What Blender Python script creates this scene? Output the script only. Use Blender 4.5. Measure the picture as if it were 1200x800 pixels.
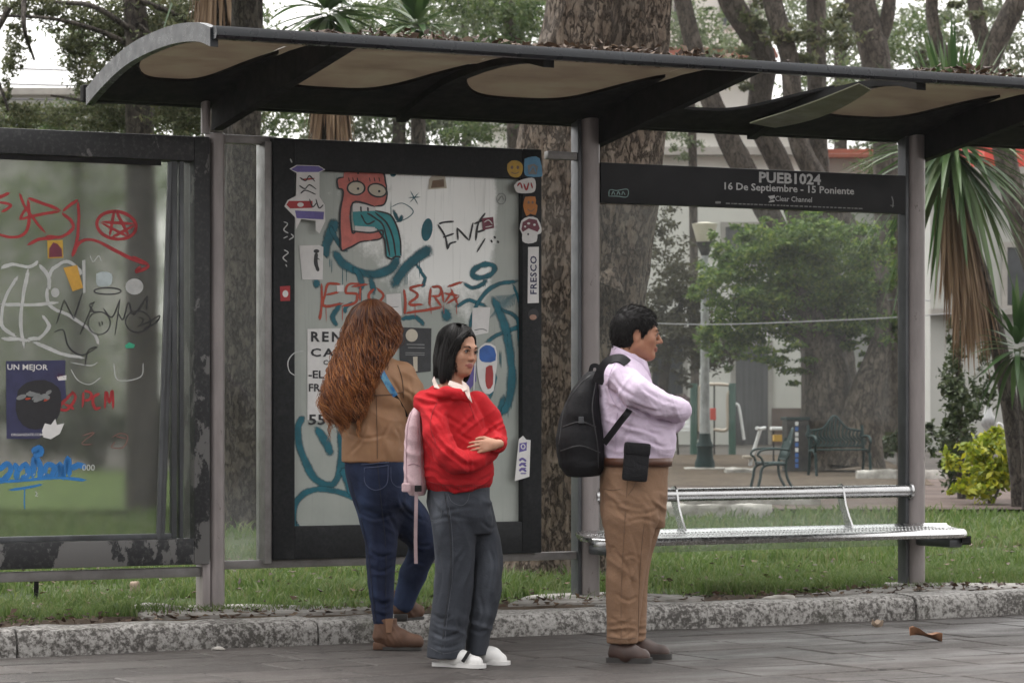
import bpy, bmesh, math, random
import numpy as np
from mathutils import Vector, Matrix
R = math.radians
random.seed(7)
for o in list(bpy.data.objects):
    bpy.data.objects.remove(o)
SC = bpy.context.scene
COL = SC.collection

# ---------------------------------------------------------------- camera, world, sun, exposure
cam = bpy.data.cameras.new('camera')
cam.sensor_width = 36.0
cam.lens = 105.0                       # 3500 px focal length for a 1200 px wide frame
cam.shift_y = 70.0 / 1200.0            # horizon lies below the middle of the frame
cam.clip_start = 0.1
cam.clip_end = 2000.0
cam.dof.use_dof = True
cam.dof.focus_distance = 14.6
cam.dof.aperture_fstop = 9.0
camo = bpy.data.objects.new('camera', cam)
COL.objects.link(camo)
CAMH = 1.2
camo.location = (0, 0, CAMH)
camo.rotation_euler = (R(90), 0, 0)
SC.camera = camo

W = bpy.data.worlds.new('World')
SC.world = W
W.use_nodes = True
wn = W.node_tree.nodes
wl = W.node_tree.links
sky = wn.new('ShaderNodeTexSky')
sky.sky_type = 'NISHITA'
sky.sun_disc = False
SUN_EL, SUN_AZ = 66.0, 318.0
sky.sun_elevation = R(SUN_EL)
sky.sun_rotation = R(SUN_AZ)
sky.air_density = 1.0
sky.dust_density = 6.0
hs = wn.new('ShaderNodeHueSaturation')      # overcast: almost no blue left in the sky
hs.inputs['Saturation'].default_value = 0.22
wl.new(sky.outputs['Color'], hs.inputs['Color'])
cloud = wn.new('ShaderNodeMix'); cloud.data_type = 'RGBA'      # even cloud deck over most of the clear sky
cloud.inputs[0].default_value = 0.6
cloud.inputs[7].default_value = (5.25, 5.1, 4.9, 1)
wl.new(hs.outputs['Color'], cloud.inputs[6])
# the deck is brightest overhead and towards the park, duller over the street behind the camera
tcw = wn.new('ShaderNodeTexCoord'); sxw = wn.new('ShaderNodeSeparateXYZ')
wl.new(tcw.outputs['Generated'], sxw.inputs[0])
def wmath(op, a, b_, c_):
    nd = wn.new('ShaderNodeMath'); nd.operation = op
    for i, v in enumerate((a, b_, c_)):
        if isinstance(v, (int, float)): nd.inputs[i].default_value = v
        else: wl.new(v, nd.inputs[i])
    return nd.outputs[0]
fy = wmath('MULTIPLY_ADD', sxw.outputs['Y'], 0.22, 0.80)
fz = wmath('MULTIPLY_ADD', sxw.outputs['Z'], 0.75, 0.95)
vs = wn.new('ShaderNodeVectorMath'); vs.operation = 'SCALE'
wl.new(cloud.outputs[2], vs.inputs[0]); wl.new(wmath('MULTIPLY', fy, fz, 0), vs.inputs['Scale'])
wl.new(vs.outputs[0], wn['Background'].inputs['Color'])
wn['Background'].inputs['Strength'].default_value = 0.15

sun = bpy.data.lights.new('sun', 'SUN')
sun.energy = 0.5
sun.angle = R(50)
sun.color = (1.0, 0.97, 0.93)
suno = bpy.data.objects.new('sun', sun)
COL.objects.link(suno)
# light comes from azimuth SUN_AZ (clockwise from +Y), elevation SUN_EL
az, el = R(SUN_AZ), R(SUN_EL)
sdir = Vector((math.sin(az) * math.cos(el), math.cos(az) * math.cos(el), math.sin(el)))
suno.rotation_euler = sdir.to_track_quat('Z', 'Y').to_euler()
suno.location = (0, 0, 30)

SC.view_settings.view_transform = 'Standard'
SC.view_settings.look = 'None'
SC.view_settings.gamma = 1.0
SC.view_settings.use_curve_mapping = False
SC.view_settings.exposure = 1.48
SC.cycles.use_denoising = True
SC.cycles.max_bounces = 8
SC.cycles.transparent_max_bounces = 16
SC.cycles.volume_bounces = 0
SC.cycles.caustics_reflective = False
SC.cycles.caustics_refractive = False

# ---------------------------------------------------------------- coordinate helpers
FPX, CX, YH = 3500.0, 600.0, 470.0
def at(px, py, Y):
    """world point seen at photo pixel (px, py) at depth Y"""
    return Vector(((px - CX) * Y / FPX, Y, CAMH - (py - YH) * Y / FPX))
def gnd(px, py, z=0.0):
    return at(px, py, FPX * (CAMH - z) / (py - YH))
TH = math.atan2(FPX, 6500.0)            # the shelter is turned by this angle
CT, ST = math.cos(TH), math.sin(TH)
OX, OY = (245 - CX) / 223.5, FPX / 223.5  # foot of the first post
def s_of(px, d):
    k = (px - CX) / FPX
    # OX + s*CT - d*ST = k*(OY + s*ST + d*CT)
    return (k * (OY + d * CT) - OX + d * ST) / (CT - k * ST)
def sp(px, py, d):
    """shelter coordinates (s along, d back, z up) of a pixel on the plane d"""
    s = s_of(px, d)
    Y = OY + s * ST + d * CT
    return (s, d, CAMH - (py - YH) * Y / FPX)
def sw(s, d, z=0.0):
    return Vector((OX + s * CT - d * ST, OY + s * ST + d * CT, z))

# ---------------------------------------------------------------- numpy noise
def _hash(i, j, k, seed):
    h = (i.astype(np.int64) * 73856093) ^ (j.astype(np.int64) * 19349663) ^ (k.astype(np.int64) * 83492791) ^ (seed * 2654435)
    h = (h ^ (h >> 13)) * 1274126177
    h = h ^ (h >> 16)
    return (h & 0xFFFF).astype(np.float64) / 32767.5 - 1.0
def vnoise(P, seed=0):
    P = np.asarray(P, float)
    f = np.floor(P)
    t = P - f
    t = t * t * (3 - 2 * t)
    i, j, k = f[:, 0], f[:, 1], f[:, 2]
    out = 0
    for a in (0, 1):
        wa = t[:, 0] if a else 1 - t[:, 0]
        for b in (0, 1):
            wb = t[:, 1] if b else 1 - t[:, 1]
            for c in (0, 1):
                wc = t[:, 2] if c else 1 - t[:, 2]
                out = out + wa * wb * wc * _hash(i + a, j + b, k + c, seed)
    return out
def fbm(P, oct=4, seed=0, gain=0.5):
    P = np.asarray(P, float)
    s, a, n = 0, 1.0, 0
    for q in range(oct):
        s = s + a * vnoise(P * 2.0 ** q, seed + q * 17)
        n += a
        a *= gain
    return s / n

# ---------------------------------------------------------------- mesh helpers
def mesh_np(name, V, F, smooth=False):
    me = bpy.data.meshes.new(name)
    V = np.asarray(V, np.float32)
    F = np.asarray(F, np.int32)
    n, k = F.shape
    me.vertices.add(len(V))
    me.vertices.foreach_set('co', V.ravel())
    me.loops.add(n * k)
    me.loops.foreach_set('vertex_index', F.ravel())
    me.polygons.add(n)
    me.polygons.foreach_set('loop_start', np.arange(0, n * k, k, dtype=np.int32))
    me.polygons.foreach_set('loop_total', np.full(n, k, np.int32))
    if smooth:
        me.polygons.foreach_set('use_smooth', np.ones(n, bool))
    me.update(calc_edges=True)
    me.validate()
    return me
def link(name, me, mats=None, parent=None):
    o = bpy.data.objects.new(name, me)
    COL.objects.link(o)
    if mats is not None and me is not None and len(me.materials) == 0:
        for m in (mats if isinstance(mats, (list, tuple)) else [mats]):
            me.materials.append(m)
    if parent is not None:
        o.parent = parent
    return o
def tag(o, label=None, cat=None, group=None, kind=None):
    if label: o['label'] = label
    if cat: o['category'] = cat
    if group: o['group'] = group
    if kind: o['kind'] = kind
    return o
def empty(name, loc, rz=0.0, label=None, cat=None, group=None):
    o = bpy.data.objects.new(name, None)
    COL.objects.link(o)
    o.location = loc
    o.rotation_euler = (0, 0, rz)
    o.empty_display_size = 0.2
    return tag(o, label, cat, group)

class MB:
    """collects simple shapes into one mesh (polygon lists)"""
    def __init__(s):
        s.v, s.f, s.m = [], [], []
    def add(s, V, F, m=0):
        b = len(s.v)
        s.v += [tuple(p) for p in V]
        s.f += [tuple(i + b for i in f) for f in F]
        s.m += [m] * len(F)
        return s
    def box(s, x0, x1, y0, y1, z0, z1, m=0):
        V = [(x, y, z) for z in (z0, z1) for y in (y0, y1) for x in (x0, x1)]
        return s.add(V, [(0, 2, 3, 1), (4, 5, 7, 6), (0, 1, 5, 4), (2, 6, 7, 3), (0, 4, 6, 2), (1, 3, 7, 5)], m)
    def bbox(s, x0, x1, y0, y1, z0, z1, b=0.006, m=0):
        """box with chamfered edges"""
        bm = bmesh.new()
        bmesh.ops.create_cube(bm, size=1.0)
        for v in bm.verts:
            v.co = Vector(((x0 + x1) / 2 + v.co.x * (x1 - x0), (y0 + y1) / 2 + v.co.y * (y1 - y0), (z0 + z1) / 2 + v.co.z * (z1 - z0)))
        bmesh.ops.bevel(bm, geom=bm.edges[:], offset=b, segments=2, affect='EDGES', profile=0.6)
        bm.verts.index_update()
        s.add([v.co[:] for v in bm.verts], [[v.index for v in f.verts] for f in bm.faces], m)
        bm.free()
        return s
    def prism(s, poly, axis, a0, a1, m=0):
        """extrude a 2-D polygon along axis 0/1/2 from a0 to a1"""
        def p3(p, a):
            if axis == 0: return (a, p[0], p[1])
            if axis == 1: return (p[0], a, p[1])
            return (p[0], p[1], a)
        n = len(poly)
        V = [p3(p, a0) for p in poly] + [p3(p, a1) for p in poly]
        F = [tuple(range(n - 1, -1, -1)), tuple(range(n, 2 * n))]
        F += [(i, (i + 1) % n, (i + 1) % n + n, i + n) for i in range(n)]
        return s.add(V, F, m)
    def tube(s, pts, r, n=10, m=0, cap=True):
        V, F = tube_arrays(pts, r, n)
        k = len(pts)
        F = [tuple(f) for f in F]
        if cap:
            F.append(tuple(range(n - 1, -1, -1)))
            F.append(tuple(range((k - 1) * n, k * n)))
        return s.add(V.tolist(), F, m)
    def lathe(s, prof, c=(0, 0), n=16, m=0):
        """revolve [(r, z)] about the vertical through c"""
        V, F = [], []
        for r, z in prof:
            for i in range(n):
                a = 2 * math.pi * i / n
                V.append((c[0] + r * math.cos(a), c[1] + r * math.sin(a), z))
        k = len(prof)
        for j in range(k - 1):
            for i in range(n):
                F.append((j * n + i, j * n + (i + 1) % n, (j + 1) * n + (i + 1) % n, (j + 1) * n + i))
        F.append(tuple(range(n - 1, -1, -1)))
        F.append(tuple(range((k - 1) * n, k * n)))
        return s.add(V, F, m)
    def build(s, name, mats, parent=None, smooth=None, fix=True):
        me = bpy.data.meshes.new(name)
        me.from_pydata(s.v, [], s.f)
        if fix:
            bm = bmesh.new(); bm.from_mesh(me)
            bmesh.ops.recalc_face_normals(bm, faces=bm.faces[:])
            bm.to_mesh(me); bm.free()
        else:
            me.update()
        if len(me.polygons) == len(s.m):
            me.polygons.foreach_set('material_index', s.m)
        o = link(name, me, mats, parent)
        if smooth is not None:
            shade(o, smooth)
        return o
def shade(o, angle=35):
    me = o.data
    me.polygons.foreach_set('use_smooth', np.ones(len(me.polygons), bool))
    bm = bmesh.new(); bm.from_mesh(me)
    for e in bm.edges:
        if len(e.link_faces) == 2 and e.calc_face_angle(0) > R(angle):
            e.smooth = False
    bm.to_mesh(me); bm.free()

def frames(P):
    P = np.asarray(P, float)
    T = np.gradient(P, axis=0)
    T /= np.linalg.norm(T, axis=1)[:, None] + 1e-12
    ref = np.array([0.0, 0.0, 1.0]) if abs(T[0][2]) < 0.9 else np.array([1.0, 0.0, 0.0])
    U = np.zeros_like(P)
    u = np.cross(ref, T[0]); u /= np.linalg.norm(u)
    for i in range(len(P)):
        u = u - T[i] * np.dot(u, T[i])
        u /= np.linalg.norm(u) + 1e-12
        U[i] = u
    return T, U, np.cross(T, U)
def tube_arrays(pts, r, n):
    P = np.asarray(pts, float)
    T, U, B = frames(P)
    k = len(P)
    rr = np.full(k, r, float) if np.isscalar(r) else np.asarray(r, float)
    a = np.linspace(0, 2 * np.pi, n, endpoint=False)
    V = P[:, None, :] + rr[:, None, None] * (np.cos(a)[None, :, None] * U[:, None, :] + np.sin(a)[None, :, None] * B[:, None, :])
    V = V.reshape(-1, 3)
    j = np.arange(k - 1)[:, None] * n
    i = np.arange(n)[None, :]
    i2 = (i + 1) % n
    F = np.stack([j + i, j + i2, j + n + i2, j + n + i], -1).reshape(-1, 4)
    return V, F
def cat_rom(pts, per=6):
    P = np.asarray(pts, float)
    if len(P) < 3:
        t = np.linspace(0, 1, per + 1)[:, None]
        return P[0] * (1 - t) + P[-1] * t
    Q = np.vstack([2 * P[0] - P[1], P, 2 * P[-1] - P[-2]])
    out = []
    for i in range(1, len(Q) - 2):
        p0, p1, p2, p3 = Q[i - 1], Q[i], Q[i + 1], Q[i + 2]
        for q in range(per):
            t = q / per
            out.append(0.5 * ((2 * p1) + (-p0 + p2) * t + (2 * p0 - 5 * p1 + 4 * p2 - p3) * t * t + (-p0 + 3 * p1 - 3 * p2 + p3) * t ** 3))
    out.append(Q[-2])
    return np.array(out)
class TB:
    """many tubes in one numpy mesh"""
    def __init__(s): s.V, s.F, s.n = [], [], 0
    def tube(s, pts, r, n=5):
        V, F = tube_arrays(pts, r, n)
        s.V.append(V); s.F.append(F + s.n); s.n += len(V)
    def mesh(s, name, smooth=True):
        return mesh_np(name, np.vstack(s.V), np.vstack(s.F), smooth)

# ---------------------------------------------------------------- materials
def lin(c):
    return tuple(((x / 255.0) / 12.92 if x / 255.0 <= 0.04045 else ((x / 255.0 + 0.055) / 1.055) ** 2.4) for x in c)
class NT:
    def __init__(s, name):
        s.mat = bpy.data.materials.new(name)
        s.mat.use_nodes = True
        s.t = s.mat.node_tree
        s.n, s.l = s.t.nodes, s.t.links
        s.bsdf = s.n['Principled BSDF']
        s.out = s.n['Material Output']
        s._co = None
    def node(s, typ, **kw):
        nd = s.n.new(typ)
        for k, v in kw.items():
            setattr(nd, k, v)
        return nd
    def put(s, sock, v):
        if hasattr(v, 'is_output') or isinstance(v, bpy.types.NodeSocket):
            s.l.new(v, sock)
        else:
            if isinstance(v, (tuple, list)) and len(v) == 3 and sock.type == 'RGBA':
                v = (*v, 1)
            sock.default_value = v
    def coords(s, scale=(1, 1, 1), rot=(0, 0, 0), kind='Object'):
        tc = s.node('ShaderNodeTexCoord')
        mp = s.node('ShaderNodeMapping')
        s.l.new(tc.outputs[kind], mp.inputs['Vector'])
        mp.inputs['Scale'].default_value = scale
        mp.inputs['Rotation'].default_value = rot
        return mp.outputs['Vector']
    def noise(s, scale, detail=5, rough=0.6, vec=None, dist=0.0):
        nd = s.node('ShaderNodeTexNoise')
        nd.inputs['Scale'].default_value = scale
        nd.inputs['Detail'].default_value = detail
        nd.inputs['Roughness'].default_value = rough
        nd.inputs['Distortion'].default_value = dist
        s.l.new(vec if vec is not None else s.coords(), nd.inputs['Vector'])
        return nd.outputs['Fac']
    def ramp(s, fac, stops):
        nd = s.node('ShaderNodeValToRGB')
        e = nd.color_ramp.elements
        while len(e) < len(stops):
            e.new(0.5)
        for q, (p, c) in zip(e, stops):
            q.position = p
            q.color = (*c, 1) if len(c) == 3 else c
        s.l.new(fac, nd.inputs['Fac'])
        return nd.outputs['Color']
    def step(s, fac, a, b):
        return s.ramp(fac, [(a, (0, 0, 0)), (b, (1, 1, 1))])
    def mix(s, fac, a, b, mode='MIX'):
        nd = s.node('ShaderNodeMix', data_type='RGBA', blend_type=mode)
        s.put(nd.inputs[0], fac)
        s.put(nd.inputs[6], a)
        s.put(nd.inputs[7], b)
        return nd.outputs[2]
    def math(s, op, a, b=0.0):
        nd = s.node('ShaderNodeMath', operation=op)
        s.put(nd.inputs[0], a)
        s.put(nd.inputs[1], b)
        return nd.outputs[0]
    def bump(s, height, strength=0.3, dist=0.01):
        nd = s.node('ShaderNodeBump')
        nd.inputs['Strength'].default_value = strength
        nd.inputs['Distance'].default_value = dist
        s.l.new(height, nd.inputs['Height'])
        if s.bsdf.inputs['Normal'].is_linked:
            s.l.new(s.bsdf.inputs['Normal'].links[0].from_socket, nd.inputs['Normal'])
        s.l.new(nd.outputs['Normal'], s.bsdf.inputs['Normal'])
    def set(s, **kw):
        names = dict(base='Base Color', rough='Roughness', metal='Metallic', spec='Specular IOR Level', trans='Transmission Weight',
                     alpha='Alpha', sss='Subsurface Weight', sheen='Sheen Weight', coat='Coat Weight', ior='IOR')
        for k, v in kw.items():
            s.put(s.bsdf.inputs[names[k]], v)
        return s
def pmat(name, c1, c2=None, scale=6, rough=0.7, metal=0.0, lo=0.35, hi=0.65, stretch=(1, 1, 1), bump=0.0, bscale=60, bdist=0.004, spec=0.5, rvar=0.12, bstretch=(1, 1, 1)):
    t = NT(name)
    nz = t.noise(scale, 6, 0.62, t.coords(stretch))
    t.set(base=t.ramp(nz, [(lo, c1), (hi, c2 or tuple(x * 0.7 for x in c1))]), metal=metal, spec=spec)
    t.set(rough=t.ramp(t.noise(scale * 2.3, 4), [(0.3, (rough - rvar,) * 3), (0.7, (min(1, rough + rvar),) * 3)]))
    if bump:
        t.bump(t.noise(bscale, 5, 0.6, t.coords(bstretch)), bump, bdist)
    return t.mat
# ================================================================ SETTING
# ---- materials of the setting
def pave_mat():
    t = NT('wet_paving')
    g = t.node('ShaderNodeNewGeometry')
    base = t.ramp(g.outputs['Random Per Island'], [(0.0, (0.030, 0.026, 0.024)), (0.5, (0.046, 0.040, 0.037)), (1.0, (0.070, 0.062, 0.058))])
    dirt = t.noise(2.2, 7, 0.65)
    base = t.mix(t.math('MULTIPLY', t.step(dirt, 0.45, 0.65), .6), base, (0.032, 0.027, 0.025))
    fine = t.noise(70, 3, 0.7)
    base = t.mix(t.math('MULTIPLY', t.step(fine, 0.48, 0.66), 0.5), base, (0.125, 0.112, 0.105))
    blot = t.noise(5.5, 6, .7)
    base = t.mix(t.math('MULTIPLY', t.step(blot, .56, .66), .55), base, (0.030, 0.026, 0.024))
    crackn = t.math('ABSOLUTE', t.math('SUBTRACT', t.noise(1.4, 5, .62, None, .6), .5))
    base = t.mix(t.math('MULTIPLY', t.ramp(crackn, [(0.0, (1, 1, 1)), (.012, (0, 0, 0))]), .8), base, (0.018, 0.016, 0.015))
    wet = t.noise(1.1, 5, 0.6, t.coords((1, 2.2, 1)))
    t.set(base=base, rough=t.ramp(wet, [(0.38, (0.42,) * 3), (0.62, (0.75,) * 3)]), spec=0.25)
    t.bump(t.noise(30, 8, 0.75), 0.6, 0.010)
    return t.mat
def kerb_mat():
    t = NT('worn_white_kerb')
    a = t.noise(42, 8, 0.72, t.coords((1, 1.2, 1)))
    b = t.noise(2.0, 4, 0.6)
    m = t.math('ADD', t.math('MULTIPLY', a, 0.72), t.math('MULTIPLY', b, 0.28))
    base = t.ramp(m, [(0.44, (0.055, 0.05, 0.045)), (0.485, (0.15, 0.14, 0.13)), (0.535, (0.29, 0.28, 0.265)), (0.66, (0.40, 0.39, 0.37))])
    moss = t.noise(5, 4)
    base = t.mix(t.math('MULTIPLY', t.step(moss, 0.55, 0.7), 0.5), base, (0.07, 0.07, 0.05))
    t.set(base=base, rough=0.75)
    t.bump(a, 0.55, 0.012)
    return t.mat
M_soil = pmat('damp_soil', (0.045, 0.032, 0.023), (0.10, 0.078, 0.058), 5, 0.85, bump=0.7, bscale=30, bdist=0.03, spec=0.08)
M_lawn = pmat('turf_soil', (0.030, 0.045, 0.016), (0.055, 0.070, 0.026), 2.5, 0.9, bump=0.5, bscale=40, bdist=0.03, spec=0.08)
M_path = pmat('pink_path', (0.110, 0.084, 0.074), (0.060, 0.046, 0.041), 0.7, 0.8, bump=0.2, bscale=30, spec=0.08)
M_plaza = pmat('grey_paving', (0.085, 0.077, 0.070), (0.05, 0.045, 0.042), 0.6, 0.75, bump=0.2, bscale=20, spec=0.08)
M_conc = pmat('old_concrete', (0.30, 0.285, 0.265), (0.13, 0.12, 0.105), 7, 0.8, bump=0.5, bscale=40, bdist=0.01)
M_stone = pmat('pale_stone', (0.42, 0.40, 0.37), (0.20, 0.185, 0.165), 6, 0.8, bump=0.5, bscale=30, bdist=0.01)

# ---- ground sheets
V = np.array([(-300, -60, -0.06), (300, -60, -0.06), (300, 400, -0.06), (-300, 400, -0.06)])
tag(link('ground', mesh_np('ground', V, [[0, 1, 2, 3]]), M_soil), kind='structure')
def sheet(name, poly, z, m, rz=0, loc=(0, 0)):
    b = MB()
    b.add([(x, y, z) for x, y in poly], [tuple(range(len(poly)))])
    o = b.build(name, m)
    o.location = (loc[0], loc[1], 0); o.rotation_euler = (0, 0, rz)
    return tag(o, kind='structure')
KD = -1.09
M_pave = pave_mat()
pb_ = MB()
pb_.add([(x, y, -0.012) for x, y in [(-40, -40), (60, -40), (60, KD + 0.02), (-40, KD + 0.02)]], [(0, 1, 2, 3)], 1)
rp = random.Random(12)
row = 0
d1 = KD - 0.004
while d1 > -6.5:
    dep = rp.choice((0.40, 0.40, 0.46))
    x = -8 + rp.uniform(0, .6)
    while x < 13:
        L_ = rp.choice((0.60, 0.60, 0.66, 0.42))
        g = rp.uniform(0.003, 0.008)
        hz_ = [rp.uniform(-0.0035, 0.0035) for _ in range(4)]
        x0, x1, y0, y1 = x + g, x + L_ - g, d1 - dep + g, d1 - g
        c = 0.008
        top = [(x0 + c, y0 + c, hz_[0]), (x1 - c, y0 + c, hz_[1]), (x1 - c, y1 - c, hz_[2]), (x0 + c, y1 - c, hz_[3])]
        low = [(x0, y0, -0.02), (x1, y0, -0.02), (x1, y1, -0.02), (x0, y1, -0.02)]
        mid_ = [(x0, y0, hz_[0] - .006), (x1, y0, hz_[1] - .006), (x1, y1, hz_[2] - .006), (x0, y1, hz_[3] - .006)]
        pb_.add(top + mid_ + low, [(0, 1, 2, 3)] + [(4 + i, 4 + (i + 1) % 4, (i + 1) % 4, i) for i in range(4)] + [(8 + i, 8 + (i + 1) % 4, 4 + (i + 1) % 4, 4 + i) for i in range(4)])
        x += L_
    d1 -= dep
    row += 1
o = pb_.build('pavement', [M_pave, pmat('dark_joint_sand', (.020, .017, .015), (.032, .028, .025), 20, .9)])
o.location = (OX, OY, 0); o.rotation_euler = (0, 0, TH)
tag(o, kind='structure')
# kerb: lengths of cast kerb with open joints
kb = MB()
s0 = -14.0
rk = random.Random(3)
while s0 < 22:
    L = rk.uniform(1.5, 2.3)
    dz = rk.uniform(-0.006, 0.008); dd = rk.uniform(-0.008, 0.008)
    n = 14
    prof = [(-1.09, -0.05), (-1.09, 0.04), (-1.083, 0.085), (-1.065, 0.112), (-1.035, 0.121), (-0.90, 0.122), (-0.80, 0.118), (-0.78, 0.105), (-0.78, -0.05)]
    base = len(kb.v)
    xs = np.linspace(s0 + 0.006, s0 + L - 0.006, n)
    Vv = []
    for x in xs:
        for (d, z) in prof:
            q = fbm(np.array([[x * 5, d * 9, z * 9]]), 4, 5)[0]
            Vv.append((x, d + dd + q * 0.016, z + dz + (q * 0.014 if z > 0.05 else 0)))
    k = len(prof)
    Ff = [(i * k + j, i * k + j + 1, (i + 1) * k + j + 1, (i + 1) * k + j) for i in range(n - 1) for j in range(k - 1)]
    Ff += [tuple(range(k)), tuple(range((n - 1) * k + k - 1, (n - 1) * k - 1, -1))]
    kb.add(Vv, Ff)
    s0 += L
o = kb.build('kerb', kerb_mat(), smooth=40)
o.location = (OX, OY, 0); o.rotation_euler = (0, 0, TH)
tag(o, kind='structure')
# lawn: gently uneven turf from the kerb to the path
def grid_sheet(name, s_rng, d_rng, ns, nd, zf, m, rot=True):
    s = np.linspace(*s_rng, ns); d = np.linspace(*d_rng, nd)
    S_, D_ = np.meshgrid(s, d, indexing='ij')
    P = np.stack([S_.ravel(), D_.ravel(), np.zeros(S_.size)], 1)
    P[:, 2] = zf(P)
    i = np.arange(ns - 1)[:, None] * nd; j = np.arange(nd - 1)[None, :]
    F = np.stack([i + j, i + nd + j, i + nd + j + 1, i + j + 1], -1).reshape(-1, 4)
    o = link(name, mesh_np(name, P, F, True), m)
    if rot:
        o.location = (OX, OY, 0); o.rotation_euler = (0, 0, TH)
    return tag(o, kind='structure')
def lawn_z(P):
    return 0.088 + 0.025 * fbm(P * np.array([0.9, 0.9, 0]), 4, 3)
grid_sheet('lawn', (-18, 24), (-0.79, 14.2), 180, 70, lawn_z, M_lawn)
grid_sheet('dirt_verge', (-18, 24), (-0.785, -0.02), 260, 14, lambda P: 0.102 + 0.022 * fbm(P * np.array([2.2, 5, 0]), 4, 9) - 0.03 * np.clip((P[:, 1] + 0.25) / 0.2, 0, 1), M_soil)
sheet('park_path', [(-60, 29.8), (80, 29.8), (80, 43.5), (-60, 43.5)], 0.125, M_path)
sheet('planting_bed', [(0.6, 37.5), (5.4, 38.2), (6.0, 44), (7.2, 60), (-2, 60), (-2, 40)], 0.131, M_soil)
sheet('far_lawn', [(-60, 29.4), (-0.9, 29.4), (-0.6, 46.5), (-60, 46.5)], 0.129, pmat('far_turf', (0.055, 0.085, 0.026), (0.085, 0.115, 0.04), 2.5, 0.9, bump=.6, bscale=30, bdist=.05, spec=.05))
sheet('plaza', [(-90, 43.5), (110, 43.5), (110, 76), (-90, 76)], 0.127, M_plaza)

# concrete pads broken open around the post feet
def pad(pts, z0, z1, seed):
    rr = random.Random(seed)
    b = MB()
    P = cat_rom([(p[0] + rr.uniform(-.02, .02), p[1] + rr.uniform(-.015, .015)) for p in pts] , 3)
    b.prism([tuple(p) for p in P[:-1]], 2, z0, z1)
    o = b.build('footing_slab', M_conc)
    o.location = (OX, OY, 0); o.rotation_euler = (0, 0, TH)
    return tag(o, kind='structure')
pad([(-0.55, -.55), (0.0, -.6), (.75, -.62), (1.0, -.5), (.6, -.28), (.25, 0.1), (-.3, .12), (-.5, -.2)], 0.05, 0.125, 1)
pad([(1.5, -.5), (2.1, -.6), (2.6, -.55), (2.75, -.4), (2.5, .12), (2.05, .15), (1.8, -.1)], 0.05, 0.118, 2)
pad([(3.2, -.66), (4.0, -.64), (5.1, -.68), (5.2, -.5), (4.75, -.12), (4.4, .12), (4.2, -.2), (3.4, -.5)], 0.05, 0.12, 4)

# ---- grass: thin blades, stuff
rg = np.random.default_rng(11)
def grass(n, srng, drng, hmin, hmax, wid, thin=None):
    P = np.stack([rg.uniform(*srng, n), rg.uniform(*drng, n), np.zeros(n)], 1)
    dens = 1.5 * fbm(P * np.array([1.5, 2.4, 0]), 4, 21) + 0.34
    fade = np.clip((P[:, 1] + 0.45 + .35 * fbm(P * np.array([2.2, 2.2, 0]), 3, 44)) / 0.5, 0.0, 1)          # bare dirt by the kerb
    keep = rg.random(n) < np.clip(dens * 2.0, 0.05, 1) * fade
    W_ = np.stack([OX + P[:, 0] * CT - P[:, 1] * ST, OY + P[:, 0] * ST + P[:, 1] * CT], 1)
    keep &= (np.abs(W_[:, 0]) < 0.2 * W_[:, 1] + 0.6) & (W_[:, 1] < 29.7)
    # trodden under the bench and shelter
    P = P[keep]
    n = len(P)
    P[:, 2] = lawn_z(P) - 0.01
    h = rg.uniform(hmin, hmax, n) * (0.7 + 0.6 * np.clip(fbm(P * np.array([2.5, 2.5, 0]), 3, 5) + 0.4, 0, 1))
    a = rg.uniform(0, 2 * np.pi, n)
    lean = rg.normal(0, 0.45, (n, 2)) * h[:, None]
    side = np.stack([np.cos(a), np.sin(a), np.zeros(n)], 1) * (wid * rg.uniform(0.6, 1.3, n))[:, None]
    mid = P + np.stack([lean[:, 0] * 0.35, lean[:, 1] * 0.35, h * 0.6], 1)
    tip = P + np.stack([lean[:, 0], lean[:, 1], h * rg.uniform(.75, 1, n)], 1)
    return P - side, P + side, mid + side * 0.75, mid - side * 0.75, tip
parts = [grass(120000, (-3.5, 8), (-0.5, 1.2), 0.04, 0.115, 0.0035), grass(110000, (-5, 11), (1.0, 5), 0.05, 0.13, 0.005), grass(60000, (-6, 16), (4.5, 14.2), 0.05, 0.14, 0.008)]
VV, F4 = [], []
nb = 0
tri = []
for a, b, c, d, e in parts:
    n = len(a)
    VV.append(np.stack([a, b, c, d, e], 1).reshape(-1, 3))
    i = np.arange(n)[:, None] * 5 + nb
    F4.append(np.concatenate([i + np.array([[0, 1, 2, 3]]), i + np.array([[3, 2, 4, 4]])]))
    nb += n * 5
VV = np.vstack(VV)
F4 = np.vstack(F4)
q4 = F4[F4[:, 2] != F4[:, 3]]; t3 = F4[F4[:, 2] == F4[:, 3]][:, :3]
me = bpy.data.meshes.new('grass')
me.vertices.add(len(VV)); me.vertices.foreach_set('co', VV.astype(np.float32).ravel())
me.loops.add(q4.size + t3.size); me.loops.foreach_set('vertex_index', np.concatenate([q4.ravel(), t3.ravel()]).astype(np.int32))
me.polygons.add(len(q4) + len(t3))
me.polygons.foreach_set('loop_start', np.concatenate([np.arange(len(q4)) * 4, q4.size + np.arange(len(t3)) * 3]).astype(np.int32))
me.polygons.foreach_set('loop_total', np.concatenate([np.full(len(q4), 4), np.full(len(t3), 3)]).astype(np.int32))
me.update(calc_edges=True)
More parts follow.
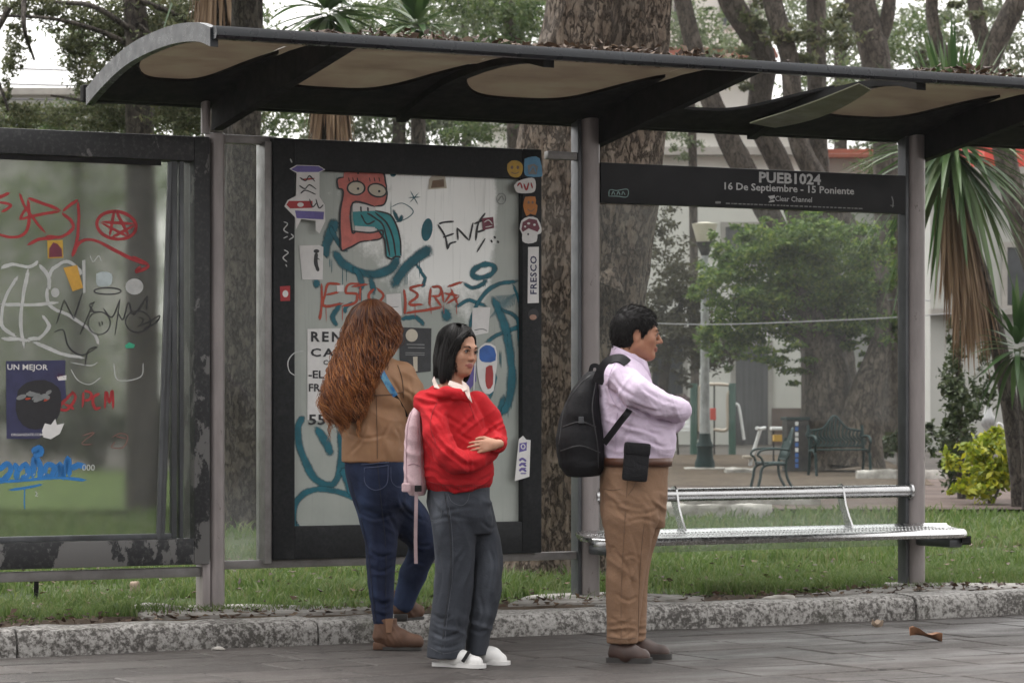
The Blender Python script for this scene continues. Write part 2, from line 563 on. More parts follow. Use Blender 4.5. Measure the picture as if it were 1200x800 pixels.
def leaf_mat(name, cols, trans=0.35, rough=0.55, nscale=0.8):
    t = NT(name)
    g = t.node('ShaderNodeNewGeometry')
    rnd = g.outputs['Random Per Island']
    nz = t.noise(nscale, 3, 0.5)
    f = t.math('ADD', t.math('MULTIPLY', rnd, 0.6), t.math('MULTIPLY', nz, 0.4))
    k = len(cols)
    base = t.ramp(f, [(0.12 + 0.76 * i / (k - 1), c) for i, c in enumerate(cols)])
    t.set(base=base, rough=rough, spec=0.35)
    tr = t.node('ShaderNodeBsdfTranslucent')
    t.l.new(base, tr.inputs['Color'])
    mx = t.node('ShaderNodeMixShader'); mx.inputs[0].default_value = trans
    t.l.new(t.bsdf.outputs[0], mx.inputs[1]); t.l.new(tr.outputs[0], mx.inputs[2])
    t.l.new(mx.outputs[0], t.out.inputs['Surface'])
    return t.mat
M_grass = leaf_mat('grass_blades', [(0.052, 0.092, 0.021), (0.082, 0.138, 0.032), (0.122, 0.172, 0.050), (0.19, 0.185, 0.09)], 0.4, 0.6, 1.1)
o = link('grass', me, M_grass)
o.location = (OX, OY, 0); o.rotation_euler = (0, 0, TH)
tag(o, kind='stuff')

# ---- litter of leaves and crumbs on the dirt strip (uncountable)
def leaf_quads(C, size, seed, aspect=0.45, flat=0.0, up=None, jitter=0.35):
    """one folded leaf (2 quads sharing a midrib) at each centre"""
    r = np.random.default_rng(seed)
    n = len(C)
    d = r.normal(0, 1, (n, 3)); d[:, 2] *= (1 - flat)
    if up is not None: d = d + np.asarray(up)
    d /= np.linalg.norm(d, axis=1)[:, None]
    e = r.normal(0, 1, (n, 3)); e[:, 2] *= (1 - flat)
    e -= d * (e * d).sum(1)[:, None]
    e /= np.linalg.norm(e, axis=1)[:, None] + 1e-9
    nn = np.cross(d, e)
    L = size * r.uniform(1 - jitter, 1 + jitter, n)[:, None]
    w = L * aspect
    base = C - d * L * 0.5; tip = C + d * L * 0.5 - nn * L * 0.12
    l = C + e * w * 0.5 + nn * L * 0.10; rr_ = C - e * w * 0.5 + nn * L * 0.10
    Vv = np.stack([base, l, tip, rr_], 1).reshape(-1, 3)
    F = np.arange(n * 4).reshape(-1, 4)
    return Vv, F
n = 900
Pl = np.stack([rg.uniform(-3, 8, n), rg.uniform(-0.85, -0.15, n), np.zeros(n)], 1)
Pl[:, 2] = 0.128
Pl2 = np.stack([rg.uniform(-4, 9, 700), rg.uniform(-0.2, 4.5, 700), np.full(700, .15)], 1)
Pl = np.vstack([Pl, Pl2])
Vl, Fl = leaf_quads(Pl, 0.045, 4, 0.5, 0.85)
M_litter = leaf_mat('dead_leaves', [(0.022, 0.012, 0.008), (0.055, 0.030, 0.018), (0.13, 0.085, 0.05)], 0.1, 0.6)
o = link('leaf_litter', mesh_np('leaf_litter', Vl, Fl), M_litter)
o.location = (OX, OY, 0); o.rotation_euler = (0, 0, TH)
tag(o, kind='stuff')

# ---- damp air: far things pale out
hz = MB(); hz.box(-310, 310, -70, 410, -1.06, 26)
M_haze = bpy.data.materials.new('damp_air'); M_haze.use_nodes = True
hn = M_haze.node_tree.nodes; hn.remove(hn['Principled BSDF'])
pv = hn.new('ShaderNodeVolumePrincipled'); pv.inputs['Color'].default_value = (0.97, 0.98, 1.0, 1); pv.inputs['Density'].default_value = 0.0002; pv.inputs['Anisotropy'].default_value = 0.2
M_haze.node_tree.links.new(pv.outputs[0], hn['Material Output'].inputs['Volume'])
tag(hz.build('haze', M_haze), kind='stuff')

# ---- trees
def bark_mat(name, c1, c2, c3, vs=6.0, strength=0.9, dist=0.03, blotch=None):
    t = NT(name)
    v = t.coords((vs * 1.7, vs * 1.7, vs * 0.75))
    a = t.noise(1.0, 8, 0.74, v, 0.2)
    rd = t.math('ABSOLUTE', t.math('SUBTRACT', t.noise(1.5, 7, 0.68, v, 0.3), 0.5))
    crack = t.step(rd, 0.0, 0.045)
    base = t.ramp(a, [(0.33, c1), (0.5, c2), (0.68, c3)])
    base = t.mix(crack, tuple(x * 0.6 for x in c1), base)
    base = t.mix(t.math('MULTIPLY', t.step(t.noise(30, 4, .7, t.coords((1, 1, .5))), .5, .7), .5), base, c3)
    if blotch:
        base = t.mix(t.step(t.noise(2.3, 5, 0.65), 0.5, 0.66), base, blotch)
    t.set(base=base, rough=0.85, spec=0.3)
    h = t.math('ADD', t.math('MULTIPLY', a, 0.6), t.math('MULTIPLY', crack, 0.5))
    t.bump(h, strength, dist)
    return t.mat
M_bark_big = bark_mat('rough_brown_bark', (0.060, 0.043, 0.032), (0.140, 0.105, 0.080), (0.28, 0.225, 0.178), 7, 1.0, 0.05, (0.19, 0.16, 0.135))
M_bark_dark = bark_mat('dark_bark', (0.030, 0.024, 0.020), (0.062, 0.052, 0.043), (0.105, 0.09, 0.076), 6, 0.9, 0.03)
M_bark_grey = bark_mat('grey_bark', (0.040, 0.032, 0.026), (0.080, 0.066, 0.054), (0.135, 0.115, 0.096), 3.5, 0.8, 0.03)

def bark_tube(tb, pts, radii, n=24, amp=0.10, per=8, seed=0, ridge=1.0):
    P = cat_rom(pts, per)
    rr = np.interp(np.linspace(0, len(radii) - 1, len(P)), np.arange(len(radii)), radii)
    Vv, F = tube_arrays(P, rr, n)
    cen = np.repeat(P, n, 0)
    rad = Vv - cen
    rl = np.linalg.norm(rad, axis=1)[:, None]
    u = rad / rl
    ln = np.repeat(np.concatenate([[0], np.cumsum(np.linalg.norm(np.diff(P, axis=0), axis=1))]), n)[:, None]
    q = np.concatenate([u[:, :1] * 2.2, u[:, 1:2] * 2.2 + u[:, 2:] * 1.1, ln * 1.1], 1)
    q2 = np.concatenate([u[:, :1] * 7, u[:, 1:2] * 7 + u[:, 2:] * 3, ln * 4], 1)
    dsp = amp * fbm(q, 3, seed) + amp * 0.45 * ridge * np.abs(fbm(q2, 3, seed + 3)) * 1.6
    tb.V.append(cen + u * (rl * (1 + dsp[:, None])))
    tb.F.append(F + tb.n); tb.n += len(Vv)

def leaf_cloud(clumps, size, seed, aspect=0.45, sub=0.28, per=40, flat=0.2, up=(0, 0, -0.3), hollow=0.35):
    """clumps: (centre, (rx, ry, rz), number of leaves): leaves gather round twig ends spread through the ellipsoid"""
    r = np.random.default_rng(seed)
    Cs = []
    for c, rad, n in clumps:
        k = max(3, n // per)
        d = r.normal(0, 1, (k, 3)); d /= np.linalg.norm(d, axis=1)[:, None]
        rho = r.uniform(hollow, 1.0, k) ** 0.6
        tw = d * rho[:, None] * (1 + 0.25 * r.normal(0, 1, (k, 1)))
        idx = r.integers(0, k, n)
        off = r.normal(0, 1, (n, 3)) * sub * np.array([1, 1, 0.6])
        Cs.append(np.array(c) + (tw[idx] + off * r.uniform(0.35, 1.0, (k, 1))[idx]) * np.array(rad))
    C = np.vstack(Cs)
    return leaf_quads(C, size, seed + 1, aspect, flat, up)

def clumps_px(lst, Y, dens, depth=1.0, seed=0):
    """ellipses in the photograph -> leaf clumps at depth Y: (px, py, rx, ry, n)"""
    rr = random.Random(seed)
    out = []
    for px, py, rx, ry, n in lst:
        c = at(px, py, Y + rr.uniform(-0.6, 0.6) * depth)
        k = Y / FPX
        out.append((tuple(c), (rx * k, 0.5 * (rx + ry) * k * depth, ry * k), int(n * dens)))
    return out

def tree(name, label, stems, bark, clumps, leafm, size, seed, cat='tree', group=None, aspect=0.45, n=20, amp=0.10, sub=0.28, per=40, base=None, twigs=None, flat=0.2, up=(0, 0, -0.3)):
    b0 = Vector(base if base is not None else stems[0][0][0])
    b0 = Vector((b0.x, b0.y, max(0.0, b0.z)))
    root = empty(name, b0, 0, label, cat, group)
    tb = TB()
    for i, (pts, rad) in enumerate(stems):
        bark_tube(tb, [Vector(p) - b0 for p in pts], rad, n, amp, seed=seed + i)
    if twigs:
        for pts, r0 in twigs:
            P = cat_rom([Vector(p) - b0 for p in pts], 5)
            tb.tube(P, np.linspace(r0, r0 * 0.35, len(P)), 6)
    link('trunk', tb.mesh('trunk'), bark, root)
    if clumps:
        Vv, F = leaf_cloud([((c[0] - b0.x, c[1] - b0.y, c[2] - b0.z), rd, k) for c, rd, k in clumps], size, seed, aspect, sub, per, flat, up)
        link('crown', mesh_np('crown', Vv, F), leafm, root)
    return root
def spx(lst, Y):
    """stem from pixels: (px, py, radius px)"""
    return [at(p[0], p[1], Y) for p in lst], [p[2] * Y / FPX for p in lst]

M_lf_dark = leaf_mat('dark_foliage', [(0.020, 0.034, 0.014), (0.036, 0.056, 0.022), (0.060, 0.085, 0.032), (0.085, 0.095, 0.045)], 0.3)
M_lf_olive = leaf_mat('olive_foliage', [(0.050, 0.062, 0.030), (0.085, 0.100, 0.048), (0.125, 0.140, 0.068), (0.18, 0.165, 0.085)], 0.5)
M_lf_green = leaf_mat('fresh_foliage', [(0.026, 0.056, 0.014), (0.060, 0.110, 0.024), (0.115, 0.180, 0.036), (0.22, 0.26, 0.05)], 0.45)
M_lf_yel = leaf_mat('yellow_green_foliage', [(0.09, 0.15, 0.015), (0.24, 0.29, 0.02), (0.48, 0.44, 0.03)], 0.4)
M_lf_brown = leaf_mat('brownish_foliage', [(0.035, 0.032, 0.018), (0.06, 0.055, 0.028), (0.085, 0.085, 0.04)], 0.3)
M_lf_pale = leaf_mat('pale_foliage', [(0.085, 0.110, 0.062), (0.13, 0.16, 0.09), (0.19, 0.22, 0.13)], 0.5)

# the big double trunk right behind the shelter
Y1 = 18.9
A_ = spx([(628, 684, 62), (632, 640, 48), (634, 540, 43), (645, 330, 41), (651, 180, 43), (688, 0, 43), (712, -180, 40), (690, -420, 30), (640, -700, 20)], Y1)
B_ = spx([(690, 682, 46), (690, 640, 38), (693, 540, 35), (712, 400, 37), (727, 264, 43), (738, 150, 44), (748, 0, 37), (775, -180, 34), (840, -420, 24), (930, -700, 15)], Y1 + 0.1)
KN = spx([(712, 335, 20), (716, 326, 14), (722, 318, 6)], Y1 - 0.25)
cl = [((0.2, 19.5, 8.4), (2.2, 2.0, 1.0), 2600), ((1.9, 20.2, 8.9), (1.6, 1.8, 0.9), 1800), ((-1.2, 19.8, 9.0), (1.5, 1.5, 0.9), 1800)]
tree('large_tree', 'broad old tree with two fused rough brown trunks directly behind the shelter', [A_, B_, KN], M_bark_big, cl, M_lf_dark, 0.12, 31, n=110, amp=0.16, base=at(660, 684, Y1))

# dark straight trunk seen through the gap between the two panels
Y2 = 26
A_ = spx([(284, 624, 30), (284, 600, 24), (283, 400, 21), (284, 200, 19), (290, 0, 17), (293, -200, 15), (300, -420, 8)], Y2)
cl = clumps_px([(190, -60, 120, 60, 2500), (330, -120, 120, 60, 2500)], Y2, 1.0, 1, 4)
tree('straight_tree', 'straight dark trunk showing in the gap between the two poster panels', [A_], M_bark_dark, cl, M_lf_olive, 0.08, 41, n=48, amp=0.14)

# feathery tree at the upper left, its branches crossing the white sky
Y3 = 30
st = spx([(170, 632, 24), (168, 450, 20), (165, 200, 17), (160, 40, 14), (150, -120, 10)], Y3)
tw = []
for q in ([(160, 40), (110, 8), (60, 2), (10, -12)], [(165, 60), (120, 38), (60, 22), (-20, 18)], [(160, 30), (200, 60), (240, 95)], [(160, 0), (210, 20), (260, 60)], [(162, 110), (120, 120), (60, 112)], [(165, 130), (210, 120), (260, 130)], [(30, -30), (28, 30), (40, 70)], [(10, 10), (-10, 60), (10, 130)]):
    tw.append(([at(x, y, Y3 + random.uniform(-.4, .4)) for x, y in q], 0.035))
cl = clumps_px([(40, 8, 45, 18, 420), (15, 60, 16, 34, 200), (110, 30, 45, 25, 560), (90, 62, 22, 22, 240), (170, 20, 55, 30, 800), (150, 75, 36, 30, 560), (205, 70, 40, 36, 650), (115, 95, 30, 26, 320), (80, 135, 70, 14, 420), (15, 138, 40, 16, 300), (150, 135, 60, 24, 700), (215, 132, 45, 26, 600), (235, 20, 45, 30, 600), (275, 140, 30, 30, 260), (5, 105, 10, 20, 60)], Y3, 3.4, 0.9, 5)
tree('feathery_tree', 'feathery olive green tree spreading thin branches over the left end of the roof', [st], M_bark_dark, cl, M_lf_olive, 0.055, 51, n=20, sub=0.26, per=16, twigs=tw, aspect=0.4)

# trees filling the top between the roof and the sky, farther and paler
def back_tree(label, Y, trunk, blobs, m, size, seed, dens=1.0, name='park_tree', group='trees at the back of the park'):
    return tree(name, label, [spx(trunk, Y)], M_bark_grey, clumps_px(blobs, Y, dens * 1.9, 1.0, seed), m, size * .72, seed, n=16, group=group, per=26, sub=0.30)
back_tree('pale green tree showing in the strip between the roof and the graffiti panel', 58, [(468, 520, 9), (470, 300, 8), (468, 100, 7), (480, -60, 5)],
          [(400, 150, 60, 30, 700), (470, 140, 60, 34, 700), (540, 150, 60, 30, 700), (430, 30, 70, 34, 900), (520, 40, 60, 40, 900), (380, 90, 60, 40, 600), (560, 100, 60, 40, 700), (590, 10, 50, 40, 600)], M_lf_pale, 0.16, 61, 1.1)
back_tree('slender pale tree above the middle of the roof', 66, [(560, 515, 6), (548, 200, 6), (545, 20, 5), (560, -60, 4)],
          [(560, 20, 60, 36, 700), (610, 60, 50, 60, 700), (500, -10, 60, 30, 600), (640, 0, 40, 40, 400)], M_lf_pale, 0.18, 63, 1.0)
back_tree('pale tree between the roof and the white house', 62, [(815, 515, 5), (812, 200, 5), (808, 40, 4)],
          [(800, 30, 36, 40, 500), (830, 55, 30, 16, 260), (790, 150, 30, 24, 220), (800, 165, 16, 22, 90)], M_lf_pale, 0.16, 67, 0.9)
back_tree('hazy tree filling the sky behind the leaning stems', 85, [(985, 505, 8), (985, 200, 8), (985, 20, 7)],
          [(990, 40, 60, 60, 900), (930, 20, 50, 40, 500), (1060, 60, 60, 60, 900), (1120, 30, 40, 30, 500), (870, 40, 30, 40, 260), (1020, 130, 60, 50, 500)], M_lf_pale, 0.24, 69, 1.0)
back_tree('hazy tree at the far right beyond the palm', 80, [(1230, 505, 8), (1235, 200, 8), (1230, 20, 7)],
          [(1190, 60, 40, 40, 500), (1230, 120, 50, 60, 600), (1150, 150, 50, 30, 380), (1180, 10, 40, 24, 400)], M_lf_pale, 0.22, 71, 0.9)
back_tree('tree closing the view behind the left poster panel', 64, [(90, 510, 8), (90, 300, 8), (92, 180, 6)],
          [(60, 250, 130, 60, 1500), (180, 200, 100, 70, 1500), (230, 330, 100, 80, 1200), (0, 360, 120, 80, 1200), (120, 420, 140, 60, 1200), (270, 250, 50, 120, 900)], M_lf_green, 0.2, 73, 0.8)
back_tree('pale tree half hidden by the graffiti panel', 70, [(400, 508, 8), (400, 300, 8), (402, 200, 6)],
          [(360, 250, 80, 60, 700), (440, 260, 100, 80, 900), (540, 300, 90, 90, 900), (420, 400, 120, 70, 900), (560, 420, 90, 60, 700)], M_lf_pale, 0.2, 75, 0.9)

M_lf_mid = leaf_mat('mid_green_foliage', [(0.034, 0.060, 0.022), (0.062, 0.100, 0.035), (0.100, 0.140, 0.050), (0.15, 0.175, 0.075)], 0.5)
back_tree('dense mid green tree behind the feathery tree at the left end of the roof', 46, [(215, 545, 14), (214, 300, 12), (212, 100, 10), (205, 0, 8)],
          [(150, 120, 60, 30, 900), (210, 60, 60, 50, 1200), (230, 130, 50, 40, 900), (100, 50, 40, 24, 380), (270, 40, 46, 60, 900), (60, 140, 60, 18, 500), (310, 120, 40, 50, 700)], M_lf_mid, 0.13, 77, 1.0)
back_tree('dense mid green tree above the middle of the roof beside the big trunk', 50, [(612, 540, 10), (606, 300, 9), (600, 80, 8), (596, 0, 7)],
          [(600, 30, 44, 40, 900), (540, 0, 50, 26, 600), (575, 70, 50, 30, 700), (450, 20, 40, 20, 300), (610, 140, 30, 30, 400), (540, 150, 40, 20, 300)], M_lf_mid, 0.13, 79, 1.0)
back_tree('dark tree filling the view behind the forked limbs at the upper right', 70, [(1075, 515, 9), (1078, 200, 8), (1080, 60, 7)],
          [(1070, 60, 50, 44, 900), (1000, 100, 50, 30, 600), (1130, 90, 40, 40, 600), (950, 110, 30, 30, 300), (1060, 210, 50, 40, 700), (1075, 300, 24, 60, 400), (830, 30, 30, 26, 260)], M_lf_mid, 0.17, 83, 1.0)
# clipped hedge closing the lawn on the left
hb_c = []
for i in range(16):
    hb_c.append((-80 + i * 47, 492 + (i % 3) * 3, 34, 44 + (i * 7) % 9, 900))
tree('hedge', 'long dark clipped hedge across the far side of the lawn behind the poster panels', [spx([(280, 545, 3), (280, 500, 2)], 47), spx([(120, 545, 3), (122, 500, 2)], 47), spx([(460, 545, 3), (462, 500, 2)], 47)], M_bark_dark, clumps_px(hb_c, 47, 1.0, .8, 14), M_lf_dark, 0.12, 89, cat='hedge', n=8, per=40, sub=0.3)
# leaning multi-stemmed tree in the right bay
Y5 = 53
st = [spx([(968, 540, 34), (966, 510, 27), (962, 440, 22), (950, 380, 18), (915, 280, 15), (880, 215, 13), (848, 150, 13), (820, 80, 11), (790, -40, 9)], Y5),
      spx([(985, 538, 26), (982, 480, 20), (972, 400, 16), (940, 270, 14), (915, 195, 13), (890, 140, 13), (893, 65, 15), (856, 0, 14), (830, -80, 11)], Y5 + 0.5),
      spx([(1005, 536, 24), (1012, 480, 16), (1026, 430, 14), (1034, 380, 13), (1010, 300, 12), (970, 230, 12), (934, 160, 11), (925, 70, 11), (905, 0, 11), (900, -80, 9)], Y5 - 0.4),
      spx([(990, 530, 22), (985, 420, 16), (965, 280, 13), (957, 160, 12), (957, 60, 11), (955, -80, 10)], Y5 + 0.8)]
cl = clumps_px([(860, -60, 70, 40, 500), (930, -70, 70, 40, 500), (885, 20, 30, 24, 120), (930, 50, 40, 30, 300), (985, 30, 36, 26, 260), (870, 90, 26, 24, 160), (1000, 110, 30, 20, 160)], Y5, 1.6, 1, 6)
tree('leaning_tree', 'grey tree with several thick stems leaning left behind the sign board', st, M_bark_grey, cl, M_lf_olive, 0.14, 81, n=28, amp=0.14)
Y6 = 60
st = [spx([(1045, 528, 20), (1042, 480, 16), (1040, 300, 15), (1037, 170, 14), (1026, 70, 17), (1008, 0, 18), (1000, -100, 14)], Y6),
      spx([(1024, 60, 9), (1040, 20, 8), (1046, -60, 6)], Y6)]
tree('upright_tree', 'upright grey trunk rising just left of the right hand post', st, M_bark_grey, clumps_px([(1000, -70, 70, 40, 500), (1050, 250, 26, 60, 160)], Y6, 1, 1, 3), M_lf_olive, 0.14, 85, n=24, amp=0.12)
Y7 = 48
st = [spx([(1268, 540, 26), (1250, 420, 20), (1212, 300, 16), (1186, 220, 14), (1165, 110, 13), (1160, 70, 12), (1192, 0, 12), (1225, -90, 9)], Y7),
      spx([(1163, 80, 9), (1145, 20, 9), (1138, -60, 7)], Y7), spx([(1150, 110, 7), (1105, 60, 7), (1092, 10, 7), (1100, -60, 6)], Y7 + .4)]
tree('forked_tree', 'forked grey tree with crossing limbs over the roof at the far right', st, M_bark_grey, clumps_px([(1110, 12, 26, 14, 130), (1170, -60, 80, 40, 500), (1195, 110, 14, 20, 50)], Y7, 1, 1, 8), M_lf_olive, 0.13, 87, n=24, amp=0.12)

M_bark_fic = bark_mat('brown_fluted_bark', (0.038, 0.030, 0.024), (0.085, 0.068, 0.054), (0.15, 0.125, 0.10), 4, 0.9, 0.04)
# clipped round tree in the right bay
Y8 = 46
st = [spx([(978, 548, 46), (976, 530, 36), (972, 480, 31), (968, 430, 25), (955, 385, 16), (930, 330, 8)], Y8),
      spx([(1004, 546, 34), (1008, 500, 25), (1018, 455, 19), (1030, 415, 14), (1036, 375, 9), (1030, 330, 5)], Y8 - .5), spx([(968, 430, 14), (985, 380, 10), (990, 330, 5)], Y8 + .3), spx([(960, 400, 9), (900, 370, 6), (860, 350, 3)], Y8)]
cl = clumps_px([(925, 310, 84, 46, 2300), (880, 330, 52, 48, 1400), (960, 285, 60, 34, 1200), (985, 345, 60, 40, 1500), (1025, 370, 30, 38, 500), (930, 365, 80, 40, 1800), (865, 385, 36, 26, 500), (905, 410, 40, 14, 350), (850, 300, 18, 30, 250), (940, 262, 40, 14, 300), (1035, 310, 26, 50, 500), (845, 340, 26, 40, 420), (1000, 300, 40, 40, 700), (985, 395, 44, 22, 600), (870, 290, 30, 24, 300), (1040, 395, 18, 34, 260), (925, 425, 26, 18, 220), (835, 392, 22, 34, 380), (1010, 425, 14, 18, 110), (815, 330, 22, 26, 260), (900, 262, 26, 18, 200)], Y8, 2.0, 1.0, 9)
tree('round_tree', 'bushy bright green tree with a low crown and thick fluted trunk behind the bench', st, M_bark_fic, cl, M_lf_green, 0.088, 91, n=36, per=60, sub=0.22)
Y9 = 51
st = [spx([(770, 540, 8), (775, 470, 6), (785, 400, 5), (800, 350, 3)], Y9), spx([(785, 400, 4), (830, 400, 3), (850, 410, 2)], Y9)]
cl = clumps_px([(785, 360, 42, 34, 800), (780, 325, 36, 22, 360), (830, 410, 34, 30, 700), (800, 395, 36, 26, 500), (775, 285, 30, 34, 200), (770, 262, 22, 16, 120), (815, 340, 22, 30, 300), (800, 440, 16, 14, 90), (760, 390, 30, 40, 500), (830, 380, 30, 40, 500)], Y9, 1.9, 1.0, 12)
tree('thin_tree', 'brownish loose leaved tree beside the park lamp', st, M_bark_dark, cl, M_lf_brown, 0.10, 95, n=12, per=22, sub=0.28)

# shrubs at the right edge
def shrub(name, label, stemlist, cl, m, size, seed, cat='shrub', aspect=0.5, per=24):
    return tree(name, label, stemlist, M_bark_dark, cl, m, size, seed, cat=cat, n=8, per=per, aspect=aspect, sub=0.3)
Y10 = 33
shrub('ivy_column', 'dark ivy covered column beside the right hand post', [spx([(1127, 596, 5), (1125, 500, 4), (1122, 400, 3), (1120, 360, 2)], Y10)],
      clumps_px([(1121, 390, 10, 30, 260), (1120, 430, 12, 34, 380), (1122, 475, 15, 34, 500), (1120, 520, 19, 34, 620), (1122, 555, 17, 26, 380), (1140, 470, 14, 40, 330), (1165, 430, 14, 40, 240)], Y10, 1.4, 1, 3), M_lf_dark, 0.07, 101)
shrub('yellow_shrub', 'bright yellow green shrub on the grass at the right edge', [spx([(1160, 598, 2.5), (1158, 570, 2), (1150, 540, 1.5)], 31.6), spx([(1160, 598, 2), (1175, 560, 1.6), (1185, 530, 1)], 31.6), spx([(1161, 598, 2), (1160, 550, 1.6), (1165, 515, 1)], 31.6)],
      clumps_px([(1150, 550, 30, 26, 500), (1185, 540, 20, 30, 400), (1160, 540, 26, 26, 420), (1180, 555, 22, 24, 360), (1150, 565, 22, 16, 260), (1165, 515, 18, 16, 200), (1140, 535, 14, 16, 120), (1192, 530, 14, 20, 160), (1120, 578, 10, 10, 60), (1108, 540, 9, 20, 60)], 31.6, 1.2, 1, 4), M_lf_yel, 0.085, 103)
shrub('low_shrub', 'low dark shrub at the foot of the house wall left of the right hand post', [spx([(1030, 548, 2), (1030, 530, 1.5)], 47)],
      clumps_px([(1030, 524, 22, 12, 240), (1015, 528, 14, 10, 120), (1048, 518, 14, 14, 140), (1085, 510, 14, 20, 160)], 47, 1.2, 1, 5), M_lf_dark, 0.12, 105)
shrub('wall_creeper', 'reddish bougainvillea trained under the barred window', [spx([(795, 540, 1.6), (792, 500, 1.4), (785, 465, 1)], 60)],
      clumps_px([(783, 466, 20, 7, 150), (800, 470, 8, 8, 60)], 60, 1, 1, 6), leaf_mat('dusky_pink_foliage', [(0.06, 0.04, 0.04), (0.12, 0.07, 0.08), (0.10, 0.11, 0.06)], 0.3), 0.12, 107)

# ---- yuccas: sword leaves with skirts of dead leaves
def blade_mesh(items, seed):
    """items: (origin, direction, length, width, droop)"""
    Vv, F = [], []
    nb = 0
    K = 6
    for o_, d_, L, w, dr in items:
        d_ = np.array(d_, float); d_ /= np.linalg.norm(d_)
        t = np.linspace(0, 1, K + 1)
        P = np.array(o_)[None] + d_[None] * (L * t)[:, None]
        P[:, 2] -= dr * L * t ** 2.2
        T = np.gradient(P, axis=0)
        sd = np.cross(T, (0, 0, 1.0)); sd /= np.linalg.norm(sd, axis=1)[:, None] + 1e-9
        up = np.cross(sd, T); up /= np.linalg.norm(up, axis=1)[:, None] + 1e-9
        ww = w * np.clip(np.minimum(0.55 + 1.6 * t, 1.0) * (1 - t ** 3), 0.02, 1)
        l = P + sd * ww[:, None] * 0.5 + up * ww[:, None] * 0.16
        r = P - sd * ww[:, None] * 0.5 + up * ww[:, None] * 0.16
        Vv.append(np.stack([l, P, r], 1).reshape(-1, 3))
        for i in range(K):
            a = nb + i * 3
            F += [(a, a + 1, a + 4, a + 3), (a + 1, a + 2, a + 5, a + 4)]
        nb += (K + 1) * 3
    return mesh_np('leaves', np.vstack(Vv), np.array(F))
M_yucca = leaf_mat('yucca_leaf', [(0.022, 0.048, 0.016), (0.040, 0.085, 0.026), (0.075, 0.125, 0.045), (0.10, 0.14, 0.06)], 0.25, 0.4)
M_dead = leaf_mat('dead_yucca_leaf', [(0.095, 0.055, 0.032), (0.20, 0.125, 0.075), (0.33, 0.23, 0.15)], 0.15, 0.7)
def yucca(label, trunk, Y, head, L, seed, nleaf=110, skirt=None, name='yucca', up_bias=0.25):
    r = random.Random(seed)
    pts, rad = spx(trunk, Y)
    root = empty(name, pts[0], 0, label, 'yucca', None)
    b0 = pts[0]
    tb = TB()
    bark_tube(tb, [p - b0 for p in pts], rad, 18, 0.12, seed=seed)
    link('trunk', tb.mesh('trunk'), M_bark_dark, root)
    hc = at(head[0], head[1], Y) - b0
    it = []
    for i in range(nleaf):
        u = r.random()
        el_ = R(-55 + 140 * u + r.uniform(-8, 8))
        a = r.uniform(0, 2 * math.pi)
        d = (math.cos(a) * math.cos(el_), math.sin(a) * math.cos(el_), math.sin(el_) + up_bias * 0.3)
        o_ = (hc.x + d[0] * .05, hc.y + d[1] * .05, hc.z + (u - .5) * 0.3)
        it.append((o_, d, L * r.uniform(.75, 1.1), r.uniform(.05, .085), max(0.0, r.uniform(.1, .5) * (1 - math.sin(el_)))))
    link('leaves', blade_mesh(it, seed), M_yucca, root)
    if skirt:
        it = []
        for i in range(skirt[0]):
            u = r.random()
            x = skirt[1][0] + (skirt[2][0] - skirt[1][0]) * u
            y = skirt[1][1] + (skirt[2][1] - skirt[1][1]) * u
            c = at(x, y, Y) - b0
            a = r.uniform(0, 2 * math.pi)
            k = skirt[3]
            o_ = (c.x + math.cos(a) * k, c.y + math.sin(a) * k, c.z)
            it.append((o_, (math.cos(a) * r.uniform(.0, .22) + skirt[4], math.sin(a) * .2, -1), L * r.uniform(.5, 1.0), r.uniform(.02, .04), 0.05))
        link('dead_leaves', blade_mesh(it, seed), M_dead, root)
    return root
yucca('tall yucca with a long brown skirt of dead leaves at the right edge', [(1198, 606, 13), (1194, 560, 11), (1182, 470, 10), (1160, 360, 10), (1130, 260, 10), (1118, 190, 9)], 30.5, (1116, 170), 1.12, 5, 250, (340, (1114, 215), (1142, 330), 0.11, 0.10))
yucca('short yucca sprouting on the right edge below the tall one', [(1206, 606, 8), (1204, 520, 8), (1196, 420, 7)], 29.9, (1192, 405), 0.55, 6, 60)
yucca('yucca with green swords and a brown skirt showing over the graffiti panel', [(392, 630, 14), (392, 400, 13), (388, 140, 12), (386, 60, 11)], 26.5, (384, 10), 0.75, 7, 120, (170, (386, 70), (388, 130), 0.13, 0.0))
yucca('small spiky yucca poking above the roof in the middle', [(494, 620, 9), (492, 300, 9), (489, 60, 8)], 27.5, (488, 28), 0.42, 8, 90)
yucca('yucca skirt of dry leaves hanging behind the left end of the roof', [(258, 612, 15), (256, 300, 14), (254, 60, 13), (252, -80, 12)], 28.5, (252, -95), 0.7, 9, 60, (170, (252, -70), (255, 10), 0.16, 0.0))

# ---- buildings across the park
M_white = pmat('white_render', (0.74, 0.73, 0.69), (0.62, 0.61, 0.57), 0.5, 0.85, bump=0.1)
M_cream = pmat('grey_cream_render', (0.46, 0.46, 0.43), (0.38, 0.385, 0.36), 0.4, 0.85, bump=0.1)
M_plinth = pmat('brown_stone_plinth', (0.17, 0.125, 0.105), (0.11, 0.085, 0.075), 1.5, 0.85, bump=0.5, bscale=8, bdist=0.02)
M_tile = pmat('red_roof_tile', (0.30, 0.105, 0.065), (0.19, 0.07, 0.05), 2, 0.8, bump=0.6, bscale=9, bdist=0.03, bstretch=(1, .1, .1))
M_door = pmat('grey_timber', (0.12, 0.12, 0.125), (0.075, 0.075, 0.08), 1.5, 0.7, stretch=(6, 1, .3), bump=0.4, bscale=9, bstretch=(1, .1, .05))
M_iron = pmat('black_iron', (0.025, 0.025, 0.028), (0.05, 0.048, 0.045), 9, 0.5, metal=0.3)
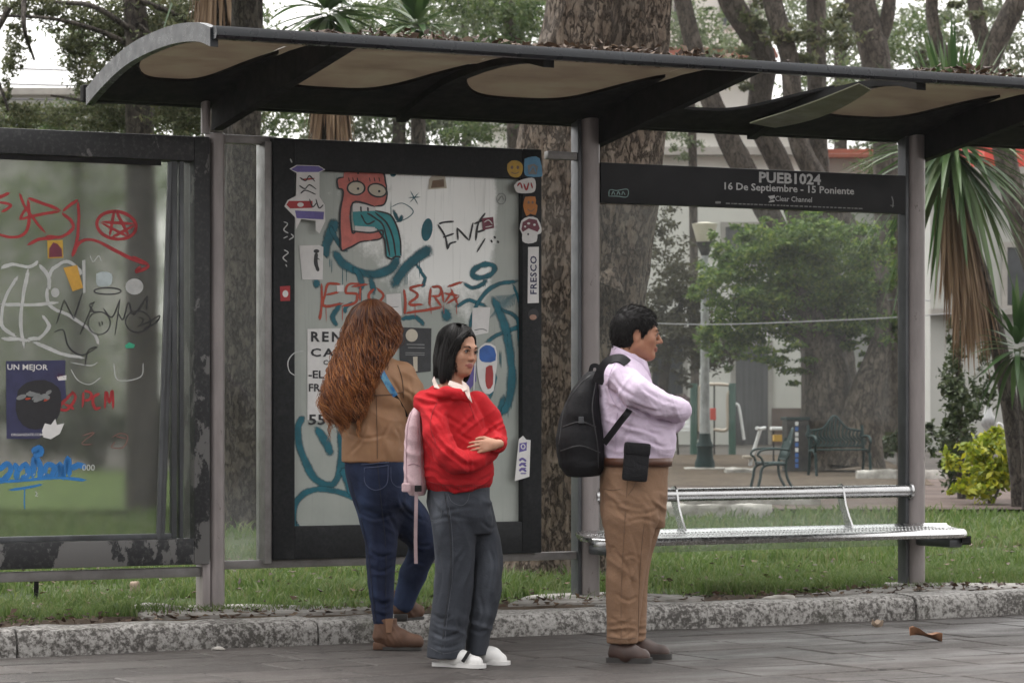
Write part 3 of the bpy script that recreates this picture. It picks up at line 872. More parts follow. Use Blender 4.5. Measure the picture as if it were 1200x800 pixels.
M_dglass = pmat('dark_window_glass', (0.035, 0.04, 0.045), (0.06, 0.065, 0.07), 2, 0.12)
M_trim = pmat('stone_trim', (0.40, 0.38, 0.35), (0.30, 0.285, 0.26), 2, 0.8)
def wx(px, Y): return (px - CX) * Y / FPX
def wz(py, Y): return CAMH - (py - YH) * Y / FPX
def opening(root, Y, x0, x1, y0, y1, name, bars=True, glass=M_dglass, panel=None, trim=True):
    X0, X1, Z1, Z0 = wx(x0, Y), wx(x1, Y), wz(y0, Y), wz(y1, Y)
    b0 = root.location
    fw = 0.12
    m = MB()
    if trim:
        for bx in ((X0 - fw, X0, Z0, Z1 + fw), (X1, X1 + fw, Z0, Z1 + fw), (X0, X1, Z1, Z1 + fw)):
            m.box(bx[0] - b0.x, bx[1] - b0.x, Y - 0.07 - b0.y, Y + 0.1 - b0.y, bx[2] - b0.z, bx[3] - b0.z)
        if name == 'window':
            m.box(X0 - fw - .08 - b0.x, X1 + fw + .08 - b0.x, Y - 0.14 - b0.y, Y + 0.1 - b0.y, Z0 - .12 - b0.z, Z0 - b0.z)
    w = m.build(name, M_trim, root)
    p = MB(); p.box(X0 - b0.x, X1 - b0.x, Y - 0.012 - b0.y, Y + 0.05 - b0.y, Z0 - b0.z, Z1 - b0.z)
    if panel is not None:
        n = max(2, int((X1 - X0) / 0.16))
        for i in range(1, n):
            x = X0 + (X1 - X0) * i / n
            p.box(x - .012 - b0.x, x + .012 - b0.x, Y - 0.026 - b0.y, Y - 0.013 - b0.y, Z0 - b0.z, Z1 - b0.z)
    p.build('leaf' if name == 'door' else 'pane', panel if panel is not None else glass, w)
    if bars:
        g = MB()
        n = max(3, int((X1 - X0) / 0.13))
        for i in range(n + 1):
            x = X0 + (X1 - X0) * i / n - b0.x
            g.tube([(x, Y - 0.06 - b0.y, Z0 - b0.z), (x, Y - 0.06 - b0.y, Z1 + .02 - b0.z)], 0.013, 5)
        for z in (Z0 + .1, (Z0 + Z1) / 2, Z1 - .1):
            g.box(X0 - b0.x, X1 - b0.x, Y - 0.075 - b0.y, Y - 0.05 - b0.y, z - .015 - b0.z, z + .015 - b0.z)
        g.build('grille', M_iron, w)
    return w
def house(name, label, px0, px1, pytop, Y, depth, m):
    X0, X1 = wx(px0, Y), wx(px1, Y)
    z1 = wz(pytop, Y)
    root = empty(name, ((X0 + X1) / 2, Y, 0.1), 0, label, 'building', None)
    b = MB(); b.box(X0 - root.location.x, X1 - root.location.x, 0, depth, -0.1, z1 - .1)
    b.build('wall', m, root)
    return root
YB = 74
hA = house('white_house', 'white rendered house with barred window and grey plank door across the park', 560, 945, 150, YB, 9, M_white)
def hb(root, name, m, Y, x0, x1, y0, y1, d0, d1):
    b0 = root.location
    b = MB(); b.box(wx(x0, Y) - b0.x, wx(x1, Y) - b0.x, Y + d0 - b0.y, Y + d1 - b0.y, wz(y1, Y) - b0.z, wz(y0, Y) - b0.z)
    return b.build(name, m, root)
hb(hA, 'ledge', M_trim, YB, 558, 947, 174, 183, -0.45, -0.003)
hb(hA, 'cornice', M_white, YB, 557, 948, 140, 150, -0.25, 9.1)
hb(hA, 'plinth', M_plinth, YB, 904, 945.5, 478, 521, -0.12, -0.003)
opening(hA, YB, 764, 800, 402, 468, 'window')
opening(hA, YB, 850, 892, 266, 310, 'window', False, panel=M_door)
opening(hA, YB, 862, 900, 405, 521, 'door', False, panel=M_door)
opening(hA, YB, 640, 690, 402, 468, 'window')
hB = house('grey_house', 'grey house with red tiled eaves behind the upright trunk', 947, 1088, 180, YB + .6, 9, M_cream)
b0 = hB.location
b = MB()
Yb = YB + .6
for i in range(9):
    z = wz(184 - i * 2.6, Yb) - b0.z; d0 = -0.5 + i * .45
    b.box(wx(942, Yb) - b0.x, wx(1092, Yb) - b0.x, d0, d0 + .5, z - .05, z + .02)
b.build('roof', M_tile, hB)
hb(hB, 'plinth', M_plinth, Yb, 947, 1086, 468, 521, -0.12, -0.003)
hb(hB, 'band', M_trim, Yb, 947, 1086, 460, 466, -0.16, -0.003)
opening(hB, Yb, 1026, 1056, 400, 458, 'window')
opening(hB, Yb, 1000, 1024, 268, 340, 'window', False, panel=M_door)
YC = 66
hC = house('pale_house', 'pale grey house with a projecting ledge at the right edge', 1090, 1420, 205, YC, 9, M_cream)
hb(hC, 'ledge', M_trim, YC, 1088, 1420, 362, 369, -0.4, -0.003)
hb(hC, 'cornice', M_trim, YC, 1087, 1420, 197, 205, -0.35, 9.2)
opening(hC, YC, 1180, 1240, 290, 358, 'window', False)
opening(hC, YC, 1210, 1260, 400, 470, 'window')
M_red = pmat('red_paint', (0.52, 0.055, 0.035), (0.42, 0.045, 0.03), 1.5, 0.6)
hb(hC, 'red_upper_wall', M_red, YC, 1158, 1420, 120, 196.9, 0.5, 8)
YD = 118
hD = house('tall_block', 'tall pale block with a red tiled terrace seen over the roof', 760, 905, -60, YD, 12, M_white)
b = MB()
b0 = hD.location
for i in range(8):
    z = wz(72 - i * 2, YD) - b0.z; d0 = -1.9 + i * .22
    b.box(wx(758, YD) - b0.x, wx(907, YD) - b0.x, d0, d0 + .3, z - .06, z + .03)
b.build('roof', M_tile, hD)
for x in (790, 846, 880):
    opening(hD, YD, x, x + 9, 4, 30, 'window', False)
YE = 92
hE = house('far_house', 'grey far house with a flat roof seen under the branches at the left', -420, 118, 112, YE, 10, M_cream)
hb(hE, 'parapet', M_trim, YE, -424, 120, 104, 112, -0.3, 10.2)
for x in (-60, 10, 60):
    opening(hE, YE, x, x + 18, 140, 175, 'window', False)

# ---- overhead wires
M_wire = pmat('pale_cable', (0.35, 0.35, 0.36), (0.28, 0.28, 0.29), 3, 0.5)
def wire(label, pts, Y0, Y1, r, m=M_wire):
    n = len(pts)
    P = [at(x, y, Y0 + (Y1 - Y0) * i / (n - 1)) for i, (x, y) in enumerate(pts)]
    b = MB(); b.tube(cat_rom([p - P[0] for p in P], 6), r, 6)
    o = b.build('cable', m)
    o.location = P[0]
    return tag(o, label, 'cable')
M_wdark = pmat('dark_cable', (0.12, 0.12, 0.13), (0.10, 0.10, 0.11), 3, 0.5)
wire('pale cable running level past the round tree crown', [(735, 378), (840, 380), (960, 376), (1062, 371), (1180, 362)], 43, 43, 0.008)
wire('pale cable sagging from the park lamp head to the right', [(828, 310), (880, 328), (940, 342), (1020, 350), (1090, 352)], 48.9, 45, 0.012)
for i, (a_, b_, c_) in enumerate([(78, 82, 86), (96, 100, 101), (116, 117, 122)]):
    wire(('thin dark cable highest', 'thin dark cable middle', 'thin dark cable lowest')[i] + ' of three across the white sky at the left edge', [(-60, a_), (60, b_), (200, c_)], 70, 70, 0.02, M_wdark)

# ---- park furniture far behind the bench
M_galv = pmat('weathered_galvanised', (0.40, 0.41, 0.41), (0.20, 0.205, 0.205), 9, 0.55, stretch=(1, 1, .5))
M_teal = pmat('teal_cast_iron', (0.005, 0.019, 0.020), (0.009, 0.028, 0.028), 6, 0.6, spec=.25)
M_green = pmat('green_paint', (0.045, 0.11, 0.085), (0.035, 0.085, 0.07), 5, 0.5)
M_beige = pmat('beige_paint', (0.46, 0.40, 0.33), (0.38, 0.32, 0.26), 4, 0.55)
M_wpaint = pmat('white_paint', (0.72, 0.72, 0.72), (0.58, 0.58, 0.58), 4, 0.5)
M_lampglass = pmat('frosted_lamp_shade', (0.55, 0.51, 0.42), (0.42, 0.38, 0.30), 3, 0.4)
YL = 49
p = gnd(826, 549, 0.13)
L = empty('park_lamp', (p.x, p.y, 0.13), 0, 'grey park lamp post with a tapered shade beside the thin tree', 'lamp post')
k = YL / FPX
b = MB(); b.lathe([(.085, 0.55), (.075, 1.2), (.065, 2.4), (.055, wz(305, YL) - .13)], n=14); b.build('pole', M_galv, L, 40)
b = MB(); b.lathe([(.16, .02), (.16, .10), (.135, .16), (.12, .32), (.14, .36), (.10, .45), (.09, .56)], n=16); b.build('base', M_teal, L, 40)
b = MB(); b.lathe([(.06, wz(305, YL) - .13), (.07, wz(303, YL) - .13), (.14, wz(291, YL) - .13), (.15, wz(289.6, YL) - .13)], n=12); b.build('collar', M_iron, L, 40)
b = MB(); b.lathe([(.13, wz(289.5, YL) - .13), (.20, wz(271, YL) - .13), (.205, wz(269, YL) - .13), (.05, wz(267, YL) - .13)], n=12); b.build('lamp_shade', M_lampglass, L, 30)
b = MB(); b.bbox(-.32, .34, -.3, .3, -.1, .0195, .02); o = b.build('pedestal', M_stone, L)

def scroll_bench(label, px, py, rz, length, group, sc=1.0):
    p = gnd(px, py, 0.13)
    r_ = empty('iron_bench', (p.x, p.y, 0.13), rz, label, 'bench', group)
    for sx in (-length / 2, length / 2):
        b = MB()
        b.tube(cat_rom([(sx, -.28, 0), (sx, -.24, .18), (sx, -.20, .36), (sx, -.05, .42), (sx, .2, .42)], 5), .026, 6)
        b.tube(cat_rom([(sx, .32, 0), (sx, .22, .2), (sx, .2, .42), (sx, .26, .66), (sx, .33, .86)], 5), .026, 6)
        b.tube(cat_rom([(sx, .26, .66), (sx, .05, .68), (sx, -.2, .66), (sx, -.28, .58), (sx, -.22, .52), (sx, -.18, .40)], 5), .022, 6)
        b.build('end_frame', M_teal, r_, 60)
    b = MB()
    for i in range(6):
        b.bbox(-length / 2, length / 2, -.22 + i * .075, -.165 + i * .075, .43, .455, .006)
    b.build('seat', M_teal, r_)
    b = MB()
    def Yb_(z): return .2 + (z - .42) * .3
    b.tube([(-length / 2, Yb_(.5), .5), (length / 2, Yb_(.5), .5)], .02, 6)
    arch = cat_rom([(-length / 2, Yb_(.76), .76), (-length / 4, Yb_(.80), .80), (-.16, Yb_(.86), .86), (0, Yb_(1.02), 1.02), (.16, Yb_(.86), .86), (length / 4, Yb_(.80), .80), (length / 2, Yb_(.76), .76)], 6)
    b.tube(arch, .022, 6)
    n = int(length / .06)
    for i in range(n + 1):
        x = -length / 2 + length * i / n
        zt = float(np.interp(x, arch[:, 0], arch[:, 2]))
        b.tube(cat_rom([(x, Yb_(.5), .5), (x + .05, Yb_(.58), .58), (x - .04, Yb_(.68), .68), (x, Yb_(zt), zt)], 4), .019, 5)
    b.build('backrest', M_teal, r_, 60)
    r_.scale = (sc, sc, sc)
    return r_
scroll_bench('dark teal cast iron bench seen end on before the litter bin', 903, 572, R(-86), 0.8, None, .72)
scroll_bench('dark teal cast iron bench with a peaked back below the leaning tree', 984, 557, R(8), 0.95, None, .84)
p = gnd(932, 552, 0.13)
o = empty('litter_bin', (p.x, p.y, 0.13), R(10), 'dark square litter bin with a blue and white strip beside the leaning tree', 'bin')
b = MB(); b.bbox(-.17, .17, -.15, .15, 0, .78, .015); b.build('body', M_iron, o)
b = MB(); b.bbox(-.19, .19, -.17, .17, .781, .83, .012); b.build('lid', M_teal, o)
b = MB()
M_blue = pmat('blue_sticker', (0.05, 0.14, 0.40), (0.04, 0.11, 0.33), 3, 0.5)
for i in range(9):
    b.box(-.045, .005, -.156, -.1505, .06 + i * .08, .12 + i * .08, 1 if i in (3, 5, 6, 8) else 0)
b.build('strip', [M_blue, M_wpaint], o)

# outdoor gym frame
YG = 60
def gp(px, py, dy=0.0): return at(px, py, YG + dy)
base = gnd(835, 534, 0.134)
g = empty('gym_frame', (base.x, YG, 0.134), 0, 'green and beige outdoor gym frame behind the park lamp', 'gym frame')
def gl(px, py, dy=0.0):
    q = gp(px, py, dy) - Vector(g.location); return (q.x, q.y, q.z)
gy0 = YH + (CAMH - .134) * FPX / YG
for x in (813, 858):
    b = MB(); b.tube([gl(x, gy0), gl(x, 449)], .075, 10); b.build('post', M_green, g, 40)
b = MB(); b.tube(cat_rom([gl(819, 505), gl(819, 462), gl(822, 452), gl(840, 450), gl(862, 452)], 4), .035, 8); b.build('side_rail', M_beige, g, 60)
b = MB(); b.tube(cat_rom([gl(836, 503), gl(850, 504), gl(853, 495), gl(853, 462), gl(860, 457)], 5), .035, 8); b.build('swing_arm', M_beige, g, 60)
b = MB(); b.tube(cat_rom([gl(858, 474), gl(864, 474), gl(867, 482), gl(872, 515)], 5), .03, 8); b.build('lever', M_wpaint, g, 60)
b = MB(); b.tube([gl(837, gy0), gl(837, 448)], .02, 6); b.build('rod', M_iron, g, 60)
b = MB(); b.bbox(gl(832, 0)[0], gl(839, 0)[0], -.04, .03, gl(0, 492)[2], gl(0, 478)[2], .01); b.build('pad', M_red, g)
p = gnd(806, 528, 0.134)
wb = empty('white_bench', (p.x, p.y, .134), R(6), 'white slatted metal bench just right of the waiting man', 'bench')
b = MB()
for i in range(5): b.bbox(-.36, .36, -.2 + i * .09, -.145 + i * .09, .42, .445, .006)
b.build('seat', M_wpaint, wb)
b = MB()
for i in range(4): b.bbox(-.36, .36, .27 + i * .03, .29 + i * .03, .48 + i * .10, .55 + i * .10, .006)
b.build('backrest', M_wpaint, wb)
for x in (-.3, .3):
    b = MB(); b.tube([(x, -.18, 0), (x, -.16, .42)], .02, 6); b.tube([(x, .24, 0), (x, .25, .45), (x, .37, .86)], .02, 6); b.build('leg', M_wpaint, wb)
p = gnd(884, 545, 0.134)
ex = empty('exercise_bike', (p.x, p.y, .13), 0, 'white outdoor exercise bike handle and post left of the litter bin', 'exercise bike')
k = p.y / FPX
b = MB(); b.tube([(-5 * k, 0, .0), (-3 * k, 0, .15), (7 * k, 0, 42 * k)], .03, 8); b.build('post', M_wpaint, ex, 60)
b = MB(); b.tube(cat_rom([(2 * k, -.1, 44 * k), (7 * k, 0, 43 * k), (13 * k, .1, 44 * k)], 3), .03, 8); b.build('handlebar', M_wpaint, ex, 60)
b = MB(); b.bbox(-14 * k, 0, -.12, .12, .12, .17, .02); b.build('pedal_board', M_beige, ex)
p = gnd(912, 541, 0.134)
ct = empty('vendor_cart', (p.x, p.y, .134), 0, 'small cart with a yellow box on thin legs left of the litter bin', 'cart')
k = p.y / FPX
M_yel = pmat('yellow_paint', (0.60, 0.36, 0.06), (0.5, 0.3, 0.05), 4, 0.5)
b = MB(); b.bbox(-6 * k, 8 * k, -.15, .15, 24 * k, 32 * k, .02); b.build('box', M_yel, ct)
b = MB(); b.bbox(-9 * k, 10 * k, -.2, .2, 37 * k, 41 * k, .02); b.build('canopy', M_wpaint, ct)
for x in (-5.5, 7.5):
    b = MB(); b.tube([(x * k, 0, 0), (x * k, 0, 24 * k)], .018, 6); b.tube([(x * k, 0, 32 * k), (x * k, 0, 37 * k)], .018, 6); b.build('leg', M_iron, ct)
# ornamental grey pillar fountain and its bent pipe, right edge
p = gnd(1158, 566, 0.125)
f_ = empty('drinking_fountain', (p.x, p.y, .125), 0, 'grey ornamental drinking fountain behind the yellow green shrub', 'fountain')
k = p.y / FPX
b = MB(); b.lathe([(7 * k, 0), (7 * k, 3 * k), (4 * k, 6 * k), (3 * k, 50 * k), (3.5 * k, 62 * k), (8 * k, 68 * k), (9 * k, 74 * k), (8 * k, 78 * k), (5 * k, 82 * k), (4 * k, 88 * k), (2 * k, 92 * k), (3 * k, 94 * k), (.5 * k, 98 * k)], n=14); b.build('pillar', M_galv, f_, 50)
b = MB(); b.tube(cat_rom([(8 * k, 0, 40 * k), (9 * k, 0, 66 * k), (14 * k, 0, 70 * k), (19 * k, 0, 62 * k), (20 * k, 0, 40 * k), (20 * k, 0, 0)], 5), 1.2 * k, 8); b.build('pipe', M_wpaint, f_, 60)

# low stone edging between lawn and path, and planting bed kerbs
def edging(label, x0, x1, py, h, seed, z=0.1, dep=0.25):
    a = gnd(x0, py, z); c = gnd(x1, py, z)
    b = MB()
    n = 26
    X = np.linspace(0, c.x - a.x, n)
    prof = [(0, -.1), (0, h * .7), (.03, h), (dep - .03, h), (dep, h * .75), (dep, -.1)]
    Vv = []
    for x in X:
        for (d, zz) in prof:
            q = fbm(np.array([[x * 4 + seed, d * 6, zz * 6]]), 4, seed)[0]
            Vv.append((x, d + q * .04, zz + q * .05))
    kk = len(prof)
    F = [(i * kk + j, i * kk + j + 1, (i + 1) * kk + j + 1, (i + 1) * kk + j) for i in range(n - 1) for j in range(kk - 1)] + [tuple(range(kk)), tuple(range(n * kk - 1, (n - 1) * kk - 1, -1))]
    b.add(Vv, F)
    o = b.build('stone_edging', M_stone, smooth=50)
    o.location = (a.x, a.y, z)
    return tag(o, label, 'edging')
edging('long pale stone edging on the path seen just under the bench rail', 800, 962, 594, .13, 3)
edging('nearer mossy stone edging block on the lawn under the bench rail', 780, 905, 606, .13, 5)
edging('stone edging of the planting bed at the foot of the right hand post', 1005, 1110, 561, .12, 8, .125)
edging('thin pale slab lying beside the park lamp', 850, 885, 554, .08, 9, .125)
# ================================================================ BUS SHELTER (local axes: s along, d back, z up)
def worn_black():
    t = NT('worn_black_paint')
    n1 = t.noise(9, 8, 0.7)
    n2 = t.noise(60, 3, 0.6)
    base = t.ramp(n2, [(0.3, (0.008, 0.009, 0.010)), (0.7, (0.018, 0.019, 0.021))])
    base = t.mix(t.math('MULTIPLY', t.step(n1, 0.56, 0.72), 0.3), base, (0.06, 0.062, 0.065))
    base = t.mix(t.step(t.noise(14, 9, 0.75), 0.66, 0.70), base, (0.17, 0.165, 0.16))
    t.set(base=base, rough=t.ramp(n1, [(0.3, (0.35,) * 3), (0.7, (0.65,) * 3)]), spec=.22)
    t.bump(n2, 0.08, 0.002)
    return t.mat
def peeled_paint():
    t = NT('peeled_black_paint_on_grey')
    n1 = t.noise(5.5, 9, 0.68, t.coords((1, 1, .55)))
    tc = t.node('ShaderNodeTexCoord'); sx = t.node('ShaderNodeSeparateXYZ'); t.l.new(tc.outputs['Object'], sx.inputs[0])
    n1 = t.math('ADD', n1, t.math('MULTIPLY', t.math('SUBTRACT', sx.outputs['Z'], 1.15), 0.045))   # more paint gone low down
    base = t.mix(t.step(n1, 0.475, 0.49), (0.125, 0.122, 0.12), (0.012, 0.013, 0.015))
    fine = t.noise(50, 4)
    base = t.mix(t.math('MULTIPLY', t.step(fine, 0.5, 0.7), 0.3), base, (0.12, 0.115, 0.11))
    t.set(base=base, rough=0.5)
    t.bump(t.step(n1, 0.475, 0.49), 0.4, 0.003)
    return t.mat
def galv_post():
    t = NT('grey_painted_post')
    n = t.noise(5, 7, 0.65, t.coords((2, 2, .5)))
    base = t.ramp(n, [(0.3, (0.33, 0.295, 0.29)), (0.6, (0.24, 0.215, 0.212))])
    base = t.mix(t.step(t.noise(16, 8, .72, t.coords((1.6, 1.6, .7))), 0.63, 0.70), base, (0.085, 0.07, 0.06))
    grad = t.noise(3, 4)
    t.set(base=base, rough=t.ramp(grad, [(0.3, (.30,) * 3), (.7, (.48,) * 3)]), metal=0.2)
    t.bump(n, 0.1, 0.004)
    return t.mat
M_blackp = worn_black()
M_peel = peeled_paint()
M_post = galv_post()
M_rail = pmat('grey_rail', (0.26, 0.25, 0.245), (0.18, 0.17, 0.165), 7, 0.45, 0.4)
M_alu = pmat('dull_aluminium', (0.095, 0.10, 0.108), (0.055, 0.058, 0.062), 8, 0.4, 0.3, stretch=(1, 1, .3))
M_steel = pmat('stainless_steel', (0.55, 0.55, 0.55), (0.44, 0.44, 0.445), 12, 0.26, 1.0, stretch=(.3, 1, 1), rvar=0.06)
M_steel2 = pmat('polished_steel', (0.75, 0.75, 0.75), (0.6, 0.6, 0.6), 12, 0.2, 1.0)
M_roofdark = pmat('black_roof_panel', (0.008, 0.008, 0.009), (0.016, 0.015, 0.015), 6, 0.8, spec=0.15)
M_roofedge = pmat('dark_blue_grey_edge', (0.016, 0.019, 0.024), (0.009, 0.010, 0.013), 7, 0.32, 0.0, stretch=(.3, 1, 1), spec=.4)
def roof_panel_mat():
    t = NT('aged_translucent_roof_sheet')
    n = t.noise(3.0, 7, 0.65, t.coords((1, 1.6, 1)))
    base = t.ramp(n, [(0.3, (0.060, 0.043, 0.030)), (0.5, (0.092, 0.070, 0.048)), (0.75, (0.115, 0.102, 0.068))])
    t.set(base=base, rough=0.5)
    tr = t.node('ShaderNodeBsdfTranslucent'); t.l.new(base, tr.inputs['Color'])
    mx = t.node('ShaderNodeMixShader'); mx.inputs[0].default_value = 0.26
    t.l.new(t.bsdf.outputs[0], mx.inputs[1]); t.l.new(tr.outputs[0], mx.inputs[2])
    t.l.new(mx.outputs[0], t.out.inputs['Surface'])
    return t.mat
M_sheet = roof_panel_mat()
def dirty_glass(name, tint, film, film_amt, rough=0.02, lo=0.35, hi=0.75, scale=2.5, zfilm=None):
    t = NT(name)
    t.set(base=film, rough=0.5)
    tp = t.node('ShaderNodeBsdfTransparent'); tp.inputs['Color'].default_value = (*tint, 1)
    gl = t.node('ShaderNodeBsdfGlossy'); gl.inputs['Roughness'].default_value = rough
    lw = t.node('ShaderNodeFresnel'); lw.inputs['IOR'].default_value = 1.28
    m1 = t.node('ShaderNodeMixShader'); t.l.new(lw.outputs[0], m1.inputs[0]); t.l.new(tp.outputs[0], m1.inputs[1]); t.l.new(gl.outputs[0], m1.inputs[2])
    n = t.noise(scale, 7, 0.6, t.coords((1, 1, .6)))
    fa = t.ramp(n, [(lo, (film_amt[0],) * 3), (hi, (film_amt[1],) * 3)])
    if zfilm is not None:      # splash dirt that collects towards the bottom edge of the pane
        tc = t.node('ShaderNodeTexCoord'); sx = t.node('ShaderNodeSeparateXYZ'); t.l.new(tc.outputs['Object'], sx.inputs[0])
        mr = t.node('ShaderNodeMapRange'); t.l.new(sx.outputs['Z'], mr.inputs[0])
        mr.inputs[1].default_value = zfilm[0]; mr.inputs[2].default_value = zfilm[1]; mr.inputs[3].default_value = zfilm[2]; mr.inputs[4].default_value = 0
        fa = t.math('ADD', fa, t.math('MULTIPLY', mr.outputs[0], t.ramp(t.noise(6, 6), [(.3, (.5,) * 3), (.7, (1,) * 3)])))
    m2 = t.node('ShaderNodeMixShader'); t.put(m2.inputs[0], fa); t.l.new(m1.outputs[0], m2.inputs[1]); t.l.new(t.bsdf.outputs[0], m2.inputs[2])
    t.l.new(m2.outputs[0], t.out.inputs['Surface'])
    return t.mat
M_glass = dirty_glass('rain_streaked_glass', (0.93, 0.95, 0.94), (0.62, 0.63, 0.63), (0.0, 0.045), zfilm=(0.3, 0.85, 0.22))
def frosted_pane():
    """scratched plastic poster cover, dirty and misted: blurs what lies behind"""
    t = NT('misted_scratched_poster_cover')
    n = t.noise(1.4, 7, 0.6, t.coords((1, 1, .6)))
    film = t.ramp(n, [(0.35, (0.19, 0.195, 0.182)), (0.65, (0.33, 0.335, 0.32))])
    scr = t.noise(34, 5, .7, t.coords((2.2, 1, .5)))
    film = t.mix(t.math('MULTIPLY', t.step(scr, 0.60, 0.72), 0.45), film, (0.42, 0.43, 0.41))
    t.set(base=film, rough=0.32)
    rf = t.node('ShaderNodeBsdfRefraction'); rf.inputs['IOR'].default_value = 1.05; rf.inputs['Roughness'].default_value = 0.17
    rf.inputs['Color'].default_value = (0.86, 0.88, 0.85, 1)
    m = t.node('ShaderNodeMixShader')
    t.put(m.inputs[0], t.ramp(t.noise(1.1, 5, .6, t.coords((1, 1, .8))), [(0.35, (0.14,) * 3), (0.7, (0.42,) * 3)]))
    t.l.new(rf.outputs[0], m.inputs[1]); t.l.new(t.bsdf.outputs[0], m.inputs[2])
    t.l.new(m.outputs[0], t.out.inputs['Surface'])
    return t.mat
M_frost = frosted_pane()
def patchy_backing():
    """brushed metal light box back with ragged white patches"""
    t = NT('wet_metal_backing_with_white_patches')
    v = t.coords((1, 1, 1))
    n = t.noise(1.3, 8, 0.62, v)
    base = t.ramp(n, [(0.3, (0.27, 0.30, 0.275)), (0.7, (0.42, 0.44, 0.41))])
    # ragged white patches, densest in the upper right part
    sx = t.node('ShaderNodeSeparateXYZ'); t.l.new(v, sx.inputs[0])
    gx = t.node('ShaderNodeMapRange'); t.l.new(sx.outputs['X'], gx.inputs[0]); gx.inputs[1].default_value = 0.62; gx.inputs[2].default_value = 1.35
    gz = t.node('ShaderNodeMapRange'); t.l.new(sx.outputs['Z'], gz.inputs[0]); gz.inputs[1].default_value = 1.55; gz.inputs[2].default_value = 2.25
    gx2 = t.node('ShaderNodeMapRange'); t.l.new(sx.outputs['X'], gx2.inputs[0]); gx2.inputs[1].default_value = 1.72; gx2.inputs[2].default_value = 1.62
    g = t.math('MULTIPLY', t.math('MULTIPLY', gx.outputs[0], gz.outputs[0]), gx2.outputs[0])
    pm = t.math('ADD', t.math('MULTIPLY', t.noise(4.5, 9, .7), 0.9), t.math('MULTIPLY', g, 0.75))
    base = t.mix(t.step(pm, 0.60, 0.80), base, (0.86, 0.87, 0.85))
    drip = t.noise(1.0, 5, .6, t.coords((46, 1, 1.6)))
    base = t.mix(t.math('MULTIPLY', t.step(drip, 0.55, 0.7), 0.28), base, (0.17, 0.19, 0.18))
    t.set(base=base, rough=t.ramp(n, [(.3, (.25,) * 3), (.7, (.5,) * 3)]), metal=0.15)
    t.bump(drip, 0.12, 0.003)
    return t.mat
M_back = patchy_backing()

SH = empty('bus_shelter', (OX, OY, 0.0), TH, 'bus shelter with a curved dark roof, graffiti covered poster panels and a steel bench', 'bus shelter')
S1, S2, S3 = 0.0, s_of(688, 0), s_of(1070, 0)
def rbox_profile(w, dpt, r, n=5):
    P = []
    for cx, cy, a0 in ((w - r, dpt - r, 0), (-w + r, dpt - r, 90), (-w + r, -dpt + r, 180), (w - r, -dpt + r, 270)):
        for i in range(n + 1):
            a = R(a0 + 90 * i / n)
            P.append((cx + r * math.cos(a), cy + r * math.sin(a)))
    return P
def post(s, w, dpt, r, z0, z1, d=0.0):
    b = MB()
    P = [(s + x, d + y) for x, y in rbox_profile(w, dpt, r)]
    b.prism(P, 2, z0, z1)
    o = b.build('post', M_post, SH, 40)
    return o
# first post: a thick lower tube with a thinner rod standing on it, and a base bracket
o = post(0.035, 0.042, 0.055, 0.035, 0.08, 2.60)
b = MB(); b.tube([(-0.02, 0, 2.601), (-0.02, 0, 2.79)], 0.024, 12); b.lathe([(.05, 2.545), (.056, 2.55), (.056, 2.598), (.045, 2.605)], c=(.035, 0), n=16); b.build('rod', M_post, o, 40)
b = MB(); b.bbox(-0.055, -0.012, -.05, .05, 0.09, 0.37, .006); b.bbox(-.07, .1, -.075, .075, .085, .118, .01); b.build('base_plate', M_post, o, 40)
for s in (S2, S3):
    o = post(s + 0.008, 0.058, 0.06, 0.045, 0.06, 2.80)
    b = MB(); b.bbox(s - 0.076, s - 0.0515, -.03, .05, 0.07, 2.79, .004); b.build('side_channel', M_alu, o, 40)

# --- roof
SL, SR = -0.65, S3 + 1.0
arcp = [(-1.63, 2.905), (-1.5, 2.94), (-1.35, 2.958), (-1.15, 2.967), (-.95, 2.963), (-.78, 2.953), (-.6, 2.935), (-.45, 2.91), (-.3, 2.875), (-.13, 2.828), (.03, 2.775)]
arc = cat_rom(arcp, 3)
def arc_z(d): return float(np.interp(d, arc[:, 0], arc[:, 1]))
roof_root = MB()
# front rail: a rounded tube like gutter edge, slightly bowed
P = [(-1.67, 2.885), (-1.683, 2.900), (-1.683, 2.927), (-1.67, 2.944), (-1.64, 2.948), (-1.62, 2.935), (-1.62, 2.895), (-1.64, 2.883)]
roof_root.prism(P, 0, SL - .01, SR + .01)
roof = roof_root.build('roof', M_roofedge, SH, 40)
# end arches
for s in (SL, SR):
    b = MB()
    lo = [(d, z - .055) for d, z in arc[::-1]]
    up = [(d, z + .035) for d, z in arc]
    n = len(arc)
    for i in range(n - 1):
        b.prism([up[i], up[i + 1], lo[n - 2 - i], lo[n - 1 - i]], 0, s - .02, s + .02)
    b.build('end_arch', M_roofedge, roof)
# rear gutter beam and the deep black rear soffit, its front edge scalloped in each half bay
b = MB(); b.bbox(SL - .02, SR + .02, .065, .125, 2.745, 2.835, .012); b.build('rear_beam', M_roofdark, roof)
bays = [SL, 0.02, (S1 + S2) / 2, S2, (S2 + S3) / 2, S3, SR]
def soffit_edge(s):
    for a, c in zip(bays[:-1], bays[1:]):
        if a <= s <= c:
            t = (s - a) / (c - a)
            return -0.86 + 0.62 * (1 - abs(2 * t - 1) ** 3.6)
    return -0.86
b = MB()
ss = np.linspace(SL + .021, SR - .021, 190)
dn = 12
Vv = []
for s in ss:
    e = soffit_edge(s)
    for i in range(dn):
        d = e + (0.05 - e) * i / (dn - 1)
        Vv.append((s, d, arc_z(d) - .022))
for s in ss:
    e = soffit_edge(s)
    for i in range(dn):
        d = e + (0.05 - e) * i / (dn - 1)
        Vv.append((s, d, arc_z(d) - .006))
nv = len(ss) * dn
F = []
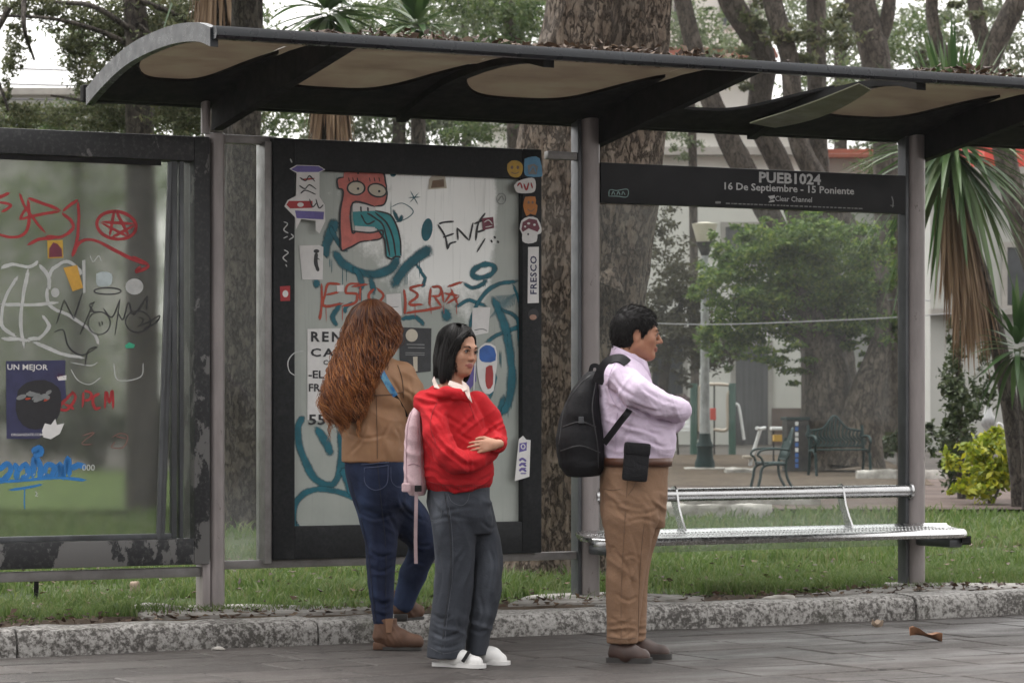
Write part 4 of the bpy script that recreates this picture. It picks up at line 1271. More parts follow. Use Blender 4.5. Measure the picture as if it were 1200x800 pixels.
for i in range(len(ss) - 1):
    for j in range(dn - 1):
        q = i * dn + j
        F.append((q, q + dn, q + dn + 1, q + 1)); F.append((nv + q, nv + q + 1, nv + q + dn + 1, nv + q + dn))
    F.append((i * dn, nv + i * dn, nv + (i + 1) * dn, (i + 1) * dn))
    F.append((i * dn + dn - 1, (i + 1) * dn + dn - 1, nv + (i + 1) * dn + dn - 1, nv + i * dn + dn - 1))
# gap where one bay's sheets have broken away
gap0, gap1 = s_of(838, -.55), s_of(1000, -.55)
b.add(Vv, F)
b.build('soffit', M_roofdark, roof)
# translucent sheets, one per bay; the fourth is broken
def sheet_mesh(s0, s1, d0, d1, n=12):
    b = MB()
    D = np.linspace(d0, d1, n)
    V_ = []
    for d in D: V_ += [(s0, d, arc_z(d)), (s1, d, arc_z(d))]
    b.add(V_, [(2 * i, 2 * i + 1, 2 * i + 3, 2 * i + 2) for i in range(n - 1)])
    return b
for a, c in zip(bays[:-1], bays[1:]):
    if a >= S2 - .01 and c <= S3 + .01:
        continue
    sheet_mesh(a + .001, c - .001, -1.615, 0.05).build('roof_sheet', M_sheet, roof)
sheet_mesh(S2 + .001, gap0, -1.615, .05).build('roof_sheet', M_sheet, roof)
sheet_mesh(gap1, S3 - .001, -1.615, .05).build('roof_sheet', M_sheet, roof)
sheet_mesh(gap0 + .004, gap1 - .004, -.18, .05).build('roof_sheet', M_sheet, roof)
# the loose sheet hanging askew in the gap
hp = [sp(1003, 97, -1.60), sp(868, 143, -.42), sp(915, 147, -.47), sp(1022, 102, -1.50)]
b = MB()
a_, b_, c_, d_ = [Vector(p) for p in hp]
n = 10
Vv = []
for i in range(n + 1):
    t = i / n
    sag = -.03 * math.sin(math.pi * t)
    l = a_.lerp(b_, t) + Vector((0, 0, sag)); r = d_.lerp(c_, t) + Vector((0.0, 0, sag * .5 - .02))
    w = 0.35 + .65 * math.sin(math.pi * min(1, t * .75 + .15))
    m_ = (l + r) / 2
    l = m_ + (l - m_) * w; r = m_ + (r - m_) * w * 1.3
    Vv += [l[:], r[:], (l[0], l[1], l[2] + .006), (r[0], r[1], r[2] + .006)]
F = []
for i in range(n):
    q = i * 4
    F += [(q, q + 1, q + 5, q + 4), (q + 2, q + 6, q + 7, q + 3), (q, q + 4, q + 6, q + 2), (q + 1, q + 3, q + 7, q + 5)]
F += [(0, 2, 3, 1), (n * 4, n * 4 + 1, n * 4 + 3, n * 4 + 2)]
b.add(Vv, F)
o = b.build('loose_sheet', pmat('greenish_sheet', (0.20, 0.20, 0.13), (0.13, 0.125, 0.085), 4, 0.5), roof)
tag(o, 'broken greenish roof sheet hanging askew below its gap')
# arms: tapering black brackets from each post forward to the front rail
for s in (0.065, S2 + 0.075, S3 + .075):
    b = MB()
    lo = [(.05, 2.625), (-.15, 2.655), (-.6, 2.727), (-1.615, 2.888)]
    up = [(-1.615, 2.90)] + [(d, arc_z(d) - .023) for d in (-1.5, -1.35, -1.15, -.95, -.7, -.45, -.2, .05)]
    b.prism(lo + up, 0, s - .03, s + .03)
    b.build('arm', M_roofdark, roof)
for s in (bays[2], bays[4]):
    b = MB()
    D = np.linspace(-1.615, .04, 10)
    for i in range(9):
        b.prism([(D[i], arc_z(D[i]) - .06), (D[i + 1], arc_z(D[i + 1]) - .06), (D[i + 1], arc_z(D[i + 1]) - .023), (D[i], arc_z(D[i]) - .023)], 0, s - .03, s + .03)
    b.build('rib', M_roofdark, roof)
# debris of leaves and twigs lying along the front of the roof: stuff
r = np.random.default_rng(5)
n = 2600
ds = r.uniform(-1.66, -1.0, n) 
Pd = np.stack([r.uniform(SL + .6, SR, n), ds, np.zeros(n)], 1)
heap = np.clip(fbm(Pd * np.array([2.2, 2, 0]), 4, 77) + .35, 0, 1)
keep = r.random(n) < heap * 1.5
Pd = Pd[keep]; heap = heap[keep]
Pd[:, 2] = np.interp(Pd[:, 1], np.concatenate([[-1.7, -1.63], arc[2:, 0]]), np.concatenate([[2.95, 2.95], arc[2:, 1]])) + .008 + r.uniform(0, .045, len(Pd)) * heap
Vl, Fl = leaf_quads(Pd, 0.05, 14, 0.5, 0.6)
o = link('roof_litter', mesh_np('roof_litter', Vl, Fl), M_litter)
o.location = (OX, OY, 0); o.rotation_euler = (0, 0, TH)
tag(o, kind='stuff')

# --- horizontal rails
b = MB()
b.bbox(0.08, sp(321, 0, 0)[0] , -.025, .025, 2.555, 2.60, .006)
b.build('top_rail', M_rail, SH, 40)
b = MB(); b.bbox(sp(640, 0, 0)[0], S2 - .077, -.025, .025, 2.545, 2.59, .006); b.build('top_rail', M_rail, SH, 40)
b = MB(); b.bbox(0.08, S2 - .077, -.02, .03, .318, .362, .006); b.build('low_rail', M_rail, SH, 40)
b = MB(); b.bbox(-1.8, -.056, -.03, .03, .285, .335, .006); b.build('low_rail', M_rail, SH, 40)
# plain glass panes
def pane(s0, s1, z0, z1, d, nm='glass_pane'):
    b = MB(); b.box(s0, s1, d - .004, d + .004, z0, z1)
    return b.build(nm, M_glass, SH)
pane(.085, sp(314, 0, 0)[0], .364, 2.553, 0.012)
pane(S2 + .07, S3 - .08, .34, 2.545, 0.05)

# --- poster panels
def poly_plane(px_pts, d, thick=0.0012):
    """outline traced on the panel face, with a little thickness"""
    P = [sp(x, y, d) for x, y in px_pts]
    return P
class Flat:
    """flat shapes lying on a panel face at offset d (front faces -d)"""
    def __init__(s, d, k=1.0, ox=0.0, oy=0.0):
        s.d, s.k, s.ox, s.oy = d, k, ox, oy
        s.b = MB()
        s.e = []
    def q(s, p):
        return sp(s.ox + p[0] / s.k, s.oy + p[1] / s.k, s.d)
    def poly(s, pts, m=0, lift=0.0, smooth=0):
        if smooth:
            pts = cat_rom(list(pts) + [pts[0]], smooth)[:-1]
        P = [s.q(p) for p in pts]
        P = [(a, b_ - lift, c) for a, b_, c in P]
        n = len(P)
        s.b.add(P, [tuple(range(n))], m); s.e += [1.0] * n
    def stroke(s, pts, w, m=0, lift=0.0, per=5, taper=True, jit=0.0):
        C = cat_rom(pts, per)
        n = len(C)
        if jit:
            C = C + jit * np.stack([vnoise(np.stack([np.arange(n) * .6, np.full(n, pts[0][0]), np.zeros(n)], 1), 3), vnoise(np.stack([np.arange(n) * .6, np.full(n, pts[0][1]), np.zeros(n)], 1), 8)], 1)
        T = np.gradient(C, axis=0); T /= np.linalg.norm(T, axis=1)[:, None] + 1e-9
        N = np.stack([-T[:, 1], T[:, 0]], 1)
        t = np.linspace(0, 1, n)
        ww = w * 0.5 * (np.clip(np.minimum(t, 1 - t) * 9 + .45, 0, 1) if taper else np.ones(n))
        ww = ww * (1 + .18 * vnoise(np.stack([t * n * .35, np.full(n, pts[0][0] * .1), np.full(n, 2.)], 1), 4))
        L, Rr = C + N * ww[:, None], C - N * ww[:, None]
        P = []
        for a, o_, c in zip(L, C, Rr):
            P += [s.q(a), s.q(o_), s.q(c)]
        lift = lift + random.uniform(0, .0004)
        P = [(a, b_ - lift, c) for a, b_, c in P]
        s.b.add(P, [q for i in range(n - 1) for q in ((3 * i, 3 * i + 1, 3 * i + 4, 3 * i + 3), (3 * i + 1, 3 * i + 2, 3 * i + 5, 3 * i + 4))], m)
        tt = np.clip(np.minimum(np.arange(n), n - 1 - np.arange(n)) / 2.0, 0, 1) if taper else np.ones(n)
        for v in tt: s.e += [0.0, float(v), 0.0]
    def ell(s, c, rx, ry, m=0, lift=0.0, rot=0, n=20):
        P = []
        for i in range(n):
            a = 2 * math.pi * i / n
            x, y = rx * math.cos(a), ry * math.sin(a)
            P.append((c[0] + x * math.cos(rot) - y * math.sin(rot), c[1] + x * math.sin(rot) + y * math.cos(rot)))
        s.poly(P, m, lift)
    def ring(s, c, rx, ry, w, m=0, lift=0.0, rot=0):
        P = []
        for i in range(23):
            a = 2 * math.pi * i / 21
            x, y = rx * math.cos(a), ry * math.sin(a)
            P.append((c[0] + x * math.cos(rot) - y * math.sin(rot), c[1] + x * math.sin(rot) + y * math.cos(rot)))
        s.stroke(P, w, m, lift, 2, False)
    def build(s, name, mats, parent, label=None):
        o = s.b.build(name, mats, parent, fix=False)
        at_ = o.data.attributes.new('edge', 'FLOAT', 'POINT')
        at_.data.foreach_set('value', np.array(s.e, np.float32))
        if label: o['label'] = label
        return o
def text_mesh(txt, size, bold=0.0, spacing=1.0, align='CENTER'):
    cu = bpy.data.curves.new('lettering', 'FONT')
    cu.body = txt; cu.size = size; cu.align_x = align; cu.align_y = 'CENTER'
    cu.offset = bold; cu.space_character = spacing; cu.resolution_u = 2
    o = bpy.data.objects.new('lettering', cu)
    COL.objects.link(o)
    dg = bpy.context.evaluated_depsgraph_get()
    me = bpy.data.meshes.new_from_object(o.evaluated_get(dg))
    bpy.data.objects.remove(o)
    return me
def text_on(txt, px0, px1, pyc, d, hpx, mat_, parent, bold=0.0, name='lettering', spacing=1.0, rot=0.0, fit=True, shear=0.0):
    """text on the vertical plane d of the shelter, between two pixel columns, centred on a pixel row"""
    a, c = sp(px0, pyc, d), sp(px1, pyc, d)
    k = (OY + a[0] * ST + d * CT) / FPX
    me = text_mesh(txt, hpx * k / 0.72, bold * hpx * k, spacing)
    n = len(me.vertices)
    co = np.zeros(n * 3, np.float32); me.vertices.foreach_get('co', co); co = co.reshape(-1, 3)
    ext = co[:, 0].max() - co[:, 0].min()
    tgt = abs(c[0] - a[0]) if not rot else ext
    sc = tgt / ext if fit and not rot else 1.0
    x = (co[:, 0] - (co[:, 0].max() + co[:, 0].min()) / 2) * sc
    y = co[:, 1] - (co[:, 1].max() + co[:, 1].min()) / 2
    cr, sr = math.cos(rot), math.sin(rot)
    x, y = x * cr - y * sr, x * sr + y * cr
    out = np.stack([(a[0] + c[0]) / 2 + x, np.full(n, d), (a[2] + c[2]) / 2 + y], 1)
    me.vertices.foreach_set('co', out.astype(np.float32).ravel())
    me.update()
    o = link(name, me, mat_, parent)
    return o
def paint(name, c, rough=0.45, var=0.8):
    return pmat(name, c, tuple(x * var for x in c), 18, rough, lo=.4, hi=.6)
def spray(name, c, soft=0.5, dens=1.0, var=0.75):
    """sprayed paint: thins out into a speckled edge"""
    t = NT(name)
    at_ = t.node('ShaderNodeAttribute'); at_.attribute_name = 'edge'
    t.set(base=t.ramp(t.noise(16, 5, .6), [(.35, c), (.65, tuple(x * var for x in c))]), rough=.5)
    sp_ = t.math('SUBTRACT', t.noise(170, 3, .7), .5)
    bl = t.math('SUBTRACT', t.noise(9, 5, .65), .5)
    f = t.math('ADD', at_.outputs['Fac'], t.math('ADD', t.math('MULTIPLY', sp_, .55), t.math('MULTIPLY', bl, .5)))
    a = t.ramp(f, [(.02, (0, 0, 0)), (.02 + soft * .75, (dens,) * 3)])
    tp = t.node('ShaderNodeBsdfTransparent'); mx = t.node('ShaderNodeMixShader')
    t.l.new(a, mx.inputs[0]); t.l.new(tp.outputs[0], mx.inputs[1]); t.l.new(t.bsdf.outputs[0], mx.inputs[2]); t.l.new(mx.outputs[0], t.out.inputs['Surface'])
    return t.mat
P_red = spray('red_spray', (0.40, 0.022, 0.028), .3); P_red2 = spray('orange_red_spray', (0.50, 0.065, 0.03), .35, .9)
P_white = spray('white_spray', (0.60, 0.61, 0.60), .35, .85); P_black = paint('black_ink', (0.014, 0.014, 0.018))
P_orange = paint('orange_paper', (0.62, 0.34, 0.045)); P_lblue = paint('pale_blue_paper', (0.48, 0.55, 0.56))
P_blue = spray('blue_spray', (0.022, 0.20, 0.55), .3); P_teal = spray('teal_spray', (0.004, 0.135, 0.185), .6, .95, .6)
P_pink = paint('coral_pink', (0.62, 0.16, 0.13)); P_teal2 = paint('bright_teal', (0.03, 0.30, 0.33)); P_paper = paint('white_paper', (0.72, 0.71, 0.70), .7, .92)
P_grey = paint('grey_ink', (0.22, 0.23, 0.23)); P_navy = paint('navy_ink', (0.030, 0.032, 0.095)); P_maroon = paint('maroon_ink', (0.16, 0.02, 0.045))
P_yel = paint('yellow_ink', (0.55, 0.33, 0.03)); P_violet = paint('violet_ink', (0.13, 0.10, 0.34)); P_skyb = paint('sky_blue_ink', (0.10, 0.30, 0.50)); P_green = paint('green_ink', (0.03, 0.38, 0.22))
P_cream = paint('cream_paper', (0.60, 0.55, 0.45), .7, .9); P_brown = paint('brown_ink', (0.20, 0.12, 0.07)); P_dark = paint('charcoal_paper', (0.045, 0.047, 0.052), .6)

DF = -0.075   # front face of the panels
def ad_panel(label, s0, s1, z0, z1, bw, top, bot, m):
    b = MB()
    b.bbox(s0, s0 + bw, DF, .075, z0, z1, .008)
    b.bbox(s1 - bw, s1, DF, .075, z0, z1, .008)
    b.bbox(s0 + bw, s1 - bw, DF + .002, .073, z1 - top, z1 - .001, .006)
    b.bbox(s0 + bw, s1 - bw, DF + .002, .073, z0 + .001, z0 + bot, .006)
    o = b.build('poster_panel', m, SH, 40)
    o['label'] = label
    return o
# ---- left panel (frosted, broken inner frame)
zt1 = sp(238, 160, DF)[2]; zb1 = sp(238, 661, DF)[2]
pl1 = ad_panel('left poster panel with a misted cover, peeling black frame and red tags', -1.62, -.025, zb1, zt1, 0.088, .13, .135, M_peel)
b = MB()
sa = sp(203, 0, DF)[0]
b.bbox(sa + .002, sa + .030, DF + .02, DF + .06, zb1 + .137, zt1 - .132, .004); b.bbox(sa + .042, sa + .064, DF + .012, DF + .05, zb1 + .137, zt1 - .132, .003)
b.bbox(-1.53, sa, DF + .02, DF + .06, zb1 + .137, zb1 + .165, .004); b.build('inner_frame', M_alu, pl1, 40)
b = MB(); b.bbox(-1.53, sp(190, 0, DF)[0], DF + .012, DF + .018, zt1 - .16, zt1 - .132, .002)
b.build('gasket', M_roofdark, pl1)
b = MB()
p0, p1 = sp(200, 190, DF + .03), sp(186, 634, DF + .03)
b.tube([p0, p1], .016, 6); b.tube([(p0[0] + .028, p0[1], p0[2]), (p1[0] + .022, p1[1], p1[2])], .011, 6); b.build('loose_trim', M_alu, pl1, 40)
b = MB(); b.box(-1.53, -.115, -.012, -.004, zb1 + .137, zt1 - .132); b.build('poster_cover', M_frost, pl1)
DG = -0.0135
f = Flat(DG, 2.857, 0, 200)
rs = [[(36, 74), (0, 88), (-20, 96)], [(-10, 104), (38, 116), (2, 140)], [(-10, 213), (45, 223), (85, 207), (98, 160), (93, 92)], [(66, 75), (92, 135), (155, 212)],
      [(90, 90), (150, 112), (205, 134)], [(205, 137), (130, 148), (60, 165)], [(66, 164), (85, 130), (102, 108)], [(205, 140), (238, 168), (243, 195), (205, 222), (150, 218)],
      [(207, 138), (240, 112), (263, 97)], [(263, 97), (263, 180), (256, 240), (240, 290)], [(90, 250), (130, 230), (200, 222)], [(240, 290), (268, 240), (320, 233), (400, 275), (497, 318)],
      [(440, 285), (497, 318), (455, 338), (472, 320)], [(385, 128), (365, 228)], [(385, 128), (434, 225)], [(330, 170), (457, 180)], [(330, 170), (434, 225)], [(457, 180), (365, 228)]]
for q in rs: f.stroke(q, 12, 0, jit=1.2)
f.ring((390, 183), 66, 46, 12, 0, rot=.15)
f.build('graffiti', P_red, pl1, 'red spray tag with an arrow and a circled star')
f = Flat(DG, 2.857, 0, 200)
for q in ([(250, 735), (200, 790), (225, 800), (252, 760), (240, 735)], [(215, 780), (250, 800)], [(275, 795), (280, 735)], [(280, 735), (305, 745), (300, 765), (282, 768)], [(335, 745), (312, 760), (318, 795), (340, 792)], [(350, 800), (356, 740), (366, 775), (376, 735), (378, 800)]):
    f.stroke(q, 11, 0, jit=.8)
f.build('graffiti', P_red, pl1, 'red spray letters QPCM beside the poster')
f = Flat(DG, 2.857, 0, 200)
for q in ([(0, 330), (40, 312), (100, 322), (130, 300)], [(98, 320), (75, 430), (70, 520), (80, 600)], [(62, 350), (20, 420), (5, 515), (60, 560)], [(-5, 447), (90, 450), (205, 442)],
          [(160, 380), (178, 330), (225, 305), (265, 330), (270, 352)], [(160, 380), (166, 450), (240, 490), (310, 540), (332, 585)], [(105, 570), (200, 610), (290, 630)], [(0, 560), (60, 565), (108, 570)], [(130, 310), (158, 350), (168, 400)], [(140, 480), (165, 520), (130, 560), (90, 560)]):
    f.stroke(q, 14, 0, jit=2)
f.ell((450, 388), 30, 27); f.ell((185, 408), 14, 16); f.poly([(275, 300), (286, 298), (286, 408), (278, 410)])
for q in ([(300, 280), (312, 305), (330, 285), (340, 305)], [(235, 660), (260, 700), (300, 715), (340, 690)], [(380, 640), (395, 700), (470, 690), (480, 640)], [(230, 640), (300, 652), (330, 640)]): f.stroke(q, 4, 0)
f.build('graffiti', P_white, pl1, 'white spray scrawl with loops')
f = Flat(DG - .002, 2.857, 0, 200)
for q in ([(190, 510), (215, 432)], [(215, 432), (247, 496)], [(247, 496), (276, 408)], [(268, 548), (312, 445)], [(300, 470), (330, 475)], [(318, 440), (300, 450), (320, 480)], [(345, 460), (375, 490), (402, 430)], [(402, 430), (385, 550)], [(392, 470), (412, 498), (430, 440), (448, 482), (494, 418)], [(494, 418), (490, 466)],
          [(180, 540), (212, 534), (230, 590), (275, 617), (325, 590), (295, 603), (284, 655)], [(460, 522), (500, 505), (535, 485), (520, 510), (480, 530)], [(331, 505), (336, 522)], [(341, 503), (343, 517)], [(465, 490), (480, 498), (472, 515)]):
    f.stroke(q, 4.6, 0)
f.ring((332, 510), 37, 38, 4.2); f.ring((462, 505), 42, 36, 4.2); f.ring((360, 403), 45, 11, 4.4)
f.build('graffiti', P_black, pl1, 'thin black marker tag under a halo')
f = Flat(DG - .003, 2.857, 0, 200)
f.poly([(212, 325), (258, 316), (278, 392), (243, 404), (222, 350)], 0)
f.build('sticker', P_orange, pl1, 'orange scrap of a sticker')
f = Flat(DG - .003, 2.857, 0, 200)
f.poly([(322, 345), (345, 338), (374, 346), (372, 380), (348, 388), (324, 382)], 1, 0, 3)
f.build('sticker', [P_orange, P_lblue], pl1, 'pale blue scrap of a sticker')
f = Flat(DG - .003, 2.857, 0, 200)
f.poly([(158, 234), (210, 232), (212, 292), (160, 294)], 2); f.poly([(165, 260), (178, 240), (192, 245), (206, 262), (208, 288), (164, 290)], 3, .0012)
f.build('sticker', [P_orange, P_lblue, P_yel, P_maroon, P_green], pl1, 'square yellow sticker with a dark figure')
f = Flat(DG - .003, 2.857, 0, 200)
f.poly([(418, 585), (432, 574), (452, 582), (448, 593), (422, 594)], 4)
f.build('sticker', [P_orange, P_lblue, P_yel, P_maroon, P_green], pl1, 'green speck of a torn sticker')
f = Flat(DG - .003, 2.857, 0, 200)
f.poly([(20, 637), (219, 634), (218, 700), (222, 760), (160, 790), (175, 830), (150, 880), (130, 897), (22, 897)], 0)
f.poly([(60, 735), (90, 708), (150, 700), (195, 725), (205, 760), (200, 810), (175, 850), (120, 866), (75, 850), (52, 800)], 1, .0012, 2)
for i in range(16):
    a = random.uniform(0, 6.3); q = random.uniform(0, 60)
    f.ell((128 + q * math.cos(a), 765 - abs(q * .7 * math.sin(a))), random.uniform(6, 20), random.uniform(4, 10), 2 if i % 4 else 4, .002 + .0002 * i, random.uniform(-.7, .7), 9)
f.poly([(140, 870), (150, 845), (170, 850), (185, 830), (190, 850), (215, 845), (200, 880), (170, 898), (145, 892)], 3, .0014)
f.poly([(190, 690), (222, 684), (222, 700), (196, 702)], 3, .0014)
po = f.build('poster', [P_navy, P_black, P_grey, P_paper, P_red2], pl1, 'torn dark blue poster showing a globe')
text_on('UN MEJOR', 8.5, 56, 431, DG - .0055, 6.5, P_paper, po, .02)
text_on('PAÍS', 53, 76, 440, DG - .0055, 5.0, P_red, po, .02)
text_on('ORGANIZATE.COM', 13, 50, 509, DG - .0055, 3.0, P_paper, po, .01)
f = Flat(DG - .002, 2.353, 0, 460)
for q in ([(-5, 215), (20, 195), (30, 215), (10, 240), (-5, 240)], [(40, 190), (48, 215), (42, 240)], [(48, 215), (70, 198), (78, 225), (55, 240)], [(88, 238), (96, 180), (112, 205), (108, 240)], [(85, 165), (108, 152), (110, 168), (90, 172)], [(120, 240), (128, 200), (150, 205), (140, 232), (122, 225)], [(155, 240), (165, 195), (172, 235), (188, 180), (190, 235)], [(195, 210), (215, 200), (240, 205)]):
    f.stroke(q, 18, 0, jit=1)
f.stroke([(-5, 246), (80, 240), (160, 234), (243, 242)], 10, 0); f.stroke([(22, 268), (70, 262), (120, 252)], 8, 0); f.stroke([(68, 255), (67, 300), (68, 322)], 4, 0)
f.build('graffiti', P_blue, pl1, 'bright blue spray tag near the bottom of the cover')
f = Flat(DG - .003, 2.353, 0, 460)
for x in (232, 244, 256): f.ring((x, 206), 4, 7, 3.5)
f.stroke([(96, 270), (102, 278), (98, 284), (106, 285)], 3); 
for x in (70, 92, 120): f.stroke([(x, 228), (x + 4, 222)], 3)
f.build('graffiti', P_white, pl1, 'small white marks beside the blue tag')
f = Flat(DG - .001, 2.353, 0, 460)
P_fade = spray('faded_red_spray', (0.24, 0.12, 0.10), .5, .7)
f.stroke([(220, 120), (260, 110), (225, 140), (262, 142)], 5)
f.build('graffiti', P_fade, pl1, 'faded red smudge on the cover')
f = Flat(DG - .001, 2.353, 0, 460)
for q in ([(305, 125), (330, 112), (352, 120), (340, 150), (308, 150), (320, 132)], [(312, 118), (355, 128)]): f.stroke(q, 5)
f.build('graffiti', P_fade, pl1, 'faded orange smudge right of the blue tag')

# ---- middle panel (graffiti monster, stickers, posters)
a_ = sp(321, 161, DF); c_ = sp(635, 176, DF)
zt2 = a_[2]; zb2 = sp(319, 656, DF)[2]
pl2 = ad_panel('middle poster panel in a clean black frame covered with stickers and teal graffiti', a_[0], c_[0], zb2, zt2, 0.122, .165, .175, M_blackp)
b = MB(); b.bbox(a_[0] - .045, a_[0] - .004, -.06, .06, zb2 - .02, zt2 - .02, .008); b.build('edge_post', M_rail, pl2, 40)
b = MB(); b.box(a_[0] + .1225, c_[0] - .1225, -.03, -.02, zb2 + .1755, zt2 - .1655); b.build('backing', M_back, pl2)
DB = -.0315
f = Flat(DB, 2.668, 310, 150)
T = f.stroke
for q, w in (([(228, 285), (205, 330), (190, 385), (185, 400)], 26), ([(213, 380), (250, 428), (330, 458), (395, 440), (422, 398)], 24), ([(275, 432), (300, 470), (300, 510)], 18), ([(330, 458), (342, 525)], 18), ([(395, 502), (440, 440), (480, 402), (525, 372)], 30), ([(150, 490), (175, 480)], 26),
             ([(640, 622), (668, 545), (720, 492), (800, 478)], 11), ([(712, 520), (742, 590), (762, 670), (772, 760), (765, 850), (735, 900)], 25), ([(690, 672), (740, 642), (832, 612)], 13), ([(752, 830), (730, 895), (700, 920)], 20), ([(565, 560), (572, 610)], 26), ([(250, 580), (255, 560), (280, 545)], 10)):
    T(q, w * 1.45, 0, jit=1.5)
f.ell((508, 318), 17, 36, rot=.15); f.ring((685, 447), 36, 19, 22, rot=-.3); f.ell((402, 145), 9, 8)
for q in ([(395, 225), (400, 290), (440, 285), (465, 260), (430, 235), (390, 250)], [(455, 195), (480, 240)], [(485, 200), (452, 235)], [(448, 218), (490, 216)]): T(q, 3.5, 0)
T([(400, 250), (420, 290), (432, 270)], 16, 0)
for i in range(14): T([(700 + i * 6, 600 - i * 3), (735 + i * 4, 545 - i * 2), (720 + i * 6, 520)], 2.2, 0)
for q, w in (([(590, 560), (640, 540), (700, 560)], 14), ([(620, 480), (660, 500), (700, 470)], 12), ([(735, 560), (790, 600), (800, 700)], 12), ([(690, 720), (720, 780), (700, 850)], 13), ([(420, 600), (470, 590), (500, 620)], 16), ([(240, 545), (215, 590), (230, 620)], 16), ([(205, 300), (225, 350), (260, 390)], 14), ([(470, 420), (500, 470), (490, 500)], 12), ([(775, 480), (800, 560), (806, 640)], 9), ([(660, 560), (640, 640), (648, 700)], 8)):
    T(q, w * 1.3, 0, jit=2.5)
rdp = random.Random(9)
for x, y in ((205, 405), (335, 520), (300, 505), (735, 690), (768, 850), (480, 402), (440, 450), (250, 430), (690, 470), (760, 640)):
    for _ in range(2):
        xx = x + rdp.uniform(-8, 8); T([(xx, y), (xx + rdp.uniform(-1, 1), y + rdp.uniform(25, 80))], 3.2, 0)
o = f.build('graffiti', P_teal, pl2, 'broad teal spray strokes across the panel')
f = Flat(DB - .0005, 2.668, 310, 400)
for q, w in (([(235, 250), (242, 370), (215, 445), (160, 430), (115, 345), (105, 265), (128, 232)], 21), ([(92, 610), (95, 510), (150, 464), (230, 470), (310, 500)], 17), ([(160, 262), (190, 310), (210, 360)], 24), ([(245, 390), (262, 440), (280, 490)], 26), ([(92, 560), (110, 590), (135, 610)], 14)):
    f.stroke(q, w * 1.45, 0, jit=1.5)
f.build('graffiti', P_teal, pl2, 'teal spray loop at the lower left of the panel')
f = Flat(DB - .0012, 2.668, 310, 150)
_W = ([(240, 490), (200, 487), (190, 520), (185, 556), (250, 548)], [(190, 522), (238, 512)], [(300, 485), (262, 490), (255, 515), (290, 520), (280, 548), (240, 555)], [(268, 495), (330, 488)], [(300, 490), (298, 545)], [(345, 500), (325, 525), (345, 550), (372, 525), (350, 498)], [(180, 480), (178, 560), (172, 600)], [(435, 500), (440, 545), (436, 585)], [(436, 580), (500, 570), (560, 560)], [(500, 490), (455, 500), (480, 522), (452, 550), (500, 552)], [(515, 560), (520, 495)], [(520, 495), (550, 498), (548, 522), (520, 526)], [(530, 526), (556, 560)], [(555, 500), (560, 548)], [(560, 548), (592, 505)], [(555, 515), (612, 525)], [(612, 525), (565, 550)], [(580, 495), (606, 556)], [(566, 498), (626, 480)])
for nm_, lo_, hi_ in (('orange red letters scrawled left of the long curls', 0, 420), ('orange red letters with a star scrawled right of the long curls', 420, 900)):
    f = Flat(DB - .0012, 2.668, 310, 150)
    for q in _W:
        if lo_ <= q[0][0] < hi_: f.stroke(q, 9.5, 0, jit=1)
    for x in (192, 243, 300, 440, 470, 520, 560, 600):
        if lo_ <= x < hi_: f.stroke([(x, 548), (x + 1, 585 + (x * 7) % 40)], 2.6, 0)
    f.build('graffiti', P_red2, pl2, nm_)
f = Flat(DB - .0012, 2.668, 310, 150)
for q in ([(545, 300), (560, 295), (592, 292)], [(542, 302), (565, 340), (572, 380)], [(558, 342), (592, 330)], [(572, 378), (580, 362), (600, 355)], [(605, 350), (602, 312)], [(602, 312), (640, 352)], [(640, 352), (652, 296)], [(660, 352), (668, 300), (690, 266)], [(655, 300), (690, 285)], [(664, 326), (690, 318)], [(690, 345), (664, 388)], [(708, 350), (712, 358)], [(728, 352), (732, 360)], [(718, 338), (722, 346)]):
    f.stroke(q, 6, 0)
f.build('graffiti', P_black, pl2, 'black marker letters at the upper right')
# monster head
f = Flat(DB - .002, 2.668, 310, 150)
f.poly([(248, 140), (262, 122), (290, 112), (340, 112), (368, 136), (378, 170), (382, 212), (372, 240), (340, 246), (275, 234), (273, 322), (368, 320), (366, 345), (330, 352), (300, 355), (262, 376), (240, 380), (236, 340), (235, 270), (245, 200), (230, 188), (228, 160), (246, 154)], 0, 0, 2)
f.poly([(245, 128), (250, 106), (290, 90), (348, 94), (364, 116), (340, 110), (300, 108), (262, 120)], 1, .0012)
f.poly([(275, 236), (345, 244), (352, 262), (276, 262)], 2, .0008); f.poly([(282, 306), (345, 310), (350, 326), (284, 324)], 2, .0012)
f.poly([(276, 262), (345, 259), (392, 272), (412, 305), (422, 345), (426, 398), (412, 408), (396, 404), (380, 400), (374, 350), (352, 316), (320, 308), (282, 308)], 3, .0009, 2)
f.ell((286, 188), 27, 21, 4, .0012); f.ell((352, 195), 29, 20, 4, .0012, .25)
f.ring((286, 188), 27, 21, 5, 1, .0016); f.ring((352, 195), 29, 20, 5, 1, .0016, .25)
f.ell((292, 190), 4, 4, 1, .0018); f.ell((358, 198), 4, 4, 1, .0018)
for q in ([(248, 140), (262, 122), (300, 110), (345, 112), (370, 138), (380, 180), (382, 215), (372, 240), (345, 246)], [(345, 246), (275, 234), (273, 322), (285, 325)], [(273, 322), (330, 328), (368, 320), (364, 345), (330, 352)], [(330, 352), (300, 356), (262, 376), (240, 381), (236, 340), (235, 270), (245, 200), (230, 188), (228, 160), (248, 154)], [(345, 259), (392, 272), (412, 305), (424, 350), (426, 400)], [(352, 316), (374, 350), (380, 402)], [(300, 270), (320, 300), (345, 290)], [(320, 266), (350, 285), (372, 310), (392, 400)], [(345, 264), (380, 295), (400, 340), (410, 400)], [(380, 402), (396, 410), (410, 402), (426, 404)], [(300, 245), (302, 262)], [(322, 248), (324, 262)]):
    f.stroke(q, 5.5, 1, .0018, jit=.8)
